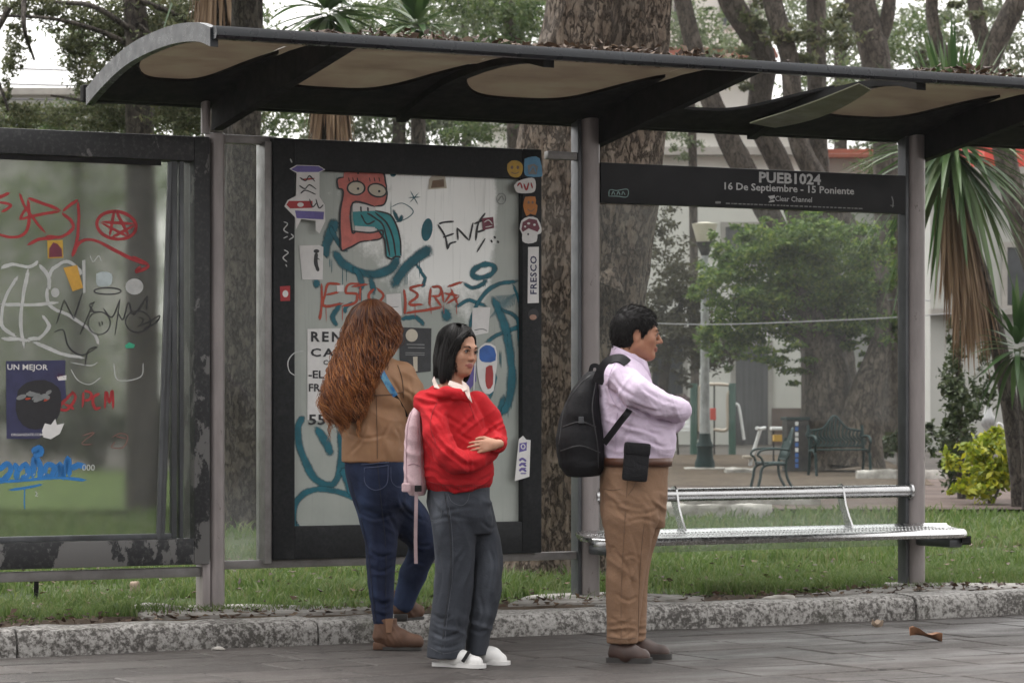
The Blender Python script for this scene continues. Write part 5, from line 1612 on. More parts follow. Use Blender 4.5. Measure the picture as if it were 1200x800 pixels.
for x in (265, 278, 292, 330, 345, 360): f.stroke([(x, 168), (x - 3, 155)], 3, 1, .0018)
for x, y in ((290, 130), (300, 138), (292, 142)): f.ell((x, y), 3, 3, 1, .0018)
f.build('graffiti', [P_pink, P_black, P_paper, P_teal2, P_cream], pl2, 'pink cartoon head pouring out a teal tongue')
# stickers on glass and frame
DS = DF - .0015
f = Flat(DB - .002, 2.668, 310, 150)
f.poly([(108, 368), (170, 366), (184, 372), (182, 474), (118, 474)], 0); f.ell((162, 385), 9, 6, 1, .001); f.stroke([(162, 390), (160, 420), (168, 448)], 12, 1, .001); f.stroke([(155, 400), (172, 412)], 3, 1, .0014)
f.build('sticker', [P_paper, P_black], pl2, 'white sticker with a small black figure')
f = Flat(DB - .002, 2.668, 310, 150)
f.poly([(515, 160), (540, 130), (550, 122), (562, 135), (566, 160), (570, 188), (512, 192)], 0); f.poly([(525, 165), (560, 160), (562, 184), (520, 188)], 1, .001)
f.build('sticker', [P_cream, P_brown], pl2, 'torn beige sticker at the top')
f = Flat(DB - .0035, 2.668, 310, 150)
f.poly([(680, 282), (715, 278), (718, 312), (682, 320)], 0); f.stroke([(686, 295), (700, 288), (712, 300)], 3, 1, .001); f.stroke([(690, 310), (712, 306)], 3, 1, .001)
f.build('sticker', [P_maroon, P_paper], pl2, 'small maroon sticker over the black letters')
f = Flat(DB - .002, 2.668, 310, 150)
f.poly([(380, 520), (426, 516), (430, 585), (384, 590)], 0); f.stroke([(392, 560), (420, 558)], 2, 1, .001)
f.build('sticker', [P_paper, P_grey], pl2, 'white paper scrap above the long curls')
f = Flat(DB - .002, 2.668, 310, 150)
f.poly([(650, 562), (706, 560), (700, 640), (648, 650)], 0); f.stroke([(655, 632), (680, 628), (696, 634)], 3, 1, .001)
f.build('sticker', [P_paper, P_grey], pl2, 'blank white paper square above the dark haired woman')
f = Flat(DB - .002, 2.668, 310, 150)
f.poly([(225, 492), (248, 490), (248, 512), (227, 512)], 0)
f.build('sticker', [P_paper, P_grey], pl2, 'tiny white paper scrap among the orange letters')
f = Flat(DS, 2.668, 310, 150)
# tall house shaped sticker overlapping frame and backing at the upper left
f.poly([(78, 128), (100, 116), (170, 118), (190, 130), (172, 140), (172, 215), (188, 240), (190, 290), (172, 330), (160, 320), (160, 290), (115, 285), (98, 318), (96, 280), (62, 245), (72, 226), (98, 212), (100, 142)], 0)
f.poly([(82, 130), (102, 118), (168, 120), (186, 130), (168, 138), (102, 138)], 1, .0008)
f.poly([(68, 240), (76, 228), (150, 228), (150, 250), (80, 252)], 2, .0008); f.poly([(95, 258), (186, 262), (184, 286), (100, 282)], 1, .0008)
for q in ([(110, 155), (128, 165), (140, 150), (158, 168)], [(108, 180), (126, 190), (140, 178), (162, 192)], [(112, 205), (128, 195), (160, 208)], [(160, 222), (170, 250), (184, 240)], [(140, 222), (150, 246), (162, 235)]): f.stroke(q, 4, 3, .0012)
f.stroke([(112, 162), (160, 158)], 6, 2, .001); f.ell((112, 240), 10, 7, 0, .0014)
f.build('sticker', [P_paper, P_violet, P_red, P_black], pl2, 'tall house shaped sticker in blue, white and red')
f = Flat(DS, 2.668, 310, 150)
f.poly([(48, 495), (80, 493), (80, 540), (50, 541)], 0); f.ell((65, 518), 9, 11, 1, .001)
f.build('sticker', [P_red, P_paper], pl2, 'small red square sticker on the frame')
f = Flat(DS, 2.668, 310, 150)
for q in ([(58, 292), (72, 300), (60, 318), (76, 330)], [(58, 345), (74, 338)], [(60, 380), (74, 390), (58, 405), (72, 420)], [(66, 425), (70, 435)], [(80, 95), (86, 110)], [(75, 350), (90, 340), (82, 330)]): f.stroke(q, 4.5, 0)
f.build('graffiti', P_white, pl2, 'white marker scribbles down the left of the frame')
f = Flat(DS, 2.668, 310, 150)
f.poly([(95, 700), (75, 720), (72, 750), (82, 772), (100, 778)][::1], 0) if False else f.stroke([(128, 696), (95, 702), (74, 728), (78, 760), (100, 776)], 4, 0)
f.build('graffiti', P_white, pl2, 'thin white arc on the left of the frame')
fs = 3.81
def fr(): return Flat(DS, fs, 580, 170)
f = fr(); f.poly([(56, 85), (75, 70), (105, 72), (124, 92), (120, 128), (100, 145), (70, 138), (55, 112)], 0, 0, 3); f.ell((76, 100), 6, 8, 1, .001); f.ell((102, 100), 6, 8, 1, .001); f.stroke([(72, 122), (90, 128), (108, 120)], 4, 1, .001); f.build('sticker', [P_yel, P_brown], pl2, 'round yellow sticker at the top corner of the frame')
f = fr(); f.poly([(132, 62), (165, 52), (200, 60), (212, 130), (200, 142), (145, 140), (130, 120)], 0, 0, 2); f.poly([(145, 90), (175, 84), (192, 96), (186, 132), (150, 130)], 1, .001); f.stroke([(152, 122), (170, 96), (184, 124)], 5, 0, .0014); f.build('sticker', [P_skyb, P_grey], pl2, 'sky blue and grey sticker beside the yellow one')
f = fr(); f.poly([(84, 180), (110, 158), (165, 146), (182, 165), (178, 205), (150, 215), (100, 212)], 0, 0, 3)
for q in ([(98, 185), (112, 170), (122, 196)], [(128, 170), (140, 200), (152, 165)], [(160, 165), (168, 196)]): f.stroke(q, 8, 1, .001)
f.build('sticker', [P_paper, P_red], pl2, 'white sticker with red bubble letters')
f = fr(); f.poly([(135, 232), (180, 230), (182, 262), (190, 270), (182, 312), (158, 306), (140, 316), (126, 270)], 0, 0, 2); f.ell((150, 256), 5, 7, 1, .001); f.ell((168, 256), 5, 7, 1, .001); f.stroke([(145, 285), (160, 296), (176, 284)], 4, 1, .001); f.build('sticker', [paint('orange_ink', (.50, .17, .02)), P_brown], pl2, 'orange sticker with dark dots')
f = fr(); f.poly([(110, 375), (118, 338), (150, 320), (190, 328), (208, 372), (204, 395), (190, 400), (186, 430), (150, 440), (122, 428), (122, 398)], 0, 0, 2); f.poly([(118, 376), (124, 344), (152, 328), (186, 334), (200, 372), (190, 388), (150, 372), (124, 388)], 1, .001); f.ell((150, 350), 7, 5, 0, .0014); f.ell((176, 356), 6, 5, 0, .0014); f.ell((134, 364), 5, 4, 0, .0014); f.ell((148, 398), 4, 5, 2, .001); f.build('sticker', [P_paper, P_maroon, P_black], pl2, 'white sticker of a maroon capped toadstool')
f = fr(); f.poly([(148, 455), (196, 454), (196, 704), (146, 706)], 0); st_ = f.build('sticker', [P_paper], pl2, 'tall white sticker reading FRESCO upward')
q0 = sp(580 + 148 / fs, 170 + 580 / fs, DS - .001)
text_on('FRESCO', 580 + 150 / fs, 580 + 194 / fs, 170 + 580 / fs, DS - .0015, 8.5, P_navy, st_, .035, rot=math.pi / 2, spacing=1.12)
f = fr(); f.ell((172, 756), 24, 26, 0); f.ell((170, 768), 16, 12, 1, .001); f.build('sticker', [P_black, paint('skin_ink', (.34, .19, .13))], pl2, 'small dark round sticker with a face patch')
f = Flat(DB - .002, fs, 580, 170); f.ring((28, 240), 20, 24, 3); f.stroke([(14, 250), (30, 228), (40, 246)], 3); f.build('sticker', P_grey, pl2, 'grey outline sticker near the top right')
f = Flat(DS, 2.668, 310, 400)
f.poly([(795, 305), (808, 294), (818, 306), (832, 308), (828, 422), (782, 436)], 0); f.poly([(797, 318), (820, 314), (819, 340), (796, 346)], 1, .001); f.ring((808, 328), 6, 7, 3, 0, .0014)
for i, y in enumerate((372, 388, 404)): f.stroke([(796, y), (806, y - 6), (818, y + 2)], 7, 1, .001); f.stroke([(800, y + 8), (818, y + 8)], 4, 1, .001)
f.build('sticker', [P_paper, P_violet], pl2, 'torn white sticker with violet print low on the right of the frame')
# posters
f = Flat(DB - .002, 2.668, 310, 150)
f.poly([(134, 628), (300, 624), (300, 925), (134, 912)], 0); rent = f.build('poster', [P_paper], pl2, 'white paper notice in bold black capitals')
DT = DB - .0045
text_on('REN', 364.5, 400.5, 394.5, DT, 11.5, P_black, rent, .045, spacing=1.35)
text_on('CAS', 364, 402, 413, DT, 9.5, P_black, rent, .04, spacing=1.3)
text_on('CO', 379, 391, 424.5, DT, 5.5, P_black, rent, .03)
text_on('-EL', 361.5, 380, 438.5, DT, 9.0, P_black, rent, .03)
text_on('FRA', 362, 384, 454, DT, 9.0, P_black, rent, .03)
text_on('55', 361.5, 381.5, 491.5, DT, 12, P_black, rent, .03)
f = Flat(DB - .002, 2.668, 310, 150)
f.poly([(420, 622), (522, 626), (520, 760), (424, 770)], 0); f.ell((460, 648), 19, 20, 1, .001); f.poly([(464, 715), (478, 714), (478, 760), (466, 760)], 1, .001)
for y in (676, 686, 702, 708): f.stroke([(440 + (y % 3) * 4, y), (500, y + 1)], 3.2, 2, .001, taper=False)
f.build('poster', [P_dark, P_cream, P_grey], pl2, 'dark grey poster with a pale disc')
f = Flat(DB - .003, 2.668, 310, 150)
f.poly([(632, 690), (660, 664), (662, 790), (640, 820), (628, 815)], 0); f.stroke([(662, 662), (654, 820)], 4, 1, .001, taper=False)
f.build('poster', [P_violet, P_paper], pl2, 'violet blue poster strip with a white edge behind the dark haired woman')
# where a character sticker hangs in the place: a plain blue, white and red patch of the same size
f = Flat(DB - .003, 2.668, 310, 150)
f.poly([(668, 690), (690, 672), (722, 682), (728, 730), (722, 770), (716, 822), (690, 830), (672, 800), (664, 740)], 0, 0, 2); f.poly([(672, 692), (692, 678), (718, 688), (722, 726), (690, 732), (672, 722)], 1, .001, 2); f.poly([(692, 748), (712, 742), (714, 800), (698, 816), (690, 790)], 2, .001, 2)
f.build('sticker', [P_paper, paint('plain_blue', (.03,.12,.42)), paint('plain_red', (.40,.03,.03))], pl2, 'white edged sticker in plain blue and red')

# --- name board
zt3 = sp(705, 190.3, -.03)[2]; zb3 = sp(705, 237.5, -.03)[2]
b = MB(); b.bbox(S2 + .07, S3 - .08, -.035, .035, zb3, zt3, .005)
M_board = pmat('dark_sign_board', (0.010, 0.0105, 0.012), (0.016, 0.016, 0.018), 3, 0.5, spec=.25)
sb = b.build('sign_board', M_board, SH, 40)
P_sign = paint('sign_lettering', (0.50, 0.50, 0.50), .5, .92)
P_signg = paint('sign_lettering_faint', (0.22, 0.22, 0.22), .5, .92)
DN = -.0365
text_on('PUEB1024', 889.5, 962, 209.2, DN, 12.2, P_sign, sb, .045)
text_on('16 De Septiembre - 15 Poniente', 849, 1001, 222.2, DN, 8.4, P_sign, sb, .028)
text_on('Clear Channel', 908.5, 951.5, 233.4, DN, 6.2, P_sign, sb, .008)
f = Flat(DN, 3, 680, 180)
f.poly([(660, 150), (684, 146), (684, 156), (676, 160), (684, 164), (682, 170), (662, 172), (668, 160)], 0)
o = f.build('logo', P_sign, sb)
f = Flat(DN - .0008, 3, 680, 180); f.stroke([(660, 158), (672, 161), (686, 156)], 2.2, 0); f.stroke([(662, 168), (674, 163), (686, 164)], 2, 0); f.build('logo', M_board, sb)
f = Flat(DN, 3, 680, 180)
x = 512.0
rr = random.Random(2)
while x < 995:
    w = rr.uniform(4, 15); y = 173 + (x - 512) * .0385
    f.poly([(x, y), (x + w, y + w * .0385), (x + w, y + 4 + w * .0385), (x, y + 4)], 0); x += w + rr.uniform(2.5, 5)
f.poly([(475, 168), (494, 168), (494, 176), (475, 176)], 0)
f.build('small_print', P_signg, sb)
f = Flat(DN, 3, 680, 180)
for q in ([(100, 150), (104, 128), (128, 130), (166, 126), (164, 152), (130, 150), (100, 150)], [(110, 146), (116, 134), (122, 146)], [(128, 146), (134, 134), (140, 146)], [(146, 146), (150, 134), (158, 146)]): f.stroke(q, 3, 0)
f.build('graffiti', paint('pale_teal_ink', (.22, .34, .33)), sb, 'small pale tag on the sign board')
f = Flat(DN, 3, 680, 180); f.stroke([(1095, 150), (1100, 170), (1098, 190)], 4, 0); f.stroke([(1090, 182), (1104, 184)], 3, 0); f.build('graffiti', P_signg, sb, 'faint grey scratch at the right end of the board')

# --- bench
BS0, BS1 = s_of(688, -.30), s_of(1124, -.30)
b = MB()
prof = [(-.455, .405), (-.462, .425), (-.445, .442), (-.40, .452), (-.30, .452), (-.2, .458), (-.12, .468), (-.09, .478), (-.085, .468), (-.1, .45), (-.2, .43), (-.40, .425), (-.44, .405)]
n = 40
Vv = []
k = len(prof)
for i in range(n + 1):
    t = i / n
    s = BS0 + (BS1 - BS0) * t
    e = min(t, 1 - t) * (BS1 - BS0)
    sh = 1 - (max(0, .09 - e) / .09) ** 2 * .45     # rounded ends
    for d, z in prof:
        Vv.append((s, -.275 + (d + .275) * sh, z))
F = [(i * k + j, i * k + (j + 1) % k, (i + 1) * k + (j + 1) % k, (i + 1) * k + j) for i in range(n) for j in range(k)] + [tuple(range(k)), tuple(range((n + 1) * k - 1, n * k - 1, -1))]
b.add(Vv, F)
# raised dimples pressed in the seat
for i in range(95):
    for j in range(3):
        s = BS0 + .08 + (BS1 - BS0 - .16) * (i + .5 * (j % 2)) / 95; d = -.36 + j * .09
        z = float(np.interp(d, [-.40, -.30, -.2, -.12], [.452, .452, .458, .468])) + .0015
        b.lathe([(.0080, z - .001), (.0065, z + .0018), (.003, z + .0022)], c=(s, d), n=8, m=1)
bench = b.build('bench', [M_steel, M_steel2], SH, 50)
bench['label'] = 'long perforated stainless steel bench seat'
b = MB()
r0 = (S2 + .03, -.03, .668); r1 = (S3 - .05, -.03, .668)
b.tube([r0, r1], .037, 20)
b.build('back_rail', M_steel, bench, 60)
for s in (S3 - .052, S2 + .066):
    b = MB(); b.tube([(s - .008, -.03, .668), (s + .008, -.03, .668)], .05, 18); b.build('flange', M_steel, bench, 50)
for px in (790, 985):
    s = s_of(px, -.03)
    b = MB()
    pr = [(-.005, .712), (.012, .66), (-.03, .58), (-.075, .5), (-.085, .47), (-.16, .468), (-.12, .53), (-.085, .6), (-.07, .66), (-.06, .70), (-.035, .718)]
    b.prism(pr, 0, s - .006, s + .006)
    b.build('support', M_steel, bench, 40)
for s in (S2 + .02, S3 + .02):
    b = MB()
    b.bbox(s - .05, s + .05, -.40, -.061, .345, .404, .02)
    b.build('bracket', M_alu, bench, 40)
b = MB(); b.bbox(S3 + .10, BS1 - .06, -.42, -.16, .372, .403, .01); b.build('bracket', M_roofdark, bench, 40)
# narrow stake under the left panel, stone and a fallen leaf
p = gnd(42, 707, .1)
b = MB(); b.prism([(-.012, -.02), (.012, -.02), (.016, .14), (-.008, .14)], 1, -.008, .008); o = b.build('stake', M_roofdark); o.location = (p.x, p.y, .1); tag(o, 'short black stake in the grass under the left poster panel', 'stake')
def lump(name, label, cat, px, py, z, r, m, seed, sq=(1, 1, .8)):
    bm = bmesh.new(); bmesh.ops.create_icosphere(bm, subdivisions=3, radius=1)
    P = np.array([v.co[:] for v in bm.verts]); q = fbm(P * 1.4 + seed, 3, seed)
    for v, k_ in zip(bm.verts, q):
        v.co = Vector((v.co.x * sq[0], v.co.y * sq[1], v.co.z * sq[2])) * r * (1 + .5 * k_)
    me = bpy.data.meshes.new(name); bm.to_mesh(me); bm.free()
    o = link(name, me, m); shade(o, 60)
    p = gnd(px, py, z); o.location = (p.x, p.y, z + r * sq[2] * .6)
    return tag(o, label, cat)
lump('stone', 'small tan stone in the grass below the left poster panel', 'stone', 158, 694, .1, .035, pmat('tan_stone', (.36, .27, .20), (.25, .19, .15), 12, .85), 4, (.8, .8, 1.2))
lump('rubble', 'pale lump of broken concrete right of the waiting man on the verge', 'rubble', 915, 703, .115, .05, M_stone, 6, (1.5, 1, .4))
lump('rubble', 'flat grey slab of broken concrete on the verge below the first post', 'rubble', 185, 716, .11, .09, M_conc, 8, (1.5, 1, .3))
lump('rubble', 'pale crumb of concrete in the gutter below the kerb at the left', 'rubble', 256, 762, 0.0, .02, M_stone, 9, (1.8, 1, .6))
def curled_leaf(label, px, py, z, L, rz, seed, m):
    b = MB(); n = 9; Vv = []
    for i in range(n):
        t = i / (n - 1); w = L * .28 * math.sin(math.pi * (t * .92 + .04)) ** .7
        for j in (-1, -.5, 0, .5, 1):
            Vv.append(((t - .5) * L, j * w, .012 + .03 * abs(j) ** 1.5 * (1 + .5 * math.sin(t * 7 + seed)) + .02 * math.sin(t * 3 + seed)))
    F = [(i * 5 + j, i * 5 + j + 1, (i + 1) * 5 + j + 1, (i + 1) * 5 + j) for i in range(n - 1) for j in range(4)]
    b.add(Vv, F)
    o = b.build('fallen_leaf', m, smooth=80); p = gnd(px, py, z); o.location = (p.x, p.y, z); o.rotation_euler = (0, 0, rz)
    return tag(o, label, 'leaf')
M_tan = pmat('tan_dead_leaf', (.34, .17, .09), (.20, .10, .055), 20, .6)
curled_leaf('large tan dead leaf lying on the wet paving at the right', 1085, 751, 0, .165, .1, 1, M_tan)
curled_leaf('pale curled leaf in the gutter against the kerb', 1028, 734, 0, .08, .6, 3, pmat('pale_dead_leaf', (.42, .33, .25), (.3, .22, .16), 20, .6))
# ================================================================ PEOPLE (signed distance bodies meshed with surface nets)
class SDF:
    """solid built from smoothly joined primitives, sampled on a grid"""
    def __init__(s, lo, hi, vox):
        s.vox = vox
        s.lo = np.array(lo, float)
        s.n = (np.ceil((np.array(hi) - s.lo) / vox)).astype(int) + 1
        s.D = np.full(s.n, 0.25, np.float32)
        s.ax = [s.lo[i] + vox * np.arange(s.n[i]) for i in range(3)]
    def _sub(s, lo, hi, pad):
        a = np.maximum(np.floor((np.array(lo) - pad - s.lo) / s.vox).astype(int), 0)
        b = np.minimum(np.ceil((np.array(hi) + pad - s.lo) / s.vox).astype(int) + 1, s.n)
        if np.any(b <= a): return None
        sl = tuple(slice(a[i], b[i]) for i in range(3))
        X = s.ax[0][sl[0]][:, None, None]; Y = s.ax[1][sl[1]][None, :, None]; Z = s.ax[2][sl[2]][None, None, :]
        return sl, X, Y, Z
    def _join(s, sl, d, k, op):
        o = s.D[sl]
        if op == 'u':
            h = np.maximum(k - np.abs(o - d), 0) / k if k > 0 else 0
            s.D[sl] = np.minimum(o, d) - h * h * k * 0.25
        else:
            d = -d
            h = np.maximum(k - np.abs(o - d), 0) / k if k > 0 else 0
            s.D[sl] = np.maximum(o, d) + h * h * k * 0.25
    def cone(s, a, b, ra, rb, k=0.02, op='u', flat=None):
        a = np.array(a, float); b = np.array(b, float)
        m = max(ra, rb)
        w = s._sub(np.minimum(a, b) - m, np.maximum(a, b) + m, k + 0.03)
        if w is None: return s
        sl, X, Y, Z = w
        ab = b - a; L = max(ab @ ab, 1e-9)
        t = np.clip(((X - a[0]) * ab[0] + (Y - a[1]) * ab[1] + (Z - a[2]) * ab[2]) / L, 0, 1)
        d = np.sqrt((X - a[0] - t * ab[0]) ** 2 + (Y - a[1] - t * ab[1]) ** 2 + (Z - a[2] - t * ab[2]) ** 2) - (ra + t * (rb - ra))
        s._join(sl, d.astype(np.float32), k, op)
        return s
    def chain(s, pts, rad, k=0.02, op='u'):
        for i in range(len(pts) - 1):
            s.cone(pts[i], pts[i + 1], rad[i], rad[i + 1], k, op)
        return s
    def ell(s, c, r, k=0.02, op='u', rot=None):
        c = np.array(c, float); r = np.array(r, float)
        m = r.max()
        w = s._sub(c - m, c + m, k + 0.03)
        if w is None: return s
        sl, X, Y, Z = w
        x, y, z = X - c[0], Y - c[1], Z - c[2]
        if rot is not None:
            x, y, z = (rot[0][0] * x + rot[1][0] * y + rot[2][0] * z, rot[0][1] * x + rot[1][1] * y + rot[2][1] * z, rot[0][2] * x + rot[1][2] * y + rot[2][2] * z)
        k0 = np.sqrt((x / r[0]) ** 2 + (y / r[1]) ** 2 + (z / r[2]) ** 2)
        k1 = np.sqrt((x / r[0] ** 2) ** 2 + (y / r[1] ** 2) ** 2 + (z / r[2] ** 2) ** 2) + 1e-9
        s._join(sl, (k0 * (k0 - 1) / k1).astype(np.float32), k, op)
        return s
    def stack(s, rows, k=0.02, op='u', yaw=0.0, p=2.0):
        """rows of (z, cx, cy, a, b): elliptical slices, bottom to top; yaw turns the a axis"""
        Rw = np.array(rows, float)
        zz = np.linspace(Rw[0, 0], Rw[-1, 0], 80)
        F = [np.interp(zz, Rw[:, 0], Rw[:, j]) for j in range(1, 5)]
        ker = np.array([1, 2, 3, 2, 1.]) / 9
        F = [np.convolve(np.pad(f, 2, 'edge'), ker, 'valid') for f in F]
        m = max(F[2].max(), F[3].max())
        lo = (F[0].min() - m, F[1].min() - m, zz[0]); hi = (F[0].max() + m, F[1].max() + m, zz[-1])
        w = s._sub(lo, hi, k + 0.02)
        if w is None: return s
        sl, X, Y, Z = w
        z1 = Z.ravel()
        cx, cy, a, b = [np.interp(z1, zz, f)[None, None, :] for f in F]
        x, y = X - cx, Y - cy
        c_, s_ = math.cos(yaw), math.sin(yaw)
        x, y = x * c_ + y * s_, -x * s_ + y * c_
        q = ((np.abs(x) / a) ** p + (np.abs(y) / b) ** p) ** (1 / p)
        d = (q - 1) * np.minimum(a, b)
        dz = np.maximum(zz[0] - Z, Z - zz[-1])
        d = np.where(dz > -0.02, np.maximum(d, dz), d)
        s._join(sl, d.astype(np.float32), k, op)
        return s
    def mesh(s, smooth=2):
        D = s.D
        S_ = D < 0
        n = np.array(D.shape)
        cs = [(i, j, k) for i in (0, 1) for j in (0, 1) for k in (0, 1)]
        def cut(A, c): return A[c[0]:n[0] - 1 + c[0], c[1]:n[1] - 1 + c[1], c[2]:n[2] - 1 + c[2]]
        cnt = sum(cut(S_, c).astype(np.int8) for c in cs)
        act = (cnt > 0) & (cnt < 8)
        I = np.argwhere(act)
        idx = np.full(act.shape, -1, np.int64)
        idx[act] = np.arange(len(I))
        vals = np.stack([cut(D, c)[act] for c in cs], 1)
        pos = np.zeros((len(I), 3)); wsum = np.zeros(len(I))
        C = np.array(cs, float)
        for a in range(8):
            for b in range(a + 1, 8):
                if np.abs(C[a] - C[b]).sum() != 1: continue
                va, vb = vals[:, a], vals[:, b]
                m = (va < 0) != (vb < 0)
                t = np.where(m, va / np.where(m, va - vb, 1), 0)
                pos += m[:, None] * (C[a][None] + t[:, None] * (C[b] - C[a])[None])
                wsum += m
        V = (I + pos / wsum[:, None]) * s.vox + s.lo
        F = []
        for ax in range(3):
            sl0 = [slice(1, -1)] * 3; sl1 = [slice(1, -1)] * 3
            sl0[ax] = slice(0, n[ax] - 1); sl1[ax] = slice(1, n[ax])
            A, B = S_[tuple(sl0)], S_[tuple(sl1)]
            ch = np.argwhere(A != B)
            if len(ch) == 0: continue
            off = np.array([1, 1, 1]); off[ax] = 0
            g = ch + off          # grid point of the lower end of the edge
            o1, o2 = [(1, 2), (2, 0), (0, 1)][ax]
            e1 = np.zeros(3, int); e1[o1] = 1
            e2 = np.zeros(3, int); e2[o2] = 1
            q = []
            for dd in (-e1 - e2, -e2, 0 * e1, -e1):
                h = g + dd
                q.append(idx[h[:, 0], h[:, 1], h[:, 2]])
            q = np.stack(q, 1)
            inside = A[tuple(ch.T)]
            q[~inside] = q[~inside][:, ::-1]
            F.append(q)
        F = np.vstack(F)
        F = F[(F >= 0).all(1)]
        # smooth
        E = np.vstack([F[:, [0, 1]], F[:, [1, 2]], F[:, [2, 3]], F[:, [3, 0]]])
        for _ in range(smooth):
            acc = np.zeros_like(V); c = np.zeros(len(V))
            np.add.at(acc, E[:, 0], V[E[:, 1]]); np.add.at(c, E[:, 0], 1)
            np.add.at(acc, E[:, 1], V[E[:, 0]]); np.add.at(c, E[:, 1], 1)
            V = V * 0.45 + 0.55 * acc / np.maximum(c, 1)[:, None]
        return V, F
def vnormals(V, F):
    a = np.cross(V[F[:, 2]] - V[F[:, 0]], V[F[:, 3]] - V[F[:, 1]])
    N = np.zeros_like(V)
    for i in range(4): np.add.at(N, F[:, i], a)
    return N / (np.linalg.norm(N, axis=1)[:, None] + 1e-12)
def wrinkle(V, F, folds, amp, seed=0):
    """cloth folds: ridged noise squeezed along the direction across the folds; folds = [(centre, radius, across dir, frequency, amplitude)]"""
    N = vnormals(V, F)
    d = amp * fbm(V * 11, 3, seed)
    for c, r, ac, fr, am in folds:
        ac = np.array(ac, float); ac /= np.linalg.norm(ac)
        q = V - np.array(c)
        w = np.exp(-(q ** 2).sum(1) / (2 * r * r))
        u = q @ ac
        rest = q - u[:, None] * ac
        P = np.stack([u * fr + 0.9 * vnoise(V * 6, seed + 5), rest[:, 0] * 2.2 + rest[:, 2] * 1.5, rest[:, 1] * 2.2 - rest[:, 2]], 1)
        d = d + am * w * (1 - 2.2 * np.abs(vnoise(P, seed + 9)))
    return V + N * d[:, None]
def crease(P, V, F, lines, w=.0075, amp=.008):
    """cloth creases drawn as pixel polylines: a valley with a raised lip below it on the side that faces the street"""
    N = vnormals(V, F)
    face = np.clip(-N[:, 1] * 1.6, 0, 1)
    d = np.zeros(len(V))
    for ln in lines:
        pts, a, ww = (ln + (None,) * 3)[:3] if isinstance(ln, tuple) else (ln, None, None)
        a = (a or amp) * .62; ww = ww or w
        Q = cat_rom([P.p(x, y, 0.0)[[0, 2]] for x, y in pts], 5)
        best = np.full(len(V), 9.0); sgn = np.zeros(len(V)); tt = np.zeros(len(V))
        L = V[:, [0, 2]]
        lo, hi = Q.min(0) - .06, Q.max(0) + .06
        near = np.where(((L > lo) & (L < hi)).all(1))[0]
        if len(near) == 0: continue
        Ln = L[near]; bb = np.full(len(near), 9.0); sg = np.zeros(len(near)); tv = np.zeros(len(near))
        for i in range(len(Q) - 1):
            ab = Q[i + 1] - Q[i]; q = Ln - Q[i]
            t = np.clip((q @ ab) / (ab @ ab + 1e-12), 0, 1)
            r_ = q - t[:, None] * ab; dd = np.linalg.norm(r_, axis=1)
            m_ = dd < bb
            bb[m_] = dd[m_]; sg[m_] = np.sign(ab[0] * q[m_, 1] - ab[1] * q[m_, 0]); tv[m_] = (i + t[m_]) / (len(Q) - 1)
        u = bb * sg
        prof = -np.exp(-(u / ww) ** 2) + .75 * np.exp(-((u + 1.9 * ww) / (1.3 * ww)) ** 2) + .45 * np.exp(-((u - 2.0 * ww) / (1.4 * ww)) ** 2)
        d[near] += a * prof * np.clip(np.sin(np.pi * np.clip(tv, .04, .96)) * 1.5, 0, 1)
    return V + N * (d * face)[:, None]
def fabric(name, c1, c2, scale=30, rough=0.85, weave=260, bump=0.25, sheen=0.2, wear=None, crease=.22):
    t = NT(name)
    base = t.ramp(t.noise(scale * .25, 5, .6), [(0.3, c1), (0.7, c2)])
    fine = t.noise(weave, 2, .5)
    base = t.mix(t.math('MULTIPLY', t.step(fine, .4, .7), 0.25), base, tuple(min(1, x * 1.5) for x in c2))
    if wear: base = t.mix(t.step(t.noise(5.5, 4, .5, t.coords((1, 1, .5))), .50, .68), base, wear)
    t.set(base=base, rough=rough, sheen=0.0, spec=.25)
    t.bump(t.noise(17, 5, .6, t.coords((1, 1, 1.25)), .9), .4, .012)
    rd = t.math('ABSOLUTE', t.math('SUBTRACT', t.noise(3.2, 2, .4, t.coords((1.5, 1.5, 1)), .9), .5))
    t.bump(t.step(rd, 0.0, 0.10), crease, .012)
    t.bump(fine, bump, .002)
    return t.mat
def skin_mat(name, c, dark):
    t = NT(name)
    base = t.ramp(t.noise(14, 4, .55), [(.3, dark), (.7, c)])
    base = t.mix(t.math('MULTIPLY', t.step(t.noise(38, 4, .6), .52, .7), .35), base, tuple(x * y for x, y in zip(dark, (.95, .72, .66))))
    t.set(base=base, rough=.52, spec=.35, sss=0.06)
    t.bsdf.inputs['Subsurface Radius'].default_value = (0.012, 0.005, 0.003)
    t.bump(t.noise(160, 3), .08, .002)
    return t.mat
def hair_mat(name, cols, rough=.38, spec=.4):
    t = NT(name)
    g = t.node('ShaderNodeNewGeometry')
    f = t.math('ADD', t.math('MULTIPLY', g.outputs['Random Per Island'], .55), t.math('MULTIPLY', t.noise(9, 4), .45))
    k = len(cols)
    t.set(base=t.ramp(f, [(.15 + .7 * i / (k - 1), c) for i, c in enumerate(cols)]), rough=rough, spec=spec)
    return t.mat
def yawR(deg, pitch=0.0, roll=0.0):
    a, p, r = R(deg), R(pitch), R(roll)
    Z = np.array([[math.cos(a), -math.sin(a), 0], [math.sin(a), math.cos(a), 0], [0, 0, 1]])
    Yp = np.array([[math.cos(p), 0, math.sin(p)], [0, 1, 0], [-math.sin(p), 0, math.cos(p)]])   # +pitch looks down
    Xr = np.array([[1, 0, 0], [0, math.cos(r), -math.sin(r)], [0, math.sin(r), math.cos(r)]])
    return Z @ Yp @ Xr

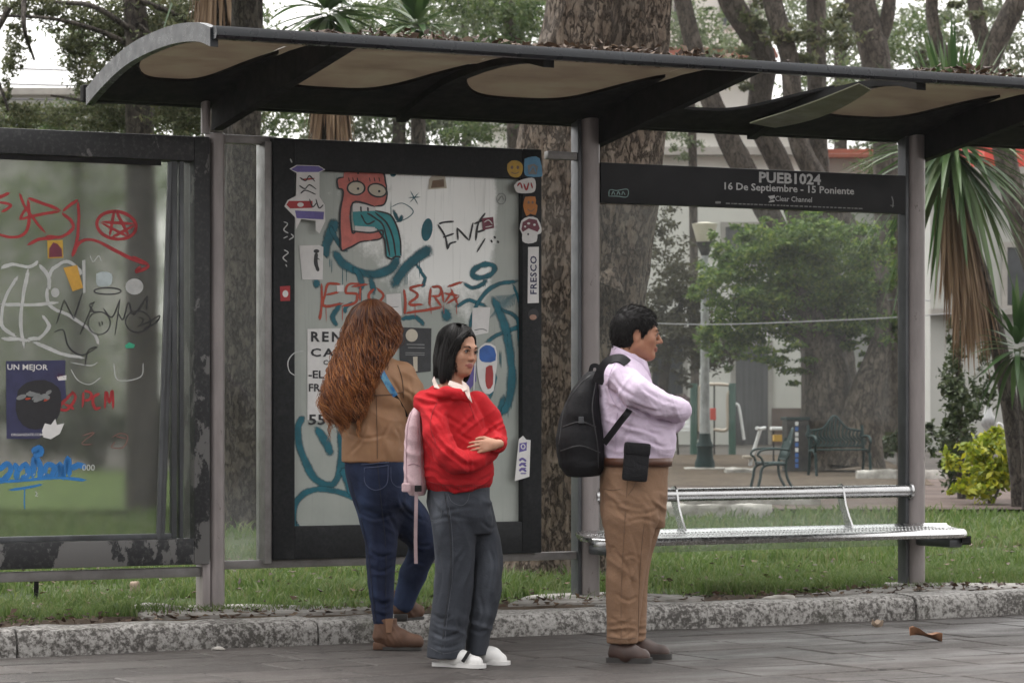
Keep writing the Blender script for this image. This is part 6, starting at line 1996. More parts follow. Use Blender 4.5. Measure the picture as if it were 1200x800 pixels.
class Head:
    """head frame: +x forward, +y the person's left, +z up; origin between the ears at eye height"""
    def __init__(s, c, rot, k=1.0, fem=False):
        s.c, s.R, s.k, s.fem = np.array(c, float), rot, k, fem
    def w(s, p): return s.c + s.R @ (np.array(p, float) * s.k)
    def add(s, S):
        W, k = s.w, s.k
        f = s.fem
        S.ell(W((-.014, 0, .032)), np.array((.094, .073, .084)) * k, .02, 'u', s.R)
        S.ell(W((.022, 0, -.035)), np.array((.066, .057 if f else .060, .076)) * k, .03, 'u', s.R)
        jw = .044 if f else .052
        for y in (-1, 1):
            S.cone(W((-.004, y * jw, -.052)), W((.058, y * .012, -.094 if f else -.098)), .021 * k, .016 * k, .03)
            S.ell(W((.056, y * .038, -.024 if not f else -.030)), np.array((.024, .022, .024) if not f else (.027, .026, .030)) * k, .02, 'u', s.R)
        S.ell(W((.068, 0, -.097)), np.array((.017, .020, .015)) * k, .02, 'u', s.R)
        S.cone(W((.082, -.03, .020)), W((.082, .03, .020)), .011 * k, .011 * k, .02)
        for y in (-1, 1):
            S.ell(W((.097, y * .031, .002)), np.array((.016, .017, .011)) * k, .012, 's', s.R)
            S.ell(W((.076, y * .031, .001)), np.array((.0125, .016, .0115)) * k, .006, 'u', s.R)
        if f: S.ell(W((.050, 0, -.070)), np.array((.036, .046, .036)) * k, .02, 'u', s.R)
        nl = .099 if f else .112
        S.cone(W((.086, 0, .012)), W((nl, 0, -.030)), .0075 * k, .0098 * k, .012)
        for y in (-1, 1): S.ell(W((.095, y * .011, -.034)), np.array((.011, .008, .008)) * k, .008, 'u', s.R)
        S.cone(W((.087, -.015, -.0595)), W((.087, .015, -.0595)), .0062 * k, .0062 * k, .006); S.ell(W((.092, 0, -.0595)), np.array((.006, .014, .0055)) * k, .005, 'u', s.R)
        S.ell(W((.089, 0, -.0715)), np.array((.0085, .017, .0065)) * k, .006, 'u', s.R)
        S.cone(W((.099, -.014, -.0655)), W((.099, .014, -.0655)), .0022 * k, .0022 * k, .004, 's')
        for y in (-1, 1):
            S.ell(W((-.012, y * .073, -.010)), np.array((.018, .009, .031)) * k, .008, 'u', s.R)
            S.ell(W((-.006, y * .082, -.006)), np.array((.009, .006, .018)) * k, .006, 's', s.R)
    def details(s, root, lipm, browm, loc, closed=.55):
        """eyes, brows and lashes as children"""
        def L(p): return tuple(s.w(p))
        for y in (-1, 1):
            b = MB()
            bm = bmesh.new(); bmesh.ops.create_uvsphere(bm, u_segments=18, v_segments=12, radius=.0118 * s.k)
            bm.verts.index_update()
            c = s.w((.0785, y * .0305, .0005))
            fw = s.R @ np.array((1, 0, -.05)); fw /= np.linalg.norm(fw)
            Vv = [tuple(np.array(v.co[:]) + c) for v in bm.verts]
            mi = []
            for fc in bm.faces:
                q = np.array(fc.calc_center_median()[:]); q /= np.linalg.norm(q)
                mi.append(1 if q @ fw > .80 else 0)
            b.v = Vv; b.f = [tuple(v.index for v in fc.verts) for fc in bm.faces]; b.m = mi
            bm.free()
            b.build('eye', [M_eyew, M_iris], root, 80)
            lid = [L((.0905, y * .018, .0015)), L((.0935, y * .025, .0068)), L((.0930, y * .032, .0078)), L((.0895, y * .040, .0058)), L((.084, y * .0455, .0005))]
            t = TB(); t.tube(cat_rom(lid, 4), .0021 * s.k, 6); link('eyelash', t.mesh('eyelash'), browm, root)
            br = [L((.0935, y * .015, .019)), L((.0935, y * .026, .0245)), L((.088, y * .038, .0245)), L((.078, y * .048, .019))]
            P = cat_rom(br, 4)
            t = TB(); t.tube(P, np.interp(np.linspace(0, 1, len(P)), [0, .25, 1], [.0026, .0034, .0012]) * s.k, 6); link('eyebrow', t.mesh('eyebrow'), browm, root)
M_eyew = pmat('eye_white', (.38, .33, .30), (.32, .28, .25), 9, .35); M_iris = pmat('dark_iris', (.012, .008, .006), (.02, .012, .008), 9, .12)

def hand(S, wrist, fdir, palm_n, k=1.0, curl=(.35, .4, .45, .5), thumb_side=1, spread=.10):
    """palm, four jointed fingers and a thumb; fdir = pointing direction, palm_n = direction the palm faces"""
    f = np.array(fdir, float); f /= np.linalg.norm(f)
    n = np.array(palm_n, float); n -= f * (n @ f); n /= np.linalg.norm(n)
    sd = np.cross(f, n) * thumb_side     # towards the thumb
    w = np.array(wrist, float)
    def P(a, b, c): return w + (f * a + sd * b + n * c) * k
    S.cone(P(-.03, 0, 0), P(.012, 0, 0), .022 * k, .024 * k, .012)
    for b in (-.026, -.009, .009, .026):
        S.cone(P(.005, b * .6, 0), P(.078 - abs(b - .009) * .25, b, 0), .0135 * k, .0115 * k, .012)
    for i, (b, L) in enumerate(((.028, .070), (.010, .080), (-.009, .074), (-.027, .058))):
        p = P(.076 - abs(b - .009) * .25, b, 0); d = f + sd * spread * (b / .028)
        d = d / np.linalg.norm(d); a = curl[i] * .6
        for j, (l, r) in enumerate(((.42, .0088), (.32, .0080), (.26, .0070))):
            d2 = d * math.cos(a) + n * math.sin(a)
            q = p + d2 * L * l * k
            S.cone(p, q, r * k, (r - .0007) * k, .003)
            p = q; a += curl[i]
    p0 = P(.015, .026, .006); p1 = P(.045, .048, .014); p2 = P(.072, .054, .022); p3 = P(.092, .052, .026)
    S.cone(p0, p1, .0145 * k, .0115 * k, .012); S.cone(p1, p2, .0105 * k, .0092 * k, .004); S.cone(p2, p3, .0092 * k, .0075 * k, .003)

def obj_from(S, name, mats, parent, smooth=2, folds=None, amp=0.0, seed=0, matfn=None, lines=None, P=None):
    V, F = S.mesh(smooth)
    if folds is not None: V = wrinkle(V, F, folds, amp, seed)
    if lines: V = crease(P, V, F, lines)
    me = mesh_np(name, V, F, True)
    o = link(name, me, mats, parent)
    if matfn is not None:
        C = V[F].mean(1)
        me.polygons.foreach_set('material_index', matfn(C).astype(np.int32))
    return o
def lips_fn(H, extra=None):
    c0 = H.w((.092, 0, -.0655))
    def fn(C):
        q = (C - c0) @ H.R / H.k
        m = (np.abs(q[:, 2]) < .0125 * (1 - (q[:, 1] / .028) ** 2).clip(0, 1)) & (np.abs(q[:, 1]) < .025) & (q[:, 0] > -.012)
        return m
    return fn
def scale_of(py): return (py - YH) / CAMH
class Person:
    def __init__(s, px, py, label, k=None):
        s.k = k or scale_of(py)
        s.px, s.py = px, py
        Y = FPX / s.k
        s.root = empty('person', ((px - CX) / s.k, Y, 0.0), 0, label, 'person')
        s.Y = Y
    def p(s, x, y, d=0.0):
        """photo pixel -> local point, d metres behind the person's own plane"""
        q = at(x, y, s.Y + d)
        return np.array((q.x - s.root.location.x, d, q.z))

def shoe(S, heel, toe, w, h, sole=.0):
    """heel and toe ground points (3-D), half width, instep height"""
    a, b = np.array(heel, float), np.array(toe, float)
    f = b - a; L = np.linalg.norm(f); f /= L
    S.cone(a + f * .035 + (0, 0, .038), a + f * L * .45 + (0, 0, .036), .036, .040, .03)
    S.cone(a + f * L * .45 + (0, 0, .034), a + f * (L - .045) + (0, 0, .028), .044 * w / .045, .036 * w / .045, .03)
    S.cone(a + f * .045 + (0, 0, h), a + f * L * .5 + (0, 0, .05), .036, .034, .03)
def sole(name, heel, toe, w, t, m, parent, z=0.0):
    a, b = np.array(heel, float), np.array(toe, float)
    f = b - a; L = np.linalg.norm(f); f /= L
    sd = np.array((-f[1], f[0], 0))
    prof = [(0, .0), (.0, .62), (.02, .8), (.25, .8), (.45, .78), (.7, 1.0), (.88, .85), (.97, .5), (1.0, 0)]
    P = [a + f * (L * x) + sd * w * y for x, y in prof] + [a + f * (L * x) - sd * w * y for x, y in prof[::-1][1:-1]]
    b_ = MB(); b_.prism([(q[0], q[1]) for q in P], 2, z, z + t)
    return b_.build(name, m, parent, 50)

M_skin = skin_mat('warm_skin', (.46, .25, .165), (.38, .195, .125)); M_skin2 = skin_mat('tan_skin', (.36, .175, .105), (.28, .13, .078)); M_lip = pmat('lips', (.32, .105, .085), (.27, .085, .07), 20, .4); M_lip2 = pmat('lips_tan', (.25, .095, .07), (.21, .08, .06), 20, .45)
M_blackhair = hair_mat('black_hair', [(.004, .004, .004), (.007, .006, .006), (.012, .010, .009)], .5, .16)
M_auburn = hair_mat('auburn_curls', [(.045, .013, .006), (.17, .052, .015), (.36, .125, .034), (.62, .28, .09)], .4)
def add_roots(mt, z_lo, z_hi, c):
    """darker roots: the colour of the hair itself changes along its length"""
    nt = mt.node_tree; bs = nt.nodes['Principled BSDF']; src = bs.inputs['Base Color'].links[0].from_socket
    tc = nt.nodes.new('ShaderNodeTexCoord'); sx = nt.nodes.new('ShaderNodeSeparateXYZ'); mr = nt.nodes.new('ShaderNodeMapRange'); mx = nt.nodes.new('ShaderNodeMix'); mx.data_type = 'RGBA'
    nt.links.new(tc.outputs['Object'], sx.inputs[0]); nt.links.new(sx.outputs['Z'], mr.inputs[0])
    mr.inputs[1].default_value = z_lo; mr.inputs[2].default_value = z_hi
    nt.links.new(mr.outputs[0], mx.inputs[0]); nt.links.new(src, mx.inputs[6]); mx.inputs[7].default_value = (*c, 1)
    nt.links.new(mx.outputs[2], bs.inputs['Base Color'])
add_roots(M_auburn, 1.30, 1.80, (.050, .016, .009))

from mathutils.bvhtree import BVHTree
def on_surface(P, o, pts, lift=.001, off=None):
    """points of a garment's surface that lie behind photo pixels (first hit seen from the street)"""
    me = o.data
    n = len(me.vertices); co = np.zeros(n * 3, np.float32); me.vertices.foreach_get('co', co)
    bv = getattr(on_surface, 'c', {}).get(o.name)
    if bv is None:
        bv = BVHTree.FromPolygons([tuple(v) for v in co.reshape(-1, 3)], [tuple(f.vertices) for f in me.polygons])
        on_surface.c = {**getattr(on_surface, 'c', {}), o.name: bv}
    base = Vector(P.root.location) + (Vector(off) if off is not None else Vector())
    out = []
    for x, y in pts:
        a = at(x, y, P.Y - 1.2) - base; b_ = at(x, y, P.Y + 1.0) - base
        h = bv.ray_cast(a, (b_ - a).normalized())
        if h[0] is not None: out.append(np.array(h[0] + h[1] * lift) if h[1].dot(a - h[0]) > 0 else np.array(h[0] - h[1] * lift))
    return out
def stitch(P, o, pts, name, mt, r=.0018, off=None, per=5, lift=.0005):
    dense = [tuple(q) for q in cat_rom(pts, per)]
    Q = on_surface(P, o, dense, lift, off)
    if len(Q) > 2:
        t = TB(); t.tube(np.array(Q), r, 5); return link(name, t.mesh(name), mt, o)
# ---------------------------------------------------------------- the man
P1 = Person(748, 774, 'man in a lilac shirt and tan trousers waiting with folded arms beside the bench')
m = P1.p; RT = P1.root
hc = m(747, 391.5, .02)
H1 = Head(hc, yawR(4, 3), 1.0)
S = SDF((-.28, -.30, 0.0), (.30, .34, 1.70), .0044)
S.stack([(.86, -.00, .04, .125, .14), (1.0, .02, .04, .13, .15), (1.15, -.02, .04, .10, .13), (1.28, -.055, .04, .085, .13), (1.36, -.06, .04, .07, .12), (1.42, -.055, .04, .055, .065)], .04)
S.cone(m(731, 438, .02), m(736, 405, .02), .066, .062, .03)
S.chain([m(735, 560, -.06), m(728, 645, -.08), m(727, 745, -.08)], [.060, .045, .034], .03); S.chain([m(746, 565, .12), m(741, 645, .15), m(740, 742, .16)], [.060, .045, .034], .03)
for hx, tx, dd in ((728, 752, -.08), (748, 776, .16)): S.cone(m(hx, 754, dd) , m(tx - 8, 763, dd) , .028, .016, .03)
# folded arms: near (right) arm in front, hands tucked
el1 = m(791, 480, -.08); el2 = m(786, 494, .22)
S.chain([m(728, 440, -.14), m(760, 466, -.16), el1], [.048, .040, .034], .03); S.chain([el1, m(783, 482, .10)], [.038, .030], .02)
S.chain([m(730, 440, .20), m(758, 470, .26), el2], [.048, .040, .034], .03); S.chain([el2, m(776, 493, .05)], [.038, .030], .02)
hand(S, m(783, 482, .11), (-.25, 1, .0), (-1, -.2, 0), .95, thumb_side=1); hand(S, m(776, 494, .04), (-.35, -1, .0), (-1, .3, 0), .95, thumb_side=-1)
H1.add(S)
obj = obj_from(S, 'body', [M_skin2, M_lip2], RT, 2, matfn=lips_fn(H1))
H1.details(RT, M_lip2, M_blackhair, hc)
# shirt
M_shirt = fabric('lilac_cotton', (.56, .465, .59), (.63, .53, .655), 12, .8, 300, .12, .1)
S = SDF((-.30, -.34, .82), (.34, .42, 1.50), .0052)
def prow(yp, xl, xr, bd, cy=.04):
    a_, b_ = m(xl, yp, 0), m(xr, yp, 0)
    return (a_[2], (a_[0] + b_[0]) / 2, cy, (b_[0] - a_[0]) / 2, bd)
S.stack([prow(545, 707, 786, .175), prow(528, 707, 791, .185), prow(512, 705, 792.5, .19), prow(495, 702, 789, .19), prow(475, 701, 775, .18), prow(455, 702, 767, .175), prow(440, 705, 762, .165), prow(429, 709, 757, .14), prow(421, 713, 753, .11), prow(414, 716, 752, .09)], .03)
S.chain([m(725, 440, -.13), m(745, 458, -.18), m(774, 474, -.16), el1 + (.006, 0, 0)], [.068, .066, .058, .052], .010)
S.chain([el1 + (.006, 0, 0), m(797, 481, .0), m(788, 482, .10)], [.054, .048, .042], .012)
S.chain([m(727, 436, .21), m(750, 462, .27), m(775, 484, .26), el2], [.075, .07, .062, .055], .035); S.chain([el2, m(790, 492, .10), m(780, 494, .02)], [.054, .046, .042], .025)
# open bottom and neck
S.cone(m(731, 420, .02), m(734, 396, .02), .058, .066, .008, 's')
fl = [(m(752, 466, -.18), .09, (.75, 0, .7), 24, .009), (m(722, 452, -.16), .07, (.9, 0, -.5), 26, .008), (m(790, 480, -.08), .09, (1, 0, .4), 34, .008), (m(745, 520, -.10), .16, (.25, 0, 1), 17, .008), (m(720, 470, -.10), .12, (1, 0, .4), 20, .006), (m(740, 490, -.15), .1, (.3, 0, 1), 28, .008), (m(770, 535, -.08), .1, (.2, 0, 1), 20, .005)]
cl_ = [([(720, 477), (745, 488), (770, 493), (786, 494)], .012, .012), ([(716, 440), (726, 455), (745, 467)], .007), ([(733, 470), (755, 479), (776, 483)], .008), ([(748, 453), (768, 467), (782, 474)], .006), ([(727, 497), (750, 503), (775, 510)], .008),
       ([(740, 511), (764, 519), (782, 525)], .007), ([(714, 488), (711, 505), (713, 522)], .007), ([(737, 503), (730, 514), (727, 527)], .006), ([(706, 450), (710, 468), (709, 482)], .006), ([(752, 500), (770, 500), (784, 504)], .006), ([(718, 458), (728, 470), (732, 482)], .007), ([(765, 462), (780, 470), (792, 474)], .005), ([(742, 486), (738, 500), (735, 512)], .006)]
shirt = obj_from(S, 'shirt', M_shirt, RT, 2, fl, .003, 3, lines=cl_, P=P1)
M_ssm = pmat('shirt_seam', (.48, .38, .52), (.44, .35, .48), 20, .8)
stitch(P1, shirt, [(722, 424), (715, 438), (713, 452), (718, 468), (726, 480)], 'seam', M_ssm, .0020)
stitch(P1, shirt, [(724, 483), (722, 500), (722, 528)], 'seam', M_ssm, .0018)
stitch(P1, shirt, [(704, 437), (716, 441)], 'seam', M_ssm, .0018)
# collar
b = MB()
n = 24
V_ = []
cc0 = m(737, 417, .02)
for i in range(n + 1):
    a = .16 + (2 * math.pi - .32) * i / n        # gap at the front (+x)
    ca, sa_ = math.cos(a), math.sin(a)
    f5 = ca * .5 + .5
    tip = max(0, ca) ** 6
    up = cc0 + np.array((ca * .070, sa_ * .066, .046 - .070 * f5))
    md_ = cc0 + np.array((ca * .080 + .004, sa_ * .076, .050 - .075 * f5))
    dn_ = cc0 + np.array((ca * (.088 + .018 * tip), sa_ * .088, .004 - .075 * f5 - .030 * tip))
    V_ += [tuple(up), tuple(md_), tuple(dn_)]
F_ = [(i * 3 + j, i * 3 + j + 1, (i + 1) * 3 + j + 1, (i + 1) * 3 + j) for i in range(n) for j in range(2)]
b.add(V_, F_)
o = b.build('collar', M_shirt, RT, 80); md = o.modifiers.new('s', 'SOLIDIFY'); md.thickness = .004
# trousers
M_khaki = fabric('tan_twill', (.185, .108, .066), (.23, .14, .088), 10, .85, 240, .2, .15)
S = SDF((-.26, -.28, .05), (.26, .42, .98), .0052)
S.stack([prow(618, 707, 779, .12), prow(600, 704, 781, .165), prow(580, 703.5, 782.5, .175), prow(558, 704, 783, .175), prow(538, 708, 785, .175)], .03)
def leg(rows, dd, dy, k=.008):
    S.stack([(m(0, y, dd)[2], (m(xl, y, dd)[0] + m(xr, y, dd)[0]) / 2, dd, (m(xr, y, dd)[0] - m(xl, y, dd)[0]) / 2, w) for y, xl, xr, w in rows[::-1]], k)
leg([(555, 716, 766, .07), (580, 708, 773, .095), (610, 707, 771, .098), (640, 711, 762, .09), (670, 711, 757, .085), (700, 711, 752, .08), (730, 711, 749, .08), (753, 711, 747, .08)], -.06, 0)
leg([(555, 728, 772, .07), (578, 719, 781, .095), (603, 718, 781, .095), (625, 722, 772, .09), (650, 724, 764, .085), (680, 725, 759, .08), (715, 724, 758, .08), (749, 722, 757, .08)], .16, 0)
fl = [(m(730, 607, -.15), .06, (.45, 0, 1), 22, .004), (m(722, 672, -.12), .06, (.5, 0, 1), 22, .004), (m(727, 740, -.13), .045, (.2, 0, 1), 34, .006), (m(772, 602, -.05), .07, (.8, 0, 1), 24, .006), (m(745, 742, .1), .05, (.2, 0, 1), 32, .006), (m(745, 640, -.14), .16, (1, 0, .12), 15, .004), (m(730, 690, -.12), .16, (1, 0, -.15), 17, .004), (m(715, 590, -.1), .07, (.9, 0, .6), 22, .004)]
cl_ = [([(743, 601), (763, 598), (778, 590)], .008), ([(728, 612), (750, 606), (770, 612)], .006), ([(716, 640), (732, 660), (741, 692)], .007), ([(720, 692), (734, 701), (746, 696)], .007), ([(714, 735), (729, 743), (744, 735)], .008), ([(716, 582), (726, 600), (740, 612)], .006), ([(737, 618), (746, 650), (748, 692)], .007), ([(712, 720), (728, 727), (745, 720)], .005), ([(755, 575), (765, 590), (778, 600)], .006), ([(720, 655), (738, 648), (752, 655)], .005), ([(730, 705), (728, 725), (733, 745)], .005)]
trs = obj_from(S, 'trousers', M_khaki, RT, 2, fl, .003, 5, lines=[(q_[0], q_[1] * .65) for q_ in cl_], P=P1)
M_ksm = pmat('trouser_seam', (.125, .074, .045), (.11, .064, .04), 20, .8)
stitch(P1, trs, [(736, 552), (733, 600), (730, 650), (728, 700), (728, 748)], 'seam', M_ksm, .0015)
stitch(P1, trs, [(750, 550), (744, 568), (736, 580)], 'pocket_seam', M_ksm, .0018)
stitch(P1, trs, [(707, 572), (716, 574), (727, 573)], 'pocket_seam', M_ksm, .0018)
stitch(P1, trs, [(712, 746), (728, 748), (745, 747)], 'seam', M_ksm, .0018)
stitch(P1, trs, [(757, 600), (752, 640), (749, 690), (748, 740)], 'seam', M_ksm, .0015)
# belt with buckle
M_belt = pmat('brown_belt', (.075, .030, .018), (.11, .045, .026), 12, .45)
def ring_band(name, rows, yaw, thick, mt, parent, n=40):
    b = MB(); V_ = []
    for (z, cx, cy, a, b_) in rows:
        for i in range(n):
            t = 2 * math.pi * i / n
            V_.append((cx + a * math.cos(t), cy + b_ * math.sin(t), z))
    k = len(rows)
    b.add(V_, [(j * n + i, j * n + (i + 1) % n, (j + 1) * n + (i + 1) % n, (j + 1) * n + i) for j in range(k - 1) for i in range(n)])
    o = b.build(name, mt, parent, 60); md = o.modifiers.new('s', 'SOLIDIFY'); md.thickness = thick; md.offset = 1
    return o
z1 = prow(546, 705.5, 786.5, .179); z0 = prow(536, 705.5, 788, .182)
ring_band('belt', [z1, z0], 0, .005, M_belt, RT)
# shoes
M_shoe = pmat('brown_shoe_leather', (.034, .017, .013), (.055, .028, .021), 14, .5, bump=.15, bscale=40); M_sole = pmat('black_rubber', (.02, .018, .017), (.03, .027, .025), 14, .6)
for (hx, tx, yy, dd, toe) in ((713, 763, 774, -.06, (.2, -.03)), (729, 786, 766.5, .16, (.22, -.02))):
    g0 = np.array((m(hx, 0, dd)[0], dd, 0)); g1 = np.array((m(tx, 0, dd)[0], dd - .05, 0))
    S = SDF((min(g0[0], g1[0]) - .08, dd - .16, -.02), (max(g0[0], g1[0]) + .08, dd + .14, .16), .005)
    shoe(S, g0, g1, .048, .075)
    obj_from(S, 'shoe', M_shoe, RT, 2, matfn=None)
    sole('shoe_sole', g0 - (.004, 0, 0), g1 + (.004, 0, 0), .052, .024, M_sole, RT)
# hair: short, thick, swept forward
def hair_cap(H, parent, mt, zr=1.06, front=.060, low=-.03, seed=1, amp=.004, name='hair', sideburn=.0):
    S = SDF(H.c - .16, H.c + .16, .004)
    S.ell(H.w((-.018, 0, .036)), np.array((.102, .081, .092)) * H.k * zr, .01, 'u', H.R)
    S.ell(H.w((-.045, 0, -.02)), np.array((.075, .072, .075)) * H.k * zr, .03, 'u', H.R)
    # cut away the face and below the hairline
    S.ell(H.w((.105, 0, -.032)), np.array((.090, .115, .088)) * H.k, .012, 's', H.R)
    S.ell(H.w((.018, 0, -.115)), np.array((.075, .2, .088)) * H.k, .012, 's', H.R)
    S.ell(H.w((-.05, 0, -.175)), np.array((.12, .2, .085)) * H.k, .012, 's', H.R)
    for y in (-1, 1): S.ell(H.w((-.010, y * .084, -.012)), np.array((.026, .030, .034)) * H.k, .006, 's', H.R)
    V, F = S.mesh(2)
    N = vnormals(V, F)
    V = V + N * (amp * fbm(V * np.array([55, 55, 30]), 3, seed))[:, None]
    return link(name, mesh_np(name, V, F, True), mt, parent), V, N
hcap, HV, HN = hair_cap(H1, RT, M_blackhair, 1.03, seed=2)
r = np.random.default_rng(3)
fwd = H1.R @ np.array((1, 0, 0))
tb = TB()
zc = H1.c[2]
for i in r.choice(len(HV), 1500):
    p = HV[i]; nn = HN[i]
    q = H1.R.T @ (p - H1.c)
    down = np.array((0, 0, -1.0))
    top = np.clip((q[2] - .04) / .06, 0, 1)
    d = fwd * (.9 * top + .1) + down * (1.0 - top) * .9 - fwd * (1 - top) * .35 + r.normal(0, .28, 3)
    d -= nn * (d @ nn) * .8; d /= np.linalg.norm(d)
    L = r.uniform(.016, .034) * (1 if top > .2 else .7)
    tb.tube([p - nn * .003, p + nn * .004 + d * L * .5, p + nn * (.0035 + .003 * top) + d * L], [.0017, .0015, .0004], 3)
link('hair_strands', tb.mesh('hair_strands'), M_blackhair, hcap)
# phone pouch on the belt (worn, yet a thing of its own)
M_nylon = fabric('black_nylon', (.005, .005, .006), (.009, .009, .011), 14, .7, 220, .3, .0)
c0 = m(745, 541, -.175)
pp = empty('phone_pouch', Vector(c0) + P1.root.location, 0, 'black phone pouch clipped to the belt of the man in the lilac shirt', 'pouch')
b = MB(); b.bbox(-.058, .058, -.03, .012, -.088, .062, .014); o = b.build('pouch_body', M_nylon, pp, 50)
b = MB(); b.bbox(-.060, .060, -.036, .013, .030, .088, .012); b.build('flap', M_nylon, pp, 50)
pp.rotation_euler = (0, R(5), R(6))
# backpack
S = SDF((-.46, -.22, .80), (-.10, .34, 1.46), .0075)
cyb = .05
S.stack([(m(0, 557, 0)[2], (m(662, 0)[0] + m(706, 0)[0]) / 2, cyb, .075, .13), (m(0, 545, 0)[2], (m(655, 0)[0] + m(709, 0)[0]) / 2, cyb, .105, .155), (m(0, 515, 0)[2], (m(652.5, 0)[0] + m(708, 0)[0]) / 2, cyb, .112, .165), (m(0, 485, 0)[2], (m(658, 0)[0] + m(703, 0)[0]) / 2, cyb, .09, .16), (m(0, 460, 0)[2], (m(669, 0)[0] + m(701, 0)[0]) / 2, cyb, .064, .145), (m(0, 443, 0)[2], (m(681, 0)[0] + m(702, 0)[0]) / 2, cyb, .042, .12), (m(0, 435, 0)[2], (m(690, 0)[0] + m(702, 0)[0]) / 2, cyb, .025, .08)], .02, p=2.6)
fl = [(m(680, 500, -.12), .14, (.3, 0, 1), 14, .010), (m(670, 540, -.1), .1, (.2, 0, 1), 18, .008), (m(685, 455, -.1), .08, (1, 0, .6), 18, .007)]
bp = empty('backpack', P1.root.location + Vector((-.30, .05, m(0, 557, 0)[2])), 0, 'black backpack worn by the man in the lilac shirt', 'backpack')
off = np.array(bp.location) - np.array(P1.root.location)
V, F = S.mesh(2); V = wrinkle(V, F, fl, .004, 7) - off
bag = link('bag', mesh_np('bag', V, F, True), M_nylon, bp)
M_zip = pmat('zip_tape', (.025, .025, .027), (.04, .04, .042), 30, .4)
for q_ in ([(655, 520), (662, 478), (678, 452), (692, 440)], [(660, 500), (680, 494), (698, 500)], [(657, 528), (680, 522), (703, 530)], [(698, 448), (694, 480), (700, 520), (701, 548)]):
    stitch(P1, bag, q_, 'zip', M_zip, .0032, off)
def strap(pts, w, t, name, mt, parent, off=np.zeros(3), nrm=None):
    P = cat_rom([np.array(p) - off for p in pts], 6)
    T = np.gradient(P, axis=0); T /= np.linalg.norm(T, axis=1)[:, None]
    V_ = []
    for i in range(len(P)):
        nn = np.array(nrm if nrm is not None else (0, -1, 0), float)
        sd = np.cross(T[i], nn); sd /= np.linalg.norm(sd) + 1e-9
        up = np.cross(sd, T[i])
        for a, c in ((-1, -1), (1, -1), (1, 1), (-1, 1)):
            V_.append(tuple(P[i] + sd * w * .5 * a + up * t * .5 * c))
    n = len(P)
    b = MB(); b.add(V_, [(i * 4 + j, i * 4 + (j + 1) % 4, (i + 1) * 4 + (j + 1) % 4, (i + 1) * 4 + j) for i in range(n - 1) for j in range(4)] + [(0, 1, 2, 3), (n * 4 - 1, n * 4 - 2, n * 4 - 3, n * 4 - 4)])
    return b.build(name, mt, parent, 50)
strap([m(700, 448, -.10), m(707, 432, -.12), m(716, 422.5, -.135), m(727, 420.5, -.155), m(735, 426, -.165)], .052, .014, 'shoulder_strap', M_nylon, bp, off, (.15, -1, .9))
strap([m(739, 478, -.10), m(735, 484, -.205), m(727, 494, -.185), m(718, 506, -.165), m(708, 519, -.11)], .030, .008, 'lower_strap', M_nylon, bp, off, (0, -1, .15))
strap([m(700, 448, .20), m(708, 431, .22), m(718, 422, .23), m(733, 424, .25)], .052, .014, 'shoulder_strap', M_nylon, bp, off, (.2, .5, 1))
strap([m(692, 436, .05), m(694, 429, .05), m(700, 429, .05), m(702, 436, .05)], .02, .008, 'grab_loop', M_nylon, bp, off, (0, -1, .1))
S = SDF((-.46, -.22, .80), (-.10, .34, 1.46), .0075)
b = MB(); q = m(681, 492, -.12) - off; b.bbox(q[0] - .012, q[0] + .012, q[1] - .006, q[1] + .004, q[2] - .016, q[2] + .016, .003); b.build('badge', M_alu, bp)

# ---------------------------------------------------------------- the dark haired woman in red
P2 = Person(545, 779, 'dark haired woman in a red hoodie and wide grey jeans with folded arms')
m = P2.p; RT = P2.root
hc = m(537, 410, .0)
H2 = Head(hc, yawR(-43, 7, -4), .95, True)
S = SDF((-.27, -.34, 0.0), (.27, .32, 1.62), .0042)
def prow(yp, xl, xr, bd, cy=.0):
    a_, b_ = m(xl, yp, 0), m(xr, yp, 0)
    return (a_[2], (a_[0] + b_[0]) / 2, cy, (b_[0] - a_[0]) / 2, bd)
S.stack([prow(578, 518, 556, .07), prow(540, 510, 562, .09), prow(510, 506, 560, .09), prow(480, 500, 556, .11), prow(465, 505, 550, .10), prow(455, 515, 545, .06)], .04)
S.cone(m(527, 458, .0), m(533, 432, .0), .050, .048, .03)
S.chain([m(526, 585, -.02), m(526, 660, -.03), m(520, 755, -.03)], [.058, .045, .034], .03); S.chain([m(553, 587, .05), m(566, 660, .08), m(562, 748, .08)], [.065, .045, .034], .03)
S.cone(m(522, 766, -.03), m(542, 773, -.085), .018, .010, .03); S.cone(m(562, 764, .08), m(576, 771, .03), .018, .010, .03)
elN = m(532, 538, -.19); elF = m(582, 516, .08)
S.chain([m(512, 479, -.06), m(516, 505, -.14), elN], [.038, .034, .030], .03); S.chain([elN, m(556, 539, -.15), m(571, 531, -.03)], [.030, .026, .024], .02)
S.chain([m(562, 474, .08), m(577, 498, .10), elF], [.042, .036, .032], .03); S.chain([elF, m(583, 519.5, -.14)], [.030, .025], .02)
hand(S, m(580, 520.5, -.17), (-1, -.36, -.14), (-.12, 1.0, -.30), .82, (.16, .2, .22, .25), thumb_side=-1, spread=.07)
hand(S, m(572, 531, .01), (.2, .8, .5), (-.8, .2, 0), .8, thumb_side=1)
H2.add(S)
obj_from(S, 'body', [M_skin, M_lip], RT, 2, matfn=lips_fn(H2))
H2.details(RT, M_lip, M_blackhair, hc)
M_redh = fabric('red_fleece', (.36, .008, .013), (.44, .014, .020), 9, .9, 220, .2, .35)
S = SDF((-.30, -.36, .72), (.30, .30, 1.34), .0050)
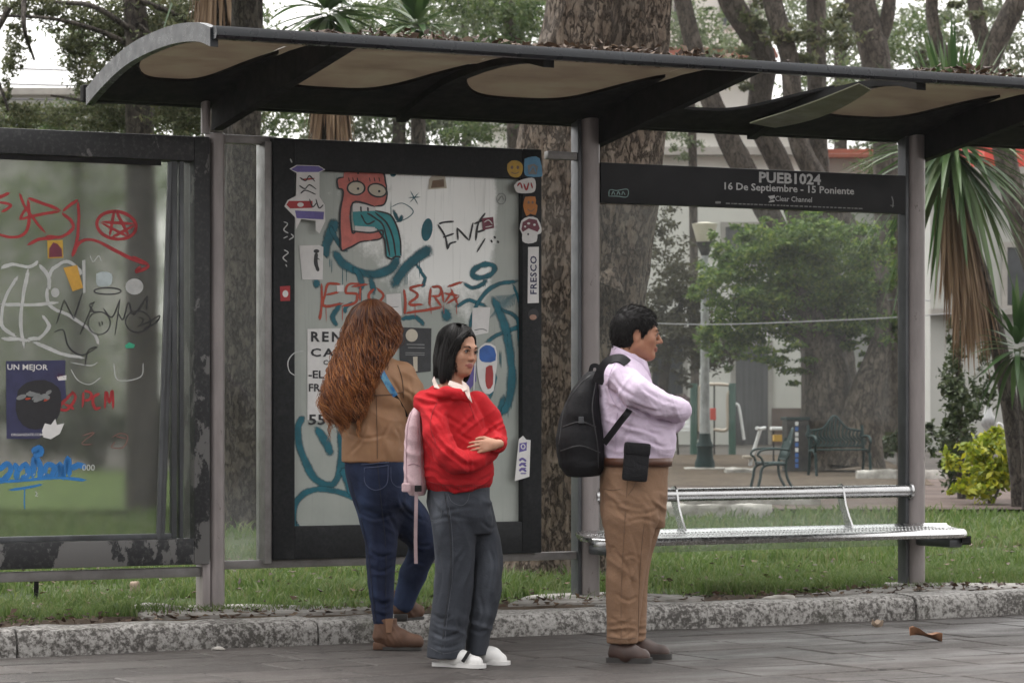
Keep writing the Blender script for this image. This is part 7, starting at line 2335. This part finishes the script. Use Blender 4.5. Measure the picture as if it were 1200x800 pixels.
S.stack([prow(576, 503, 570, .118), prow(571, 499, 574, .128), prow(566, 496, 577.5, .142), prow(552, 494, 579, .142), prow(530, 492, 577, .130), prow(505, 491, 572, .125), prow(485, 491, 564, .125), prow(473, 494, 558, .12), prow(464, 502, 551, .105), prow(457, 512, 546, .08)], .03)
S.chain([m(508, 482, -.09), m(512, 506, -.165), m(524, 532, -.205), m(535, 541, -.205)], [.062, .062, .060, .058], .010); S.chain([m(535, 541, -.205), m(556, 539, -.165), m(573, 530, -.06)], [.060, .052, .044], .010)
S.chain([m(558, 474, .06), m(572, 490, .07), m(580, 510, .05), m(581, 517, .02)], [.064, .060, .054, .050], .010); S.chain([m(581, 517, .02), m(583, 520, -.12)], [.050, .042], .012)
# hood lying on the back, its rolled edge running round the neck
S.chain([m(549, 469, -.125), m(538, 462, -.125), m(522, 459, -.115), m(508, 463, -.07), m(499, 466, .01), m(510, 460, .10), m(530, 456, .12)], [.016, .024, .028, .030, .032, .032, .028], .012)
S.ell(m(497, 474, .01), (.048, .115, .050), .02, 'u', yawR(0, 12))
S.ell(m(503, 471, .02), (.070, .12, .036), .025, 'u', yawR(0, 20)); S.ell(m(514, 463, .01), (.075, .115, .030), .02, 'u', yawR(0, -18)); S.ell(m(548, 470, -.05), (.03, .03, .05), .02)
S.cone(m(532, 462, -.01), m(537, 435, -.03), .054, .066, .008, 's')
S.ell(m(552, 458, -.10), (.030, .05, .035), .012, 's')
fl = [(m(527, 530, -.25), .07, (.8, 0, 1), 28, .008), (m(515, 562, -.12), .10, (.45, 0, 1), 24, .008), (m(560, 562, -.12), .08, (-.3, 0, 1), 26, .008), (m(512, 497, -.22), .08, (.9, 0, .5), 24, .007), (m(577, 505, -.03), .07, (.8, 0, -.8), 28, .007), (m(545, 495, -.12), .09, (.9, 0, -.5), 22, .007), (m(505, 464, -.1), .07, (.4, 0, 1), 28, .006), (m(550, 540, -.2), .05, (1, 0, .2), 34, .006)]
cl_ = [([(535, 505), (545, 512), (556, 517)], .007), ([(508, 475), (525, 488), (547, 502)], .008), ([(520, 520), (538, 540), (565, 545)], .013, .012), ([(497, 514), (512, 538), (526, 551)], .009), ([(550, 469), (562, 492), (568, 508)], .008), ([(574, 495), (583, 506), (584, 514)], .006), ([(534, 552), (548, 555), (562, 553)], .008), ([(502, 478), (516, 492), (524, 506)], .007), ([(500, 555), (512, 560), (530, 561)], .008), ([(540, 560), (556, 562), (572, 556)], .007), ([(525, 505), (533, 520), (536, 533)], .007), ([(540, 478), (546, 490), (558, 498)], .006), ([(505, 535), (503, 548), (506, 562)], .007), ([(486, 466), (500, 474), (520, 470), (538, 462)], .010, .010)]
hood = obj_from(S, 'hoodie', M_redh, RT, 2, fl, .004, 11, lines=cl_, P=P2)
q0, q1 = m(583.2, 520, -.125), m(582.2, 520.5, -.158)
b = MB(); b.tube([q0, (q0 + q1) / 2, q1], [.040, .037, .034], 18); o = b.build('cuff', M_redh, RT, 60)
M_rsm = pmat('hoodie_seam', (.27, .007, .011), (.24, .006, .010), 20, .9)
stitch(P2, hood, [(513, 470), (506, 486), (505, 502), (511, 520)], 'seam', M_rsm, .0024)
stitch(P2, hood, [(496, 562), (515, 567), (540, 569), (560, 569), (577, 566)], 'seam', M_rsm, .0026)
stitch(P2, hood, [(546, 462), (552, 478), (556, 492)], 'seam', M_rsm, .0022)
for i in range(26):
    x = 497 + 3.1 * i
    stitch(P2, hood, [(x, 567.5), (x + .2, 571), (x + .3, 574)], 'rib', M_rsm, .0012)
# shirt collar
M_coll = fabric('cream_shirt', (.48, .39, .35), (.55, .46, .42), 12, .8, 260, .1)
def pts_poly(name, pts, mt, thick, parent):
    b = MB(); b.add([tuple(p) for p in pts], [tuple(range(len(pts)))])
    o = b.build(name, mt, parent, fix=False); md = o.modifiers.new('s', 'SOLIDIFY'); md.thickness = thick; md.offset = 0
    return o
pts_poly('collar', [m(527, 446, -.078), m(536, 449, -.095), m(545, 453, -.118), m(547.5, 457, -.136), m(541, 459.5, -.140), m(533, 456, -.125), m(525, 451, -.10)], M_coll, .006, RT)
pts_poly('collar', [m(541, 446, -.085), m(546, 449, -.10), m(550, 454, -.128), m(551, 463, -.150), m(553.5, 472, -.158), m(549, 467, -.158), m(545.5, 461, -.146), m(543, 454, -.12)], M_coll, .006, RT)
pts_poly('collar', [m(506.5, 446, -.06), m(509, 441, -.06), m(512, 449, -.08), m(516, 456, -.11), m(509, 454, -.095)], M_coll, .006, RT)
# jeans
M_gjean = fabric('washed_grey_denim', (.026, .029, .037), (.042, .047, .058), 9, .9, 260, .3, .1, wear=(.085, .094, .112))
S = SDF((-.26, -.28, .015), (.24, .30, .90), .0052)
S.stack([prow(625, 508, 575, .10), prow(605, 504, 577, .135), prow(588, 500, 576, .13), prow(578, 501, 574, .112), prow(560, 503, 572, .10)], .03)
leg([(570, 514, 548, .05), (588, 505, 555, .09), (608, 505, 559, .10), (630, 508, 558, .10), (654, 510.5, 557, .098), (690, 509, 554, .10), (725, 505, 549, .105), (755, 501, 545, .11), (770, 500, 543, .112)], -.04, 0)
leg([(570, 540, 566, .05), (588, 533, 576, .09), (608, 537, 581, .10), (630, 544, 586.5, .095), (665, 551, 590, .092), (690, 552, 587.5, .092), (720, 549, 581, .095), (745, 547, 574, .10), (766, 545, 572, .10)], .08, 0)
fl = [(m(530, 588, -.13), .07, (.35, 0, 1), 24, .003), (m(530, 745, -.14), .07, (.35, 0, 1), 24, .006), (m(562, 735, .0), .07, (.4, 0, 1), 24, .006), (m(575, 600, -.03), .06, (.7, 0, 1), 28, .007), (m(530, 660, -.13), .18, (1, 0, .15), 15, .0055), (m(570, 665, .0), .16, (1, 0, .2), 17, .006), (m(525, 720, -.13), .14, (1, 0, -.2), 17, .005), (m(515, 605, -.1), .06, (.8, 0, .7), 24, .005)]
cl_ = [([(500, 611), (528, 604), (555, 607)], .005), ([(515, 598), (540, 594), (557, 592)], .005), ([(547, 638), (532, 665), (528, 702)], .008), ([(503, 736), (524, 743), (545, 735)], .009), ([(506, 752), (526, 755), (543, 750)], .006), ([(557, 645), (554, 695), (546, 750)], .008), ([(573, 640), (579, 664), (572, 702)], .007), ([(549, 735), (564, 740), (579, 731)], .008), ([(563, 608), (574, 618), (583, 616)], .006), ([(512, 640), (518, 670), (513, 705)], .007), ([(540, 690), (536, 715), (540, 740)], .007), ([(505, 715), (518, 722), (533, 716)], .006), ([(560, 690), (566, 715), (560, 735)], .006)]
gj = obj_from(S, 'jeans', M_gjean, RT, 2, fl, .003, 13, lines=cl_, P=P2)
M_gsm = pmat('grey_jean_seam', (.012, .013, .017), (.018, .02, .025), 20, .8); M_gst = pmat('grey_jean_stitch', (.085, .092, .108), (.07, .076, .09), 20, .8)
stitch(P2, gj, [(521, 577), (527, 620), (528, 670), (522, 720), (517, 766)], 'seam', M_gsm, .0024)
stitch(P2, gj, [(523.5, 577), (529.5, 620), (530.5, 670), (524.5, 720), (519.5, 766)], 'seam', M_gst, .0012)
stitch(P2, gj, [(525, 578), (530, 588), (541, 592), (548, 586), (550, 578)], 'pocket_seam', M_gst, .0015)
stitch(P2, gj, [(503, 585), (503, 605), (510, 610), (517, 604), (518, 585)], 'pocket_seam', M_gst, .0015)
stitch(P2, gj, [(502, 757), (520, 765), (541, 761)], 'seam', M_gst, .0013)
def seam(pts, name, mt, parent, r=.0022):
    t = TB(); t.tube(cat_rom(pts, 6), r, 5); return link(name, t.mesh(name), mt, parent)
# sneakers
M_white2 = pmat('white_trainer_leather', (.74, .73, .71), (.64, .63, .62), 16, .45)
for (hx, tx, dd, yy, dy) in ((511, 568, -.05, 779, -.10), (557, 596, .07, 776, -.06)):
    g0 = np.array((m(hx, 0, dd)[0], dd + .03, 0)); g1 = np.array((m(tx, 0, dd)[0], dd + dy, 0))
    S = SDF((min(g0[0], g1[0]) - .08, dd - .22, -.02), (max(g0[0], g1[0]) + .08, dd + .16, .15), .005)
    S.cone(g0 + np.array((.05, 0, .034)), g0 + (g1 - g0) * .45 + np.array((0, 0, .034)), .034, .034, .03); S.cone(g0 + (g1 - g0) * .42 + np.array((0, 0, .033)), g1 - (g1 - g0) / np.linalg.norm(g1 - g0) * .042 + np.array((0, 0, .023)), .037, .030, .03); S.cone(g0 + (g1 - g0) * .2 + np.array((0, 0, .05)), g0 + (g1 - g0) * .55 + np.array((0, 0, .045)), .030, .028, .03)
    sh_ = obj_from(S, 'sneaker', M_white2, RT, 2)
    sole('sneaker_sole', g0 - (.006, 0, 0), g1 + (.004, 0, 0), .044, .018, M_white2, RT)
    f_ = (g1 - g0) / np.linalg.norm(g1 - g0)
    if dd < 0:
        q = g0 + f_ * .155
        strap([q + np.array((-.012, -.050, .028)), q + np.array((.004, -.046, .052)), q + np.array((.018, -.030, .074))], .016, .004, 'stripe', M_roofdark, sh_, np.zeros(3), (-.2, -1, .5))
# bob hair
S = SDF(H2.c - .22, H2.c + .2, .0045)
S.ell(H2.w((-.018, 0, .036)), np.array((.104, .084, .092)) * .95, .01, 'u', H2.R)
S.ell(H2.w((-.045, 0, -.05)), np.array((.078, .086, .115)) * .95, .03, 'u', H2.R)
S.ell(H2.w((-.01, -.072, -.055)), np.array((.040, .022, .115)) * .95, .02, 'u', H2.R); S.ell(H2.w((-.005, .070, -.055)), np.array((.040, .020, .105)) * .95, .02, 'u', H2.R)
S.ell(H2.w((.112, .012, -.028)), np.array((.088, .090, .118)) * .95, .010, 's', H2.R)
V, F = S.mesh(2)
N_ = vnormals(V, F); q_ = (V - H2.c) @ H2.R
V = V + N_ * (.004 * vnoise(np.stack([np.arctan2(q_[:, 1], q_[:, 0]) * 16, q_[:, 2] * 6, q_[:, 2] * 0], 1), 4))[:, None]
link_h = link('hair', mesh_np('hair', V, F, True), M_blackhair, RT)
tb = TB()
r = np.random.default_rng(8)
for i in range(2600):
    th = r.uniform(-math.pi, math.pi)                # azimuth round the head; 0 = face
    y_s = math.sin(th)
    face = abs(th) < .95
    if face and r.random() < .75: continue
    if abs(th) < .55: continue
    rad = np.array((.108, .090)) * .95 * r.uniform(.98, 1.05)
    zend = r.uniform(-.150, -.118) + (.03 if abs(th) < 1.1 else 0) + r.normal(0, .006)
    pts = []
    part = H2.w((.02 + .02 * math.cos(th), -.018 + .03 * y_s, .126))
    for t in np.linspace(0, 1, 12):
        ph = min(t * 2.1, 1) * math.pi * .5
        x = -.018 + rad[0] * math.sin(ph) * math.cos(th) * (1 if abs(th) > 1.2 else .93); y = rad[1] * math.sin(ph) * y_s
        z = .036 + .094 * .95 * 1.02 * math.cos(ph) * r.uniform(.995, 1.01)
        if t > .476:
            z = .036 + (zend - .036) * (t - .476) / .524
            g = 1 - .10 * max(0, (t - .75) / .25) 
            x = -.018 + (x + .018) * g; y *= g
        if t == 0: pts.append(part)
        else: pts.append(H2.w((x, y, z)))
    P = cat_rom(pts, 2)
    tb.tube(P, np.interp(np.linspace(0, 1, len(P)), [0, .1, .85, 1], [.0010, .0018, .0016, .0005]), 3)
for sd_ in (-1,):        # locks falling from the parting along the sides of the face
    for i in range(170):
        t0 = r.uniform(0, 1); j = r.normal(0, .004, 3)
        zb = -.135 + r.uniform(-.03, .03)
        pts = [(.045 + j[0], -.012 * sd_ * 0 + .012 + sd_ * .004, .117), (.075 + j[0] - .012 * t0, .012 + sd_ * (.030 + .012 * t0), .098 + j[2]), (.078 - .03 * t0, sd_ * (.058 + .012 * t0) + j[1], .055), (.062 - .035 * t0 + j[0], sd_ * (.074 + .006 * t0) + j[1], 0.0), (.048 - .032 * t0 + j[0], sd_ * (.076 + .006 * t0), -.06), (.046 - .03 * t0 + j[0] * 2, sd_ * (.070 + .006 * t0) + j[1], zb)]
        P = cat_rom([H2.w(p) for p in pts], 4)
        tb.tube(P, np.interp(np.linspace(0, 1, len(P)), [0, .1, .85, 1], [.0010, .0018, .0016, .0004]), 3)
link('hair_strands', tb.mesh('hair_strands'), M_blackhair, link_h)
# pink backpack on her back
M_pinkb = fabric('pink_canvas', (.44, .30, .33), (.52, .38, .40), 10, .85, 200, .25, .1)
S = SDF((-.36, -.16, .72), (-.14, .20, 1.26), .006)
S.stack([(m(0, 580, 0)[2], (m(478, 0)[0] + m(500, 0)[0]) / 2, .03, .035, .11), (m(0, 570, 0)[2], (m(474, 0)[0] + m(500, 0)[0]) / 2, .03, .055, .13), (m(0, 530, 0)[2], (m(473.5, 0)[0] + m(498, 0)[0]) / 2, .03, .05, .13), (m(0, 500, 0)[2], (m(475, 0)[0] + m(496, 0)[0]) / 2, .03, .042, .125), (m(0, 484, 0)[2], (m(480, 0)[0] + m(495, 0)[0]) / 2, .03, .03, .11), (m(0, 476, 0)[2], (m(485, 0)[0] + m(495, 0)[0]) / 2, .03, .018, .07)], .015, p=2.5)
pb = empty('backpack', P2.root.location + Vector((m(486, 0)[0], .03, m(0, 580, 0)[2])), 0, 'pink backpack worn by the woman in the red hoodie', 'backpack')
off = np.array(pb.location) - np.array(P2.root.location)
V, F = S.mesh(2); V = wrinkle(V, F, [(m(480, 540, -.1), .1, (.3, 0, 1), 18, .005)], .003, 4) - off
link('bag', mesh_np('bag', V, F, True), M_pinkb, pb)
M_pstrap = pmat('dusty_pink_webbing', (.34, .25, .26), (.28, .20, .21), 30, .8)
strap([m(488, 574, -.11), m(487.5, 600, -.12), m(487, 630, -.115), m(487.5, 660, -.11)], .016, .004, 'loose_strap', M_pstrap, pb, off)
b = MB(); q = m(490, 572, -.125) - off; b.bbox(q[0] - .016, q[0] + .016, q[1] - .006, q[1] + .006, q[2] - .014, q[2] + .014, .004); b.build('buckle', M_roofdark, pb)
b = MB(); q = m(476, 571, -.115) - off; b.bbox(q[0] - .02, q[0] + .02, q[1] - .008, q[1] + .008, q[2] - .02, q[2] + .02, .007); b.build('side_tab', M_pinkb, pb)
pbag = [c for c in pb.children if c.name.startswith('bag')][0]
stitch(P2, pbag, [(483, 482), (478, 500), (476.5, 530), (477, 560), (479, 574)], 'piping', pmat('pink_piping', (.34, .22, .25), (.30, .19, .22), 20, .8), .0028, off)
stitch(P2, pbag, [(491, 480), (492, 510), (493, 545), (494, 575)], 'piping', bpy.data.materials['pink_piping'], .0028, off)
stitch(P2, pbag, [(478, 545), (484, 543), (492, 546)], 'piping', bpy.data.materials['pink_piping'], .0024, off)

# ---------------------------------------------------------------- the woman with long curls, seen from behind
P3 = Person(455, 761, 'woman with very long auburn curls and a brown jacket seen from behind')
m = P3.p; RT = P3.root
hc = m(436, 384, .03)
H3 = Head(hc, yawR(68, 4, 0), 1.0, True)
S = SDF((-.34, -.24, 0.0), (.34, .50, 1.78), .0065)
def prow(yp, xl, xr, bd, cy=.04):
    a_, b_ = m(xl, yp, 0), m(xr, yp, 0)
    return (a_[2], (a_[0] + b_[0]) / 2, cy, (b_[0] - a_[0]) / 2, bd)
S.stack([prow(560, 412, 470, .11), prow(520, 412, 468, .11), prow(470, 408, 472, .12), prow(440, 404, 470, .11), prow(425, 412, 464, .08), prow(415, 422, 450, .05)], .04)
S.cone(m(437, 420, .04), m(438, 395, .04), .052, .05, .03)
S.chain([m(438, 570, .05), m(447, 650, .04), m(449, 735, .04)], [.070, .048, .034], .03); S.chain([m(456, 575, .08), m(492, 636, .21), m(473, 700, .27)], [.070, .044, .032], .03)
S.cone(m(450, 742, .03), m(474, 752, .02), .028, .016, .03); S.cone(m(470, 708, .27), m(484, 716, .33), .026, .014, .03)
S.chain([m(410, 440, .05), m(411, 490, .14), m(414, 520, .25)], [.05, .040, .034], .03); S.chain([m(414, 520, .25), m(432, 505, .34)], [.034, .026], .02)
S.chain([m(470, 436, .04), m(484, 480, .10), m(488, 500, .20)], [.05, .042, .036], .03); S.chain([m(488, 500, .20), m(458, 488, .36)], [.034, .026], .02)
hand(S, m(458, 488, .36), (-.7, .5, .2), (-.5, -.6, 0), .85, thumb_side=1); hand(S, m(432, 505, .34), (.8, .5, .3), (.2, -.8, .5), .85, thumb_side=-1)
H3.add(S)
obj_from(S, 'body', [M_skin, M_lip], RT, 2, matfn=lips_fn(H3))
H3.details(RT, M_lip, M_auburn, hc)
M_jack = pmat('tan_suede_jacket', (.215, .108, .052), (.27, .145, .072), 7, .72, bump=.15, bscale=70, bdist=.002)
S = SDF((-.34, -.26, .86), (.26, .42, 1.48), .0055)
S.stack([prow(541, 400, 478, .165), prow(530, 400, 478.5, .165), prow(505, 401, 476.5, .16), prow(480, 401, 475, .15), prow(455, 399, 477, .15), prow(438, 400, 476, .145), prow(427, 406, 470, .12), prow(418, 417, 458, .09), prow(410, 424, 452, .066)], .03)
S.chain([m(470, 441, .04), m(480, 462, .04), m(487, 486, .10), m(490, 502, .20)], [.072, .068, .060, .056], .03); S.chain([m(490, 502, .20), m(476, 496, .30), m(462, 490, .34)], [.054, .046, .042], .02)
S.chain([m(410, 441, .05), m(409, 470, .09), m(412, 500, .17), m(414, 520, .25)], [.072, .066, .056, .05], .03); S.chain([m(414, 520, .25), m(430, 507, .33)], [.05, .042], .02)
S.cone(m(437, 424, .05), m(438, 396, .05), .056, .066, .008, 's')
fl = [(m(440, 500, -.10), .14, (.35, 0, 1), 16, .006), (m(420, 525, -.1), .1, (1, 0, .35), 16, .006), (m(478, 470, .0), .09, (.5, 0, 1), 26, .009), (m(450, 525, -.12), .12, (1, 0, .2), 12, .005), (m(468, 445, -.05), .08, (1, 0, .5), 18, .006)]
cl_ = [([(402, 505), (430, 513), (455, 508)], .005), ([(457, 440), (470, 462), (473, 482)], .009), ([(480, 440), (485, 468), (493, 488)], .006), ([(410, 532), (425, 515), (430, 495)], .006), ([(452, 536), (450, 515), (458, 495)], .006), ([(464, 500), (470, 512), (470, 530)], .006), ([(470, 455), (482, 462), (490, 472)], .006)]
jck = obj_from(S, 'jacket', M_jack, RT, 2, fl, .003, 17, lines=cl_, P=P3)
def on_back(x, y, lift=.0):
    """depth of the jacket's back at a pixel"""
    z = m(x, y, 0)[2]
    rows = [prow(541, 400, 478, .165), prow(505, 401, 476.5, .16), prow(480, 401, 475, .15), prow(455, 399, 477, .15), prow(438, 400, 476, .145), prow(418, 417, 458, .09)]
    rows = np.array(rows[::1]); o_ = np.argsort(rows[:, 0]); rows = rows[o_]
    cx, cy, a, b_ = [np.interp(z, rows[:, 0], rows[:, j]) for j in range(1, 5)]
    u = min(.98, abs(m(x, y, 0)[0] - cx) / a)
    return cy - b_ * math.sqrt(1 - u * u) - lift
M_dseam = pmat('dark_seam', (.085, .045, .026), (.07, .036, .02), 20, .7)
stitch(P3, jck, [(402, 462), (420, 463), (440, 463), (458, 462), (472, 459)], 'yoke_seam', M_dseam, .0022, lift=.002)
stitch(P3, jck, [(466, 428), (470, 440), (472, 452), (473, 466)], 'armhole_seam', M_dseam, .0022, lift=.002)
stitch(P3, jck, [(441, 464), (441.5, 490), (442, 515), (442, 537)], 'centre_seam', M_dseam, .0016, lift=.002)
# bag strap across her back
M_bstrap = pmat('blue_patterned_strap', (.03, .17, .42), (.16, .38, .52), 22, .6, lo=.42, hi=.58)
xb = [(433, 409), (440, 423), (448, 438), (456, 452), (463, 464)]
o = strap([m(x, y, on_back(x, y, .008)) for x, y in xb], .030, .004, 'bag_strap', M_bstrap, RT, np.zeros(3), (0, -1, .1)); o['label'] = 'bright blue patterned bag strap across the back'
strap([m(x, y, on_back(x, y, .006)) for x, y in ((463, 464), (468, 472), (473, 481), (476, 488))], .020, .004, 'bag_strap', M_nylon, RT, np.zeros(3), (0, -1, .1))
# jeans
M_bjean = fabric('dark_blue_denim', (.007, .011, .028), (.012, .019, .048), 9, .85, 260, .3, .1, wear=(.028, .046, .10))
S = SDF((-.26, -.22, .10), (.30, .46, .96), .0055)
S.stack([prow(606, 422, 468, .10), prow(592, 415, 476, .145), prow(575, 409, 479, .165), prow(555, 404, 480, .17), prow(534, 403, 478, .158)], .03)
leg([(575, 410, 462, .12), (592, 416, 466, .12), (610, 421, 467.5, .11), (637, 428, 466, .095), (660, 429, 463, .085), (685, 431, 462, .075), (708, 435, 461, .065), (731, 437.5, 460, .056)], .04, 0)
kn = m(500, 636, .20)
S.chain([m(455, 578, .08), m(480, 610, .16), kn], [.115, .092, .072], .04)
S.chain([kn, m(484, 672, .24), m(473, 706, .27)], [.070, .062, .055], .03)
fl = [(m(430, 598, -.07), .05, (.35, 0, 1), 28, .005), (m(445, 712, -.04), .06, (.2, 0, 1), 30, .006), (m(448, 655, -.06), .06, (.35, 0, 1), 26, .004), (m(470, 600, .0), .07, (.8, 0, 1), 26, .008), (m(488, 655, .15), .06, (1, 0, -.4), 24, .006), (m(440, 630, -.06), .14, (1, 0, .1), 17, .004)]
cl_ = [([(468, 580), (478, 600), (496, 611)], .008), ([(429, 640), (445, 651), (464, 647)], .006), ([(431, 662), (447, 669), (464, 661)], .006), ([(437, 700), (449, 707), (462, 701)], .007), ([(417, 598), (440, 607), (466, 600)], .006), ([(437, 715), (449, 721), (461, 716)], .006), ([(440, 620), (446, 650), (446, 690)], .006), ([(478, 625), (490, 640), (505, 640)], .007), ([(476, 665), (486, 660), (498, 662)], .006), ([(455, 600), (464, 620), (466, 640)], .008)]
bj = obj_from(S, 'jeans', M_bjean, RT, 2, fl, .003, 19, lines=cl_, P=P3)
M_bsm = pmat('blue_jean_seam', (.004, .006, .016), (.006, .009, .022), 20, .8)
stitch(P3, bj, [(410, 560), (424, 610), (433, 660), (440, 728)], 'seam', M_bsm, .0024)
stitch(P3, bj, [(447, 592), (452, 640), (452, 690), (452, 728)], 'seam', M_bsm, .0024)
stitch(P3, bj, [(442, 543), (445, 570), (447, 596)], 'seam', M_bsm, .0024)
stitch(P3, bj, [(458, 547), (459, 564), (468, 571), (475, 565), (476, 547)], 'pocket_seam', pmat('denim_stitch_pale', (.06, .075, .13), (.05, .06, .11), 20, .8), .0016)
M_stitch = pmat('denim_stitch', (.06, .075, .13), (.05, .06, .11), 20, .8)
def on_jean(x, y):
    rows = np.array([prow(606, 418, 470, .12), prow(592, 415, 476, .145), prow(575, 409, 479, .165), prow(555, 404, 480, .17), prow(534, 403, 478, .158)])
    z = m(x, y, 0)[2]
    cx, cy, a, b_ = [np.interp(z, rows[:, 0], rows[:, j]) for j in range(1, 5)]
    u = min(.97, abs(m(x, y, 0)[0] - cx) / a)
    return cy - b_ * math.sqrt(1 - u * u) - .003
for q in ([(427, 548), (428, 566), (440, 574), (453, 567), (455, 545)], [(427, 548), (441, 547), (455, 545)], [(404, 543), (425, 544), (450, 542), (476, 541)]):
    seam([m(x, y, on_jean(x, y)) for x, y in q], 'pocket_seam', M_stitch, RT, .0022)
# boots
M_boot = pmat('brown_suede_boot', (.115, .055, .030), (.075, .036, .021), 11, .75, bump=.2, bscale=60)
M_elast = pmat('tan_elastic', (.22, .12, .07), (.18, .095, .055), 30, .8)
kerb_z = .121
for hx, tx, dd, z0, top in ((438, 499, .02, .0, 727), (464, 497, .26, kerb_z, 698)):
    g0 = np.array((m(hx, 0, dd)[0], dd + .02, z0)); g1 = np.array((m(tx, 0, dd)[0], dd - .03, z0))
    if z0: g0 = np.array((m(463, 0, dd)[0], dd - .02, z0)); g1 = np.array((m(495, 0, dd)[0], dd + .15, z0))
    S = SDF((min(g0[0], g1[0]) - .08, min(g0[1], g1[1]) - .10, z0 - .01), (max(g0[0], g1[0]) + .09, max(g0[1], g1[1]) + .10, z0 + .24), .0055)
    shoe(S, g0 + (0, 0, .018), g1 + (0, 0, .010), .045, .085)
    f_ = (g1 - g0) / np.linalg.norm(g1 - g0)
    S.stack([(z0 + .06, g0[0] + f_[0] * .055, g0[1] + f_[1] * .055, .055, .044), (z0 + .10, g0[0] + f_[0] * .06, g0[1] + f_[1] * .06, .052, .046), (z0 + .150, g0[0] + f_[0] * .058, g0[1] + f_[1] * .058, .056, .05)], .025)
    bo = obj_from(S, 'boot', M_boot, RT, 2, [(g0 + f_ * .10 + (0, -.04, .07), .05, (1, 0, .5), 40, .004)], .002, 23)
    b = MB()
    sole('boot_sole', g0 + f_ * .05, g1 - f_ * .018, .044, .014, M_sole, bo, z0)
    b.bbox(g0[0] - .004, g0[0] + .062, g0[1] - .036, g0[1] + .036, z0, z0 + .036, .008); b.build('boot_heel', M_sole if z0 else M_boot, bo, 50)
    if not z0:
        b = MB(); q = g0 + f_ * .075
        b.prism([(q[0] - .012, z0 + .085), (q[0] + .014, z0 + .085), (q[0] + .022, z0 + .152), (q[0] - .016, z0 + .152)], 1, q[1] - .0515, q[1] - .030); b.build('elastic_panel', M_elast, bo)
# long curls
S = SDF(H3.c + np.array((-.32, -.28, -.52)), H3.c + np.array((.24, .22, .19)), .0075)
S.ell(H3.w((-.018, 0, .030)), (.094, .076, .080), .01, 'u', H3.R)
rows = []
for y, xl, xr, cy, bd in ((496, 390, 420, -.13, .04), (485, 383, 427, -.13, .055), (472, 379, 431, -.125, .062), (458, 383, 436, -.12, .068), (444, 388, 441, -.105, .075), (428, 393, 448, -.075, .083), (414, 398, 457, -.04, .092), (400, 402, 465, .0, .10), (385, 407, 467, .02, .103), (370, 411, 464, .03, .102), (360, 416, 456, .03, .085), (353.5, 424, 447, .03, .05), (350, 431, 440, .03, .02)):
    rows.append(prow(y, xl, xr, bd, cy))
S.stack(rows, .03)
V, F = S.mesh(3)
V = wrinkle(V, F, [], .012, 29)
hb_ = link('hair', mesh_np('hair', V, F, True), hair_mat('auburn_under_layer', [(.030, .010, .005), (.055, .018, .008)], .6), RT)
rows_a = np.array(sorted(rows))
tb = TB()
r = np.random.default_rng(12)
ztop = rows_a[-1, 0]
for c_ in range(300):
    u0 = r.uniform(-1, 1); back0 = r.uniform(-.2, 1.08)      # across; 1 = outer surface towards the camera
    ze0 = r.choice([r.uniform(1.065, 1.16), r.uniform(1.16, 1.42)], p=[.66, .34]) + .03 * abs(u0) + (0.03 if u0 > .4 else 0)
    ph0 = r.uniform(0, 6.28); hel0 = r.uniform(.006, .015); wl0 = r.uniform(.085, .16)
    for j in range(10):
        u = np.clip(u0 + r.normal(0, .055), -1.05, 1.05); back = back0 + r.normal(0, .05)
        z_end = ze0 + r.normal(0, .02); ph = ph0 + r.normal(0, .5); hel = hel0 * r.uniform(.7, 1.25); wl = wl0 * r.uniform(.93, 1.07)
        n = 36
        Z = np.linspace(ztop - r.uniform(0, .012), z_end, n)
        pts = []
        for q, z in enumerate(Z):
            cx, cy, a, b_ = [np.interp(z, rows_a[:, 0], rows_a[:, k_]) for k_ in range(1, 5)]
            uu = u * (.97 + .12 * math.sin(z * 9 + ph0))
            bb = math.sqrt(max(0.0, 1 - min(1, uu * uu))) * back
            w = hel * min(1, max(0, (q - 2) / 9)) * (1 + .7 * q / n)
            pts.append((cx + a * uu * 1.03 + w * math.cos(z / wl * 6.28 + ph), cy - b_ * bb * 1.05 - w * math.sin(z / wl * 6.28 + ph), z))
        tb.tube(pts, np.interp(np.linspace(0, 1, n), [0, .1, .7, 1], [.0014, .0022, .0019, .0006]), 3)
# fly-away frizz round the outline
for i in range(420):
    u = r.choice([-1, 1]) * r.uniform(.85, 1.1); z0 = r.uniform(1.12, 1.66); ph = r.uniform(0, 6.28)
    pts = []
    L = r.uniform(.05, .14)
    for q in range(10):
        z = z0 - L * q / 9
        cx, cy, a, b_ = [np.interp(z, rows_a[:, 0], rows_a[:, j]) for j in range(1, 5)]
        pts.append((cx + a * u + math.copysign(.012, u) * (q / 9) + .006 * math.cos(q * 1.4 + ph), cy - b_ * .3 + .006 * math.sin(q * 1.4 + ph), z))
    tb.tube(pts, np.linspace(.0014, .0004, 10), 3)
link('hair_strands', tb.mesh('hair_strands'), M_auburn, hb_)
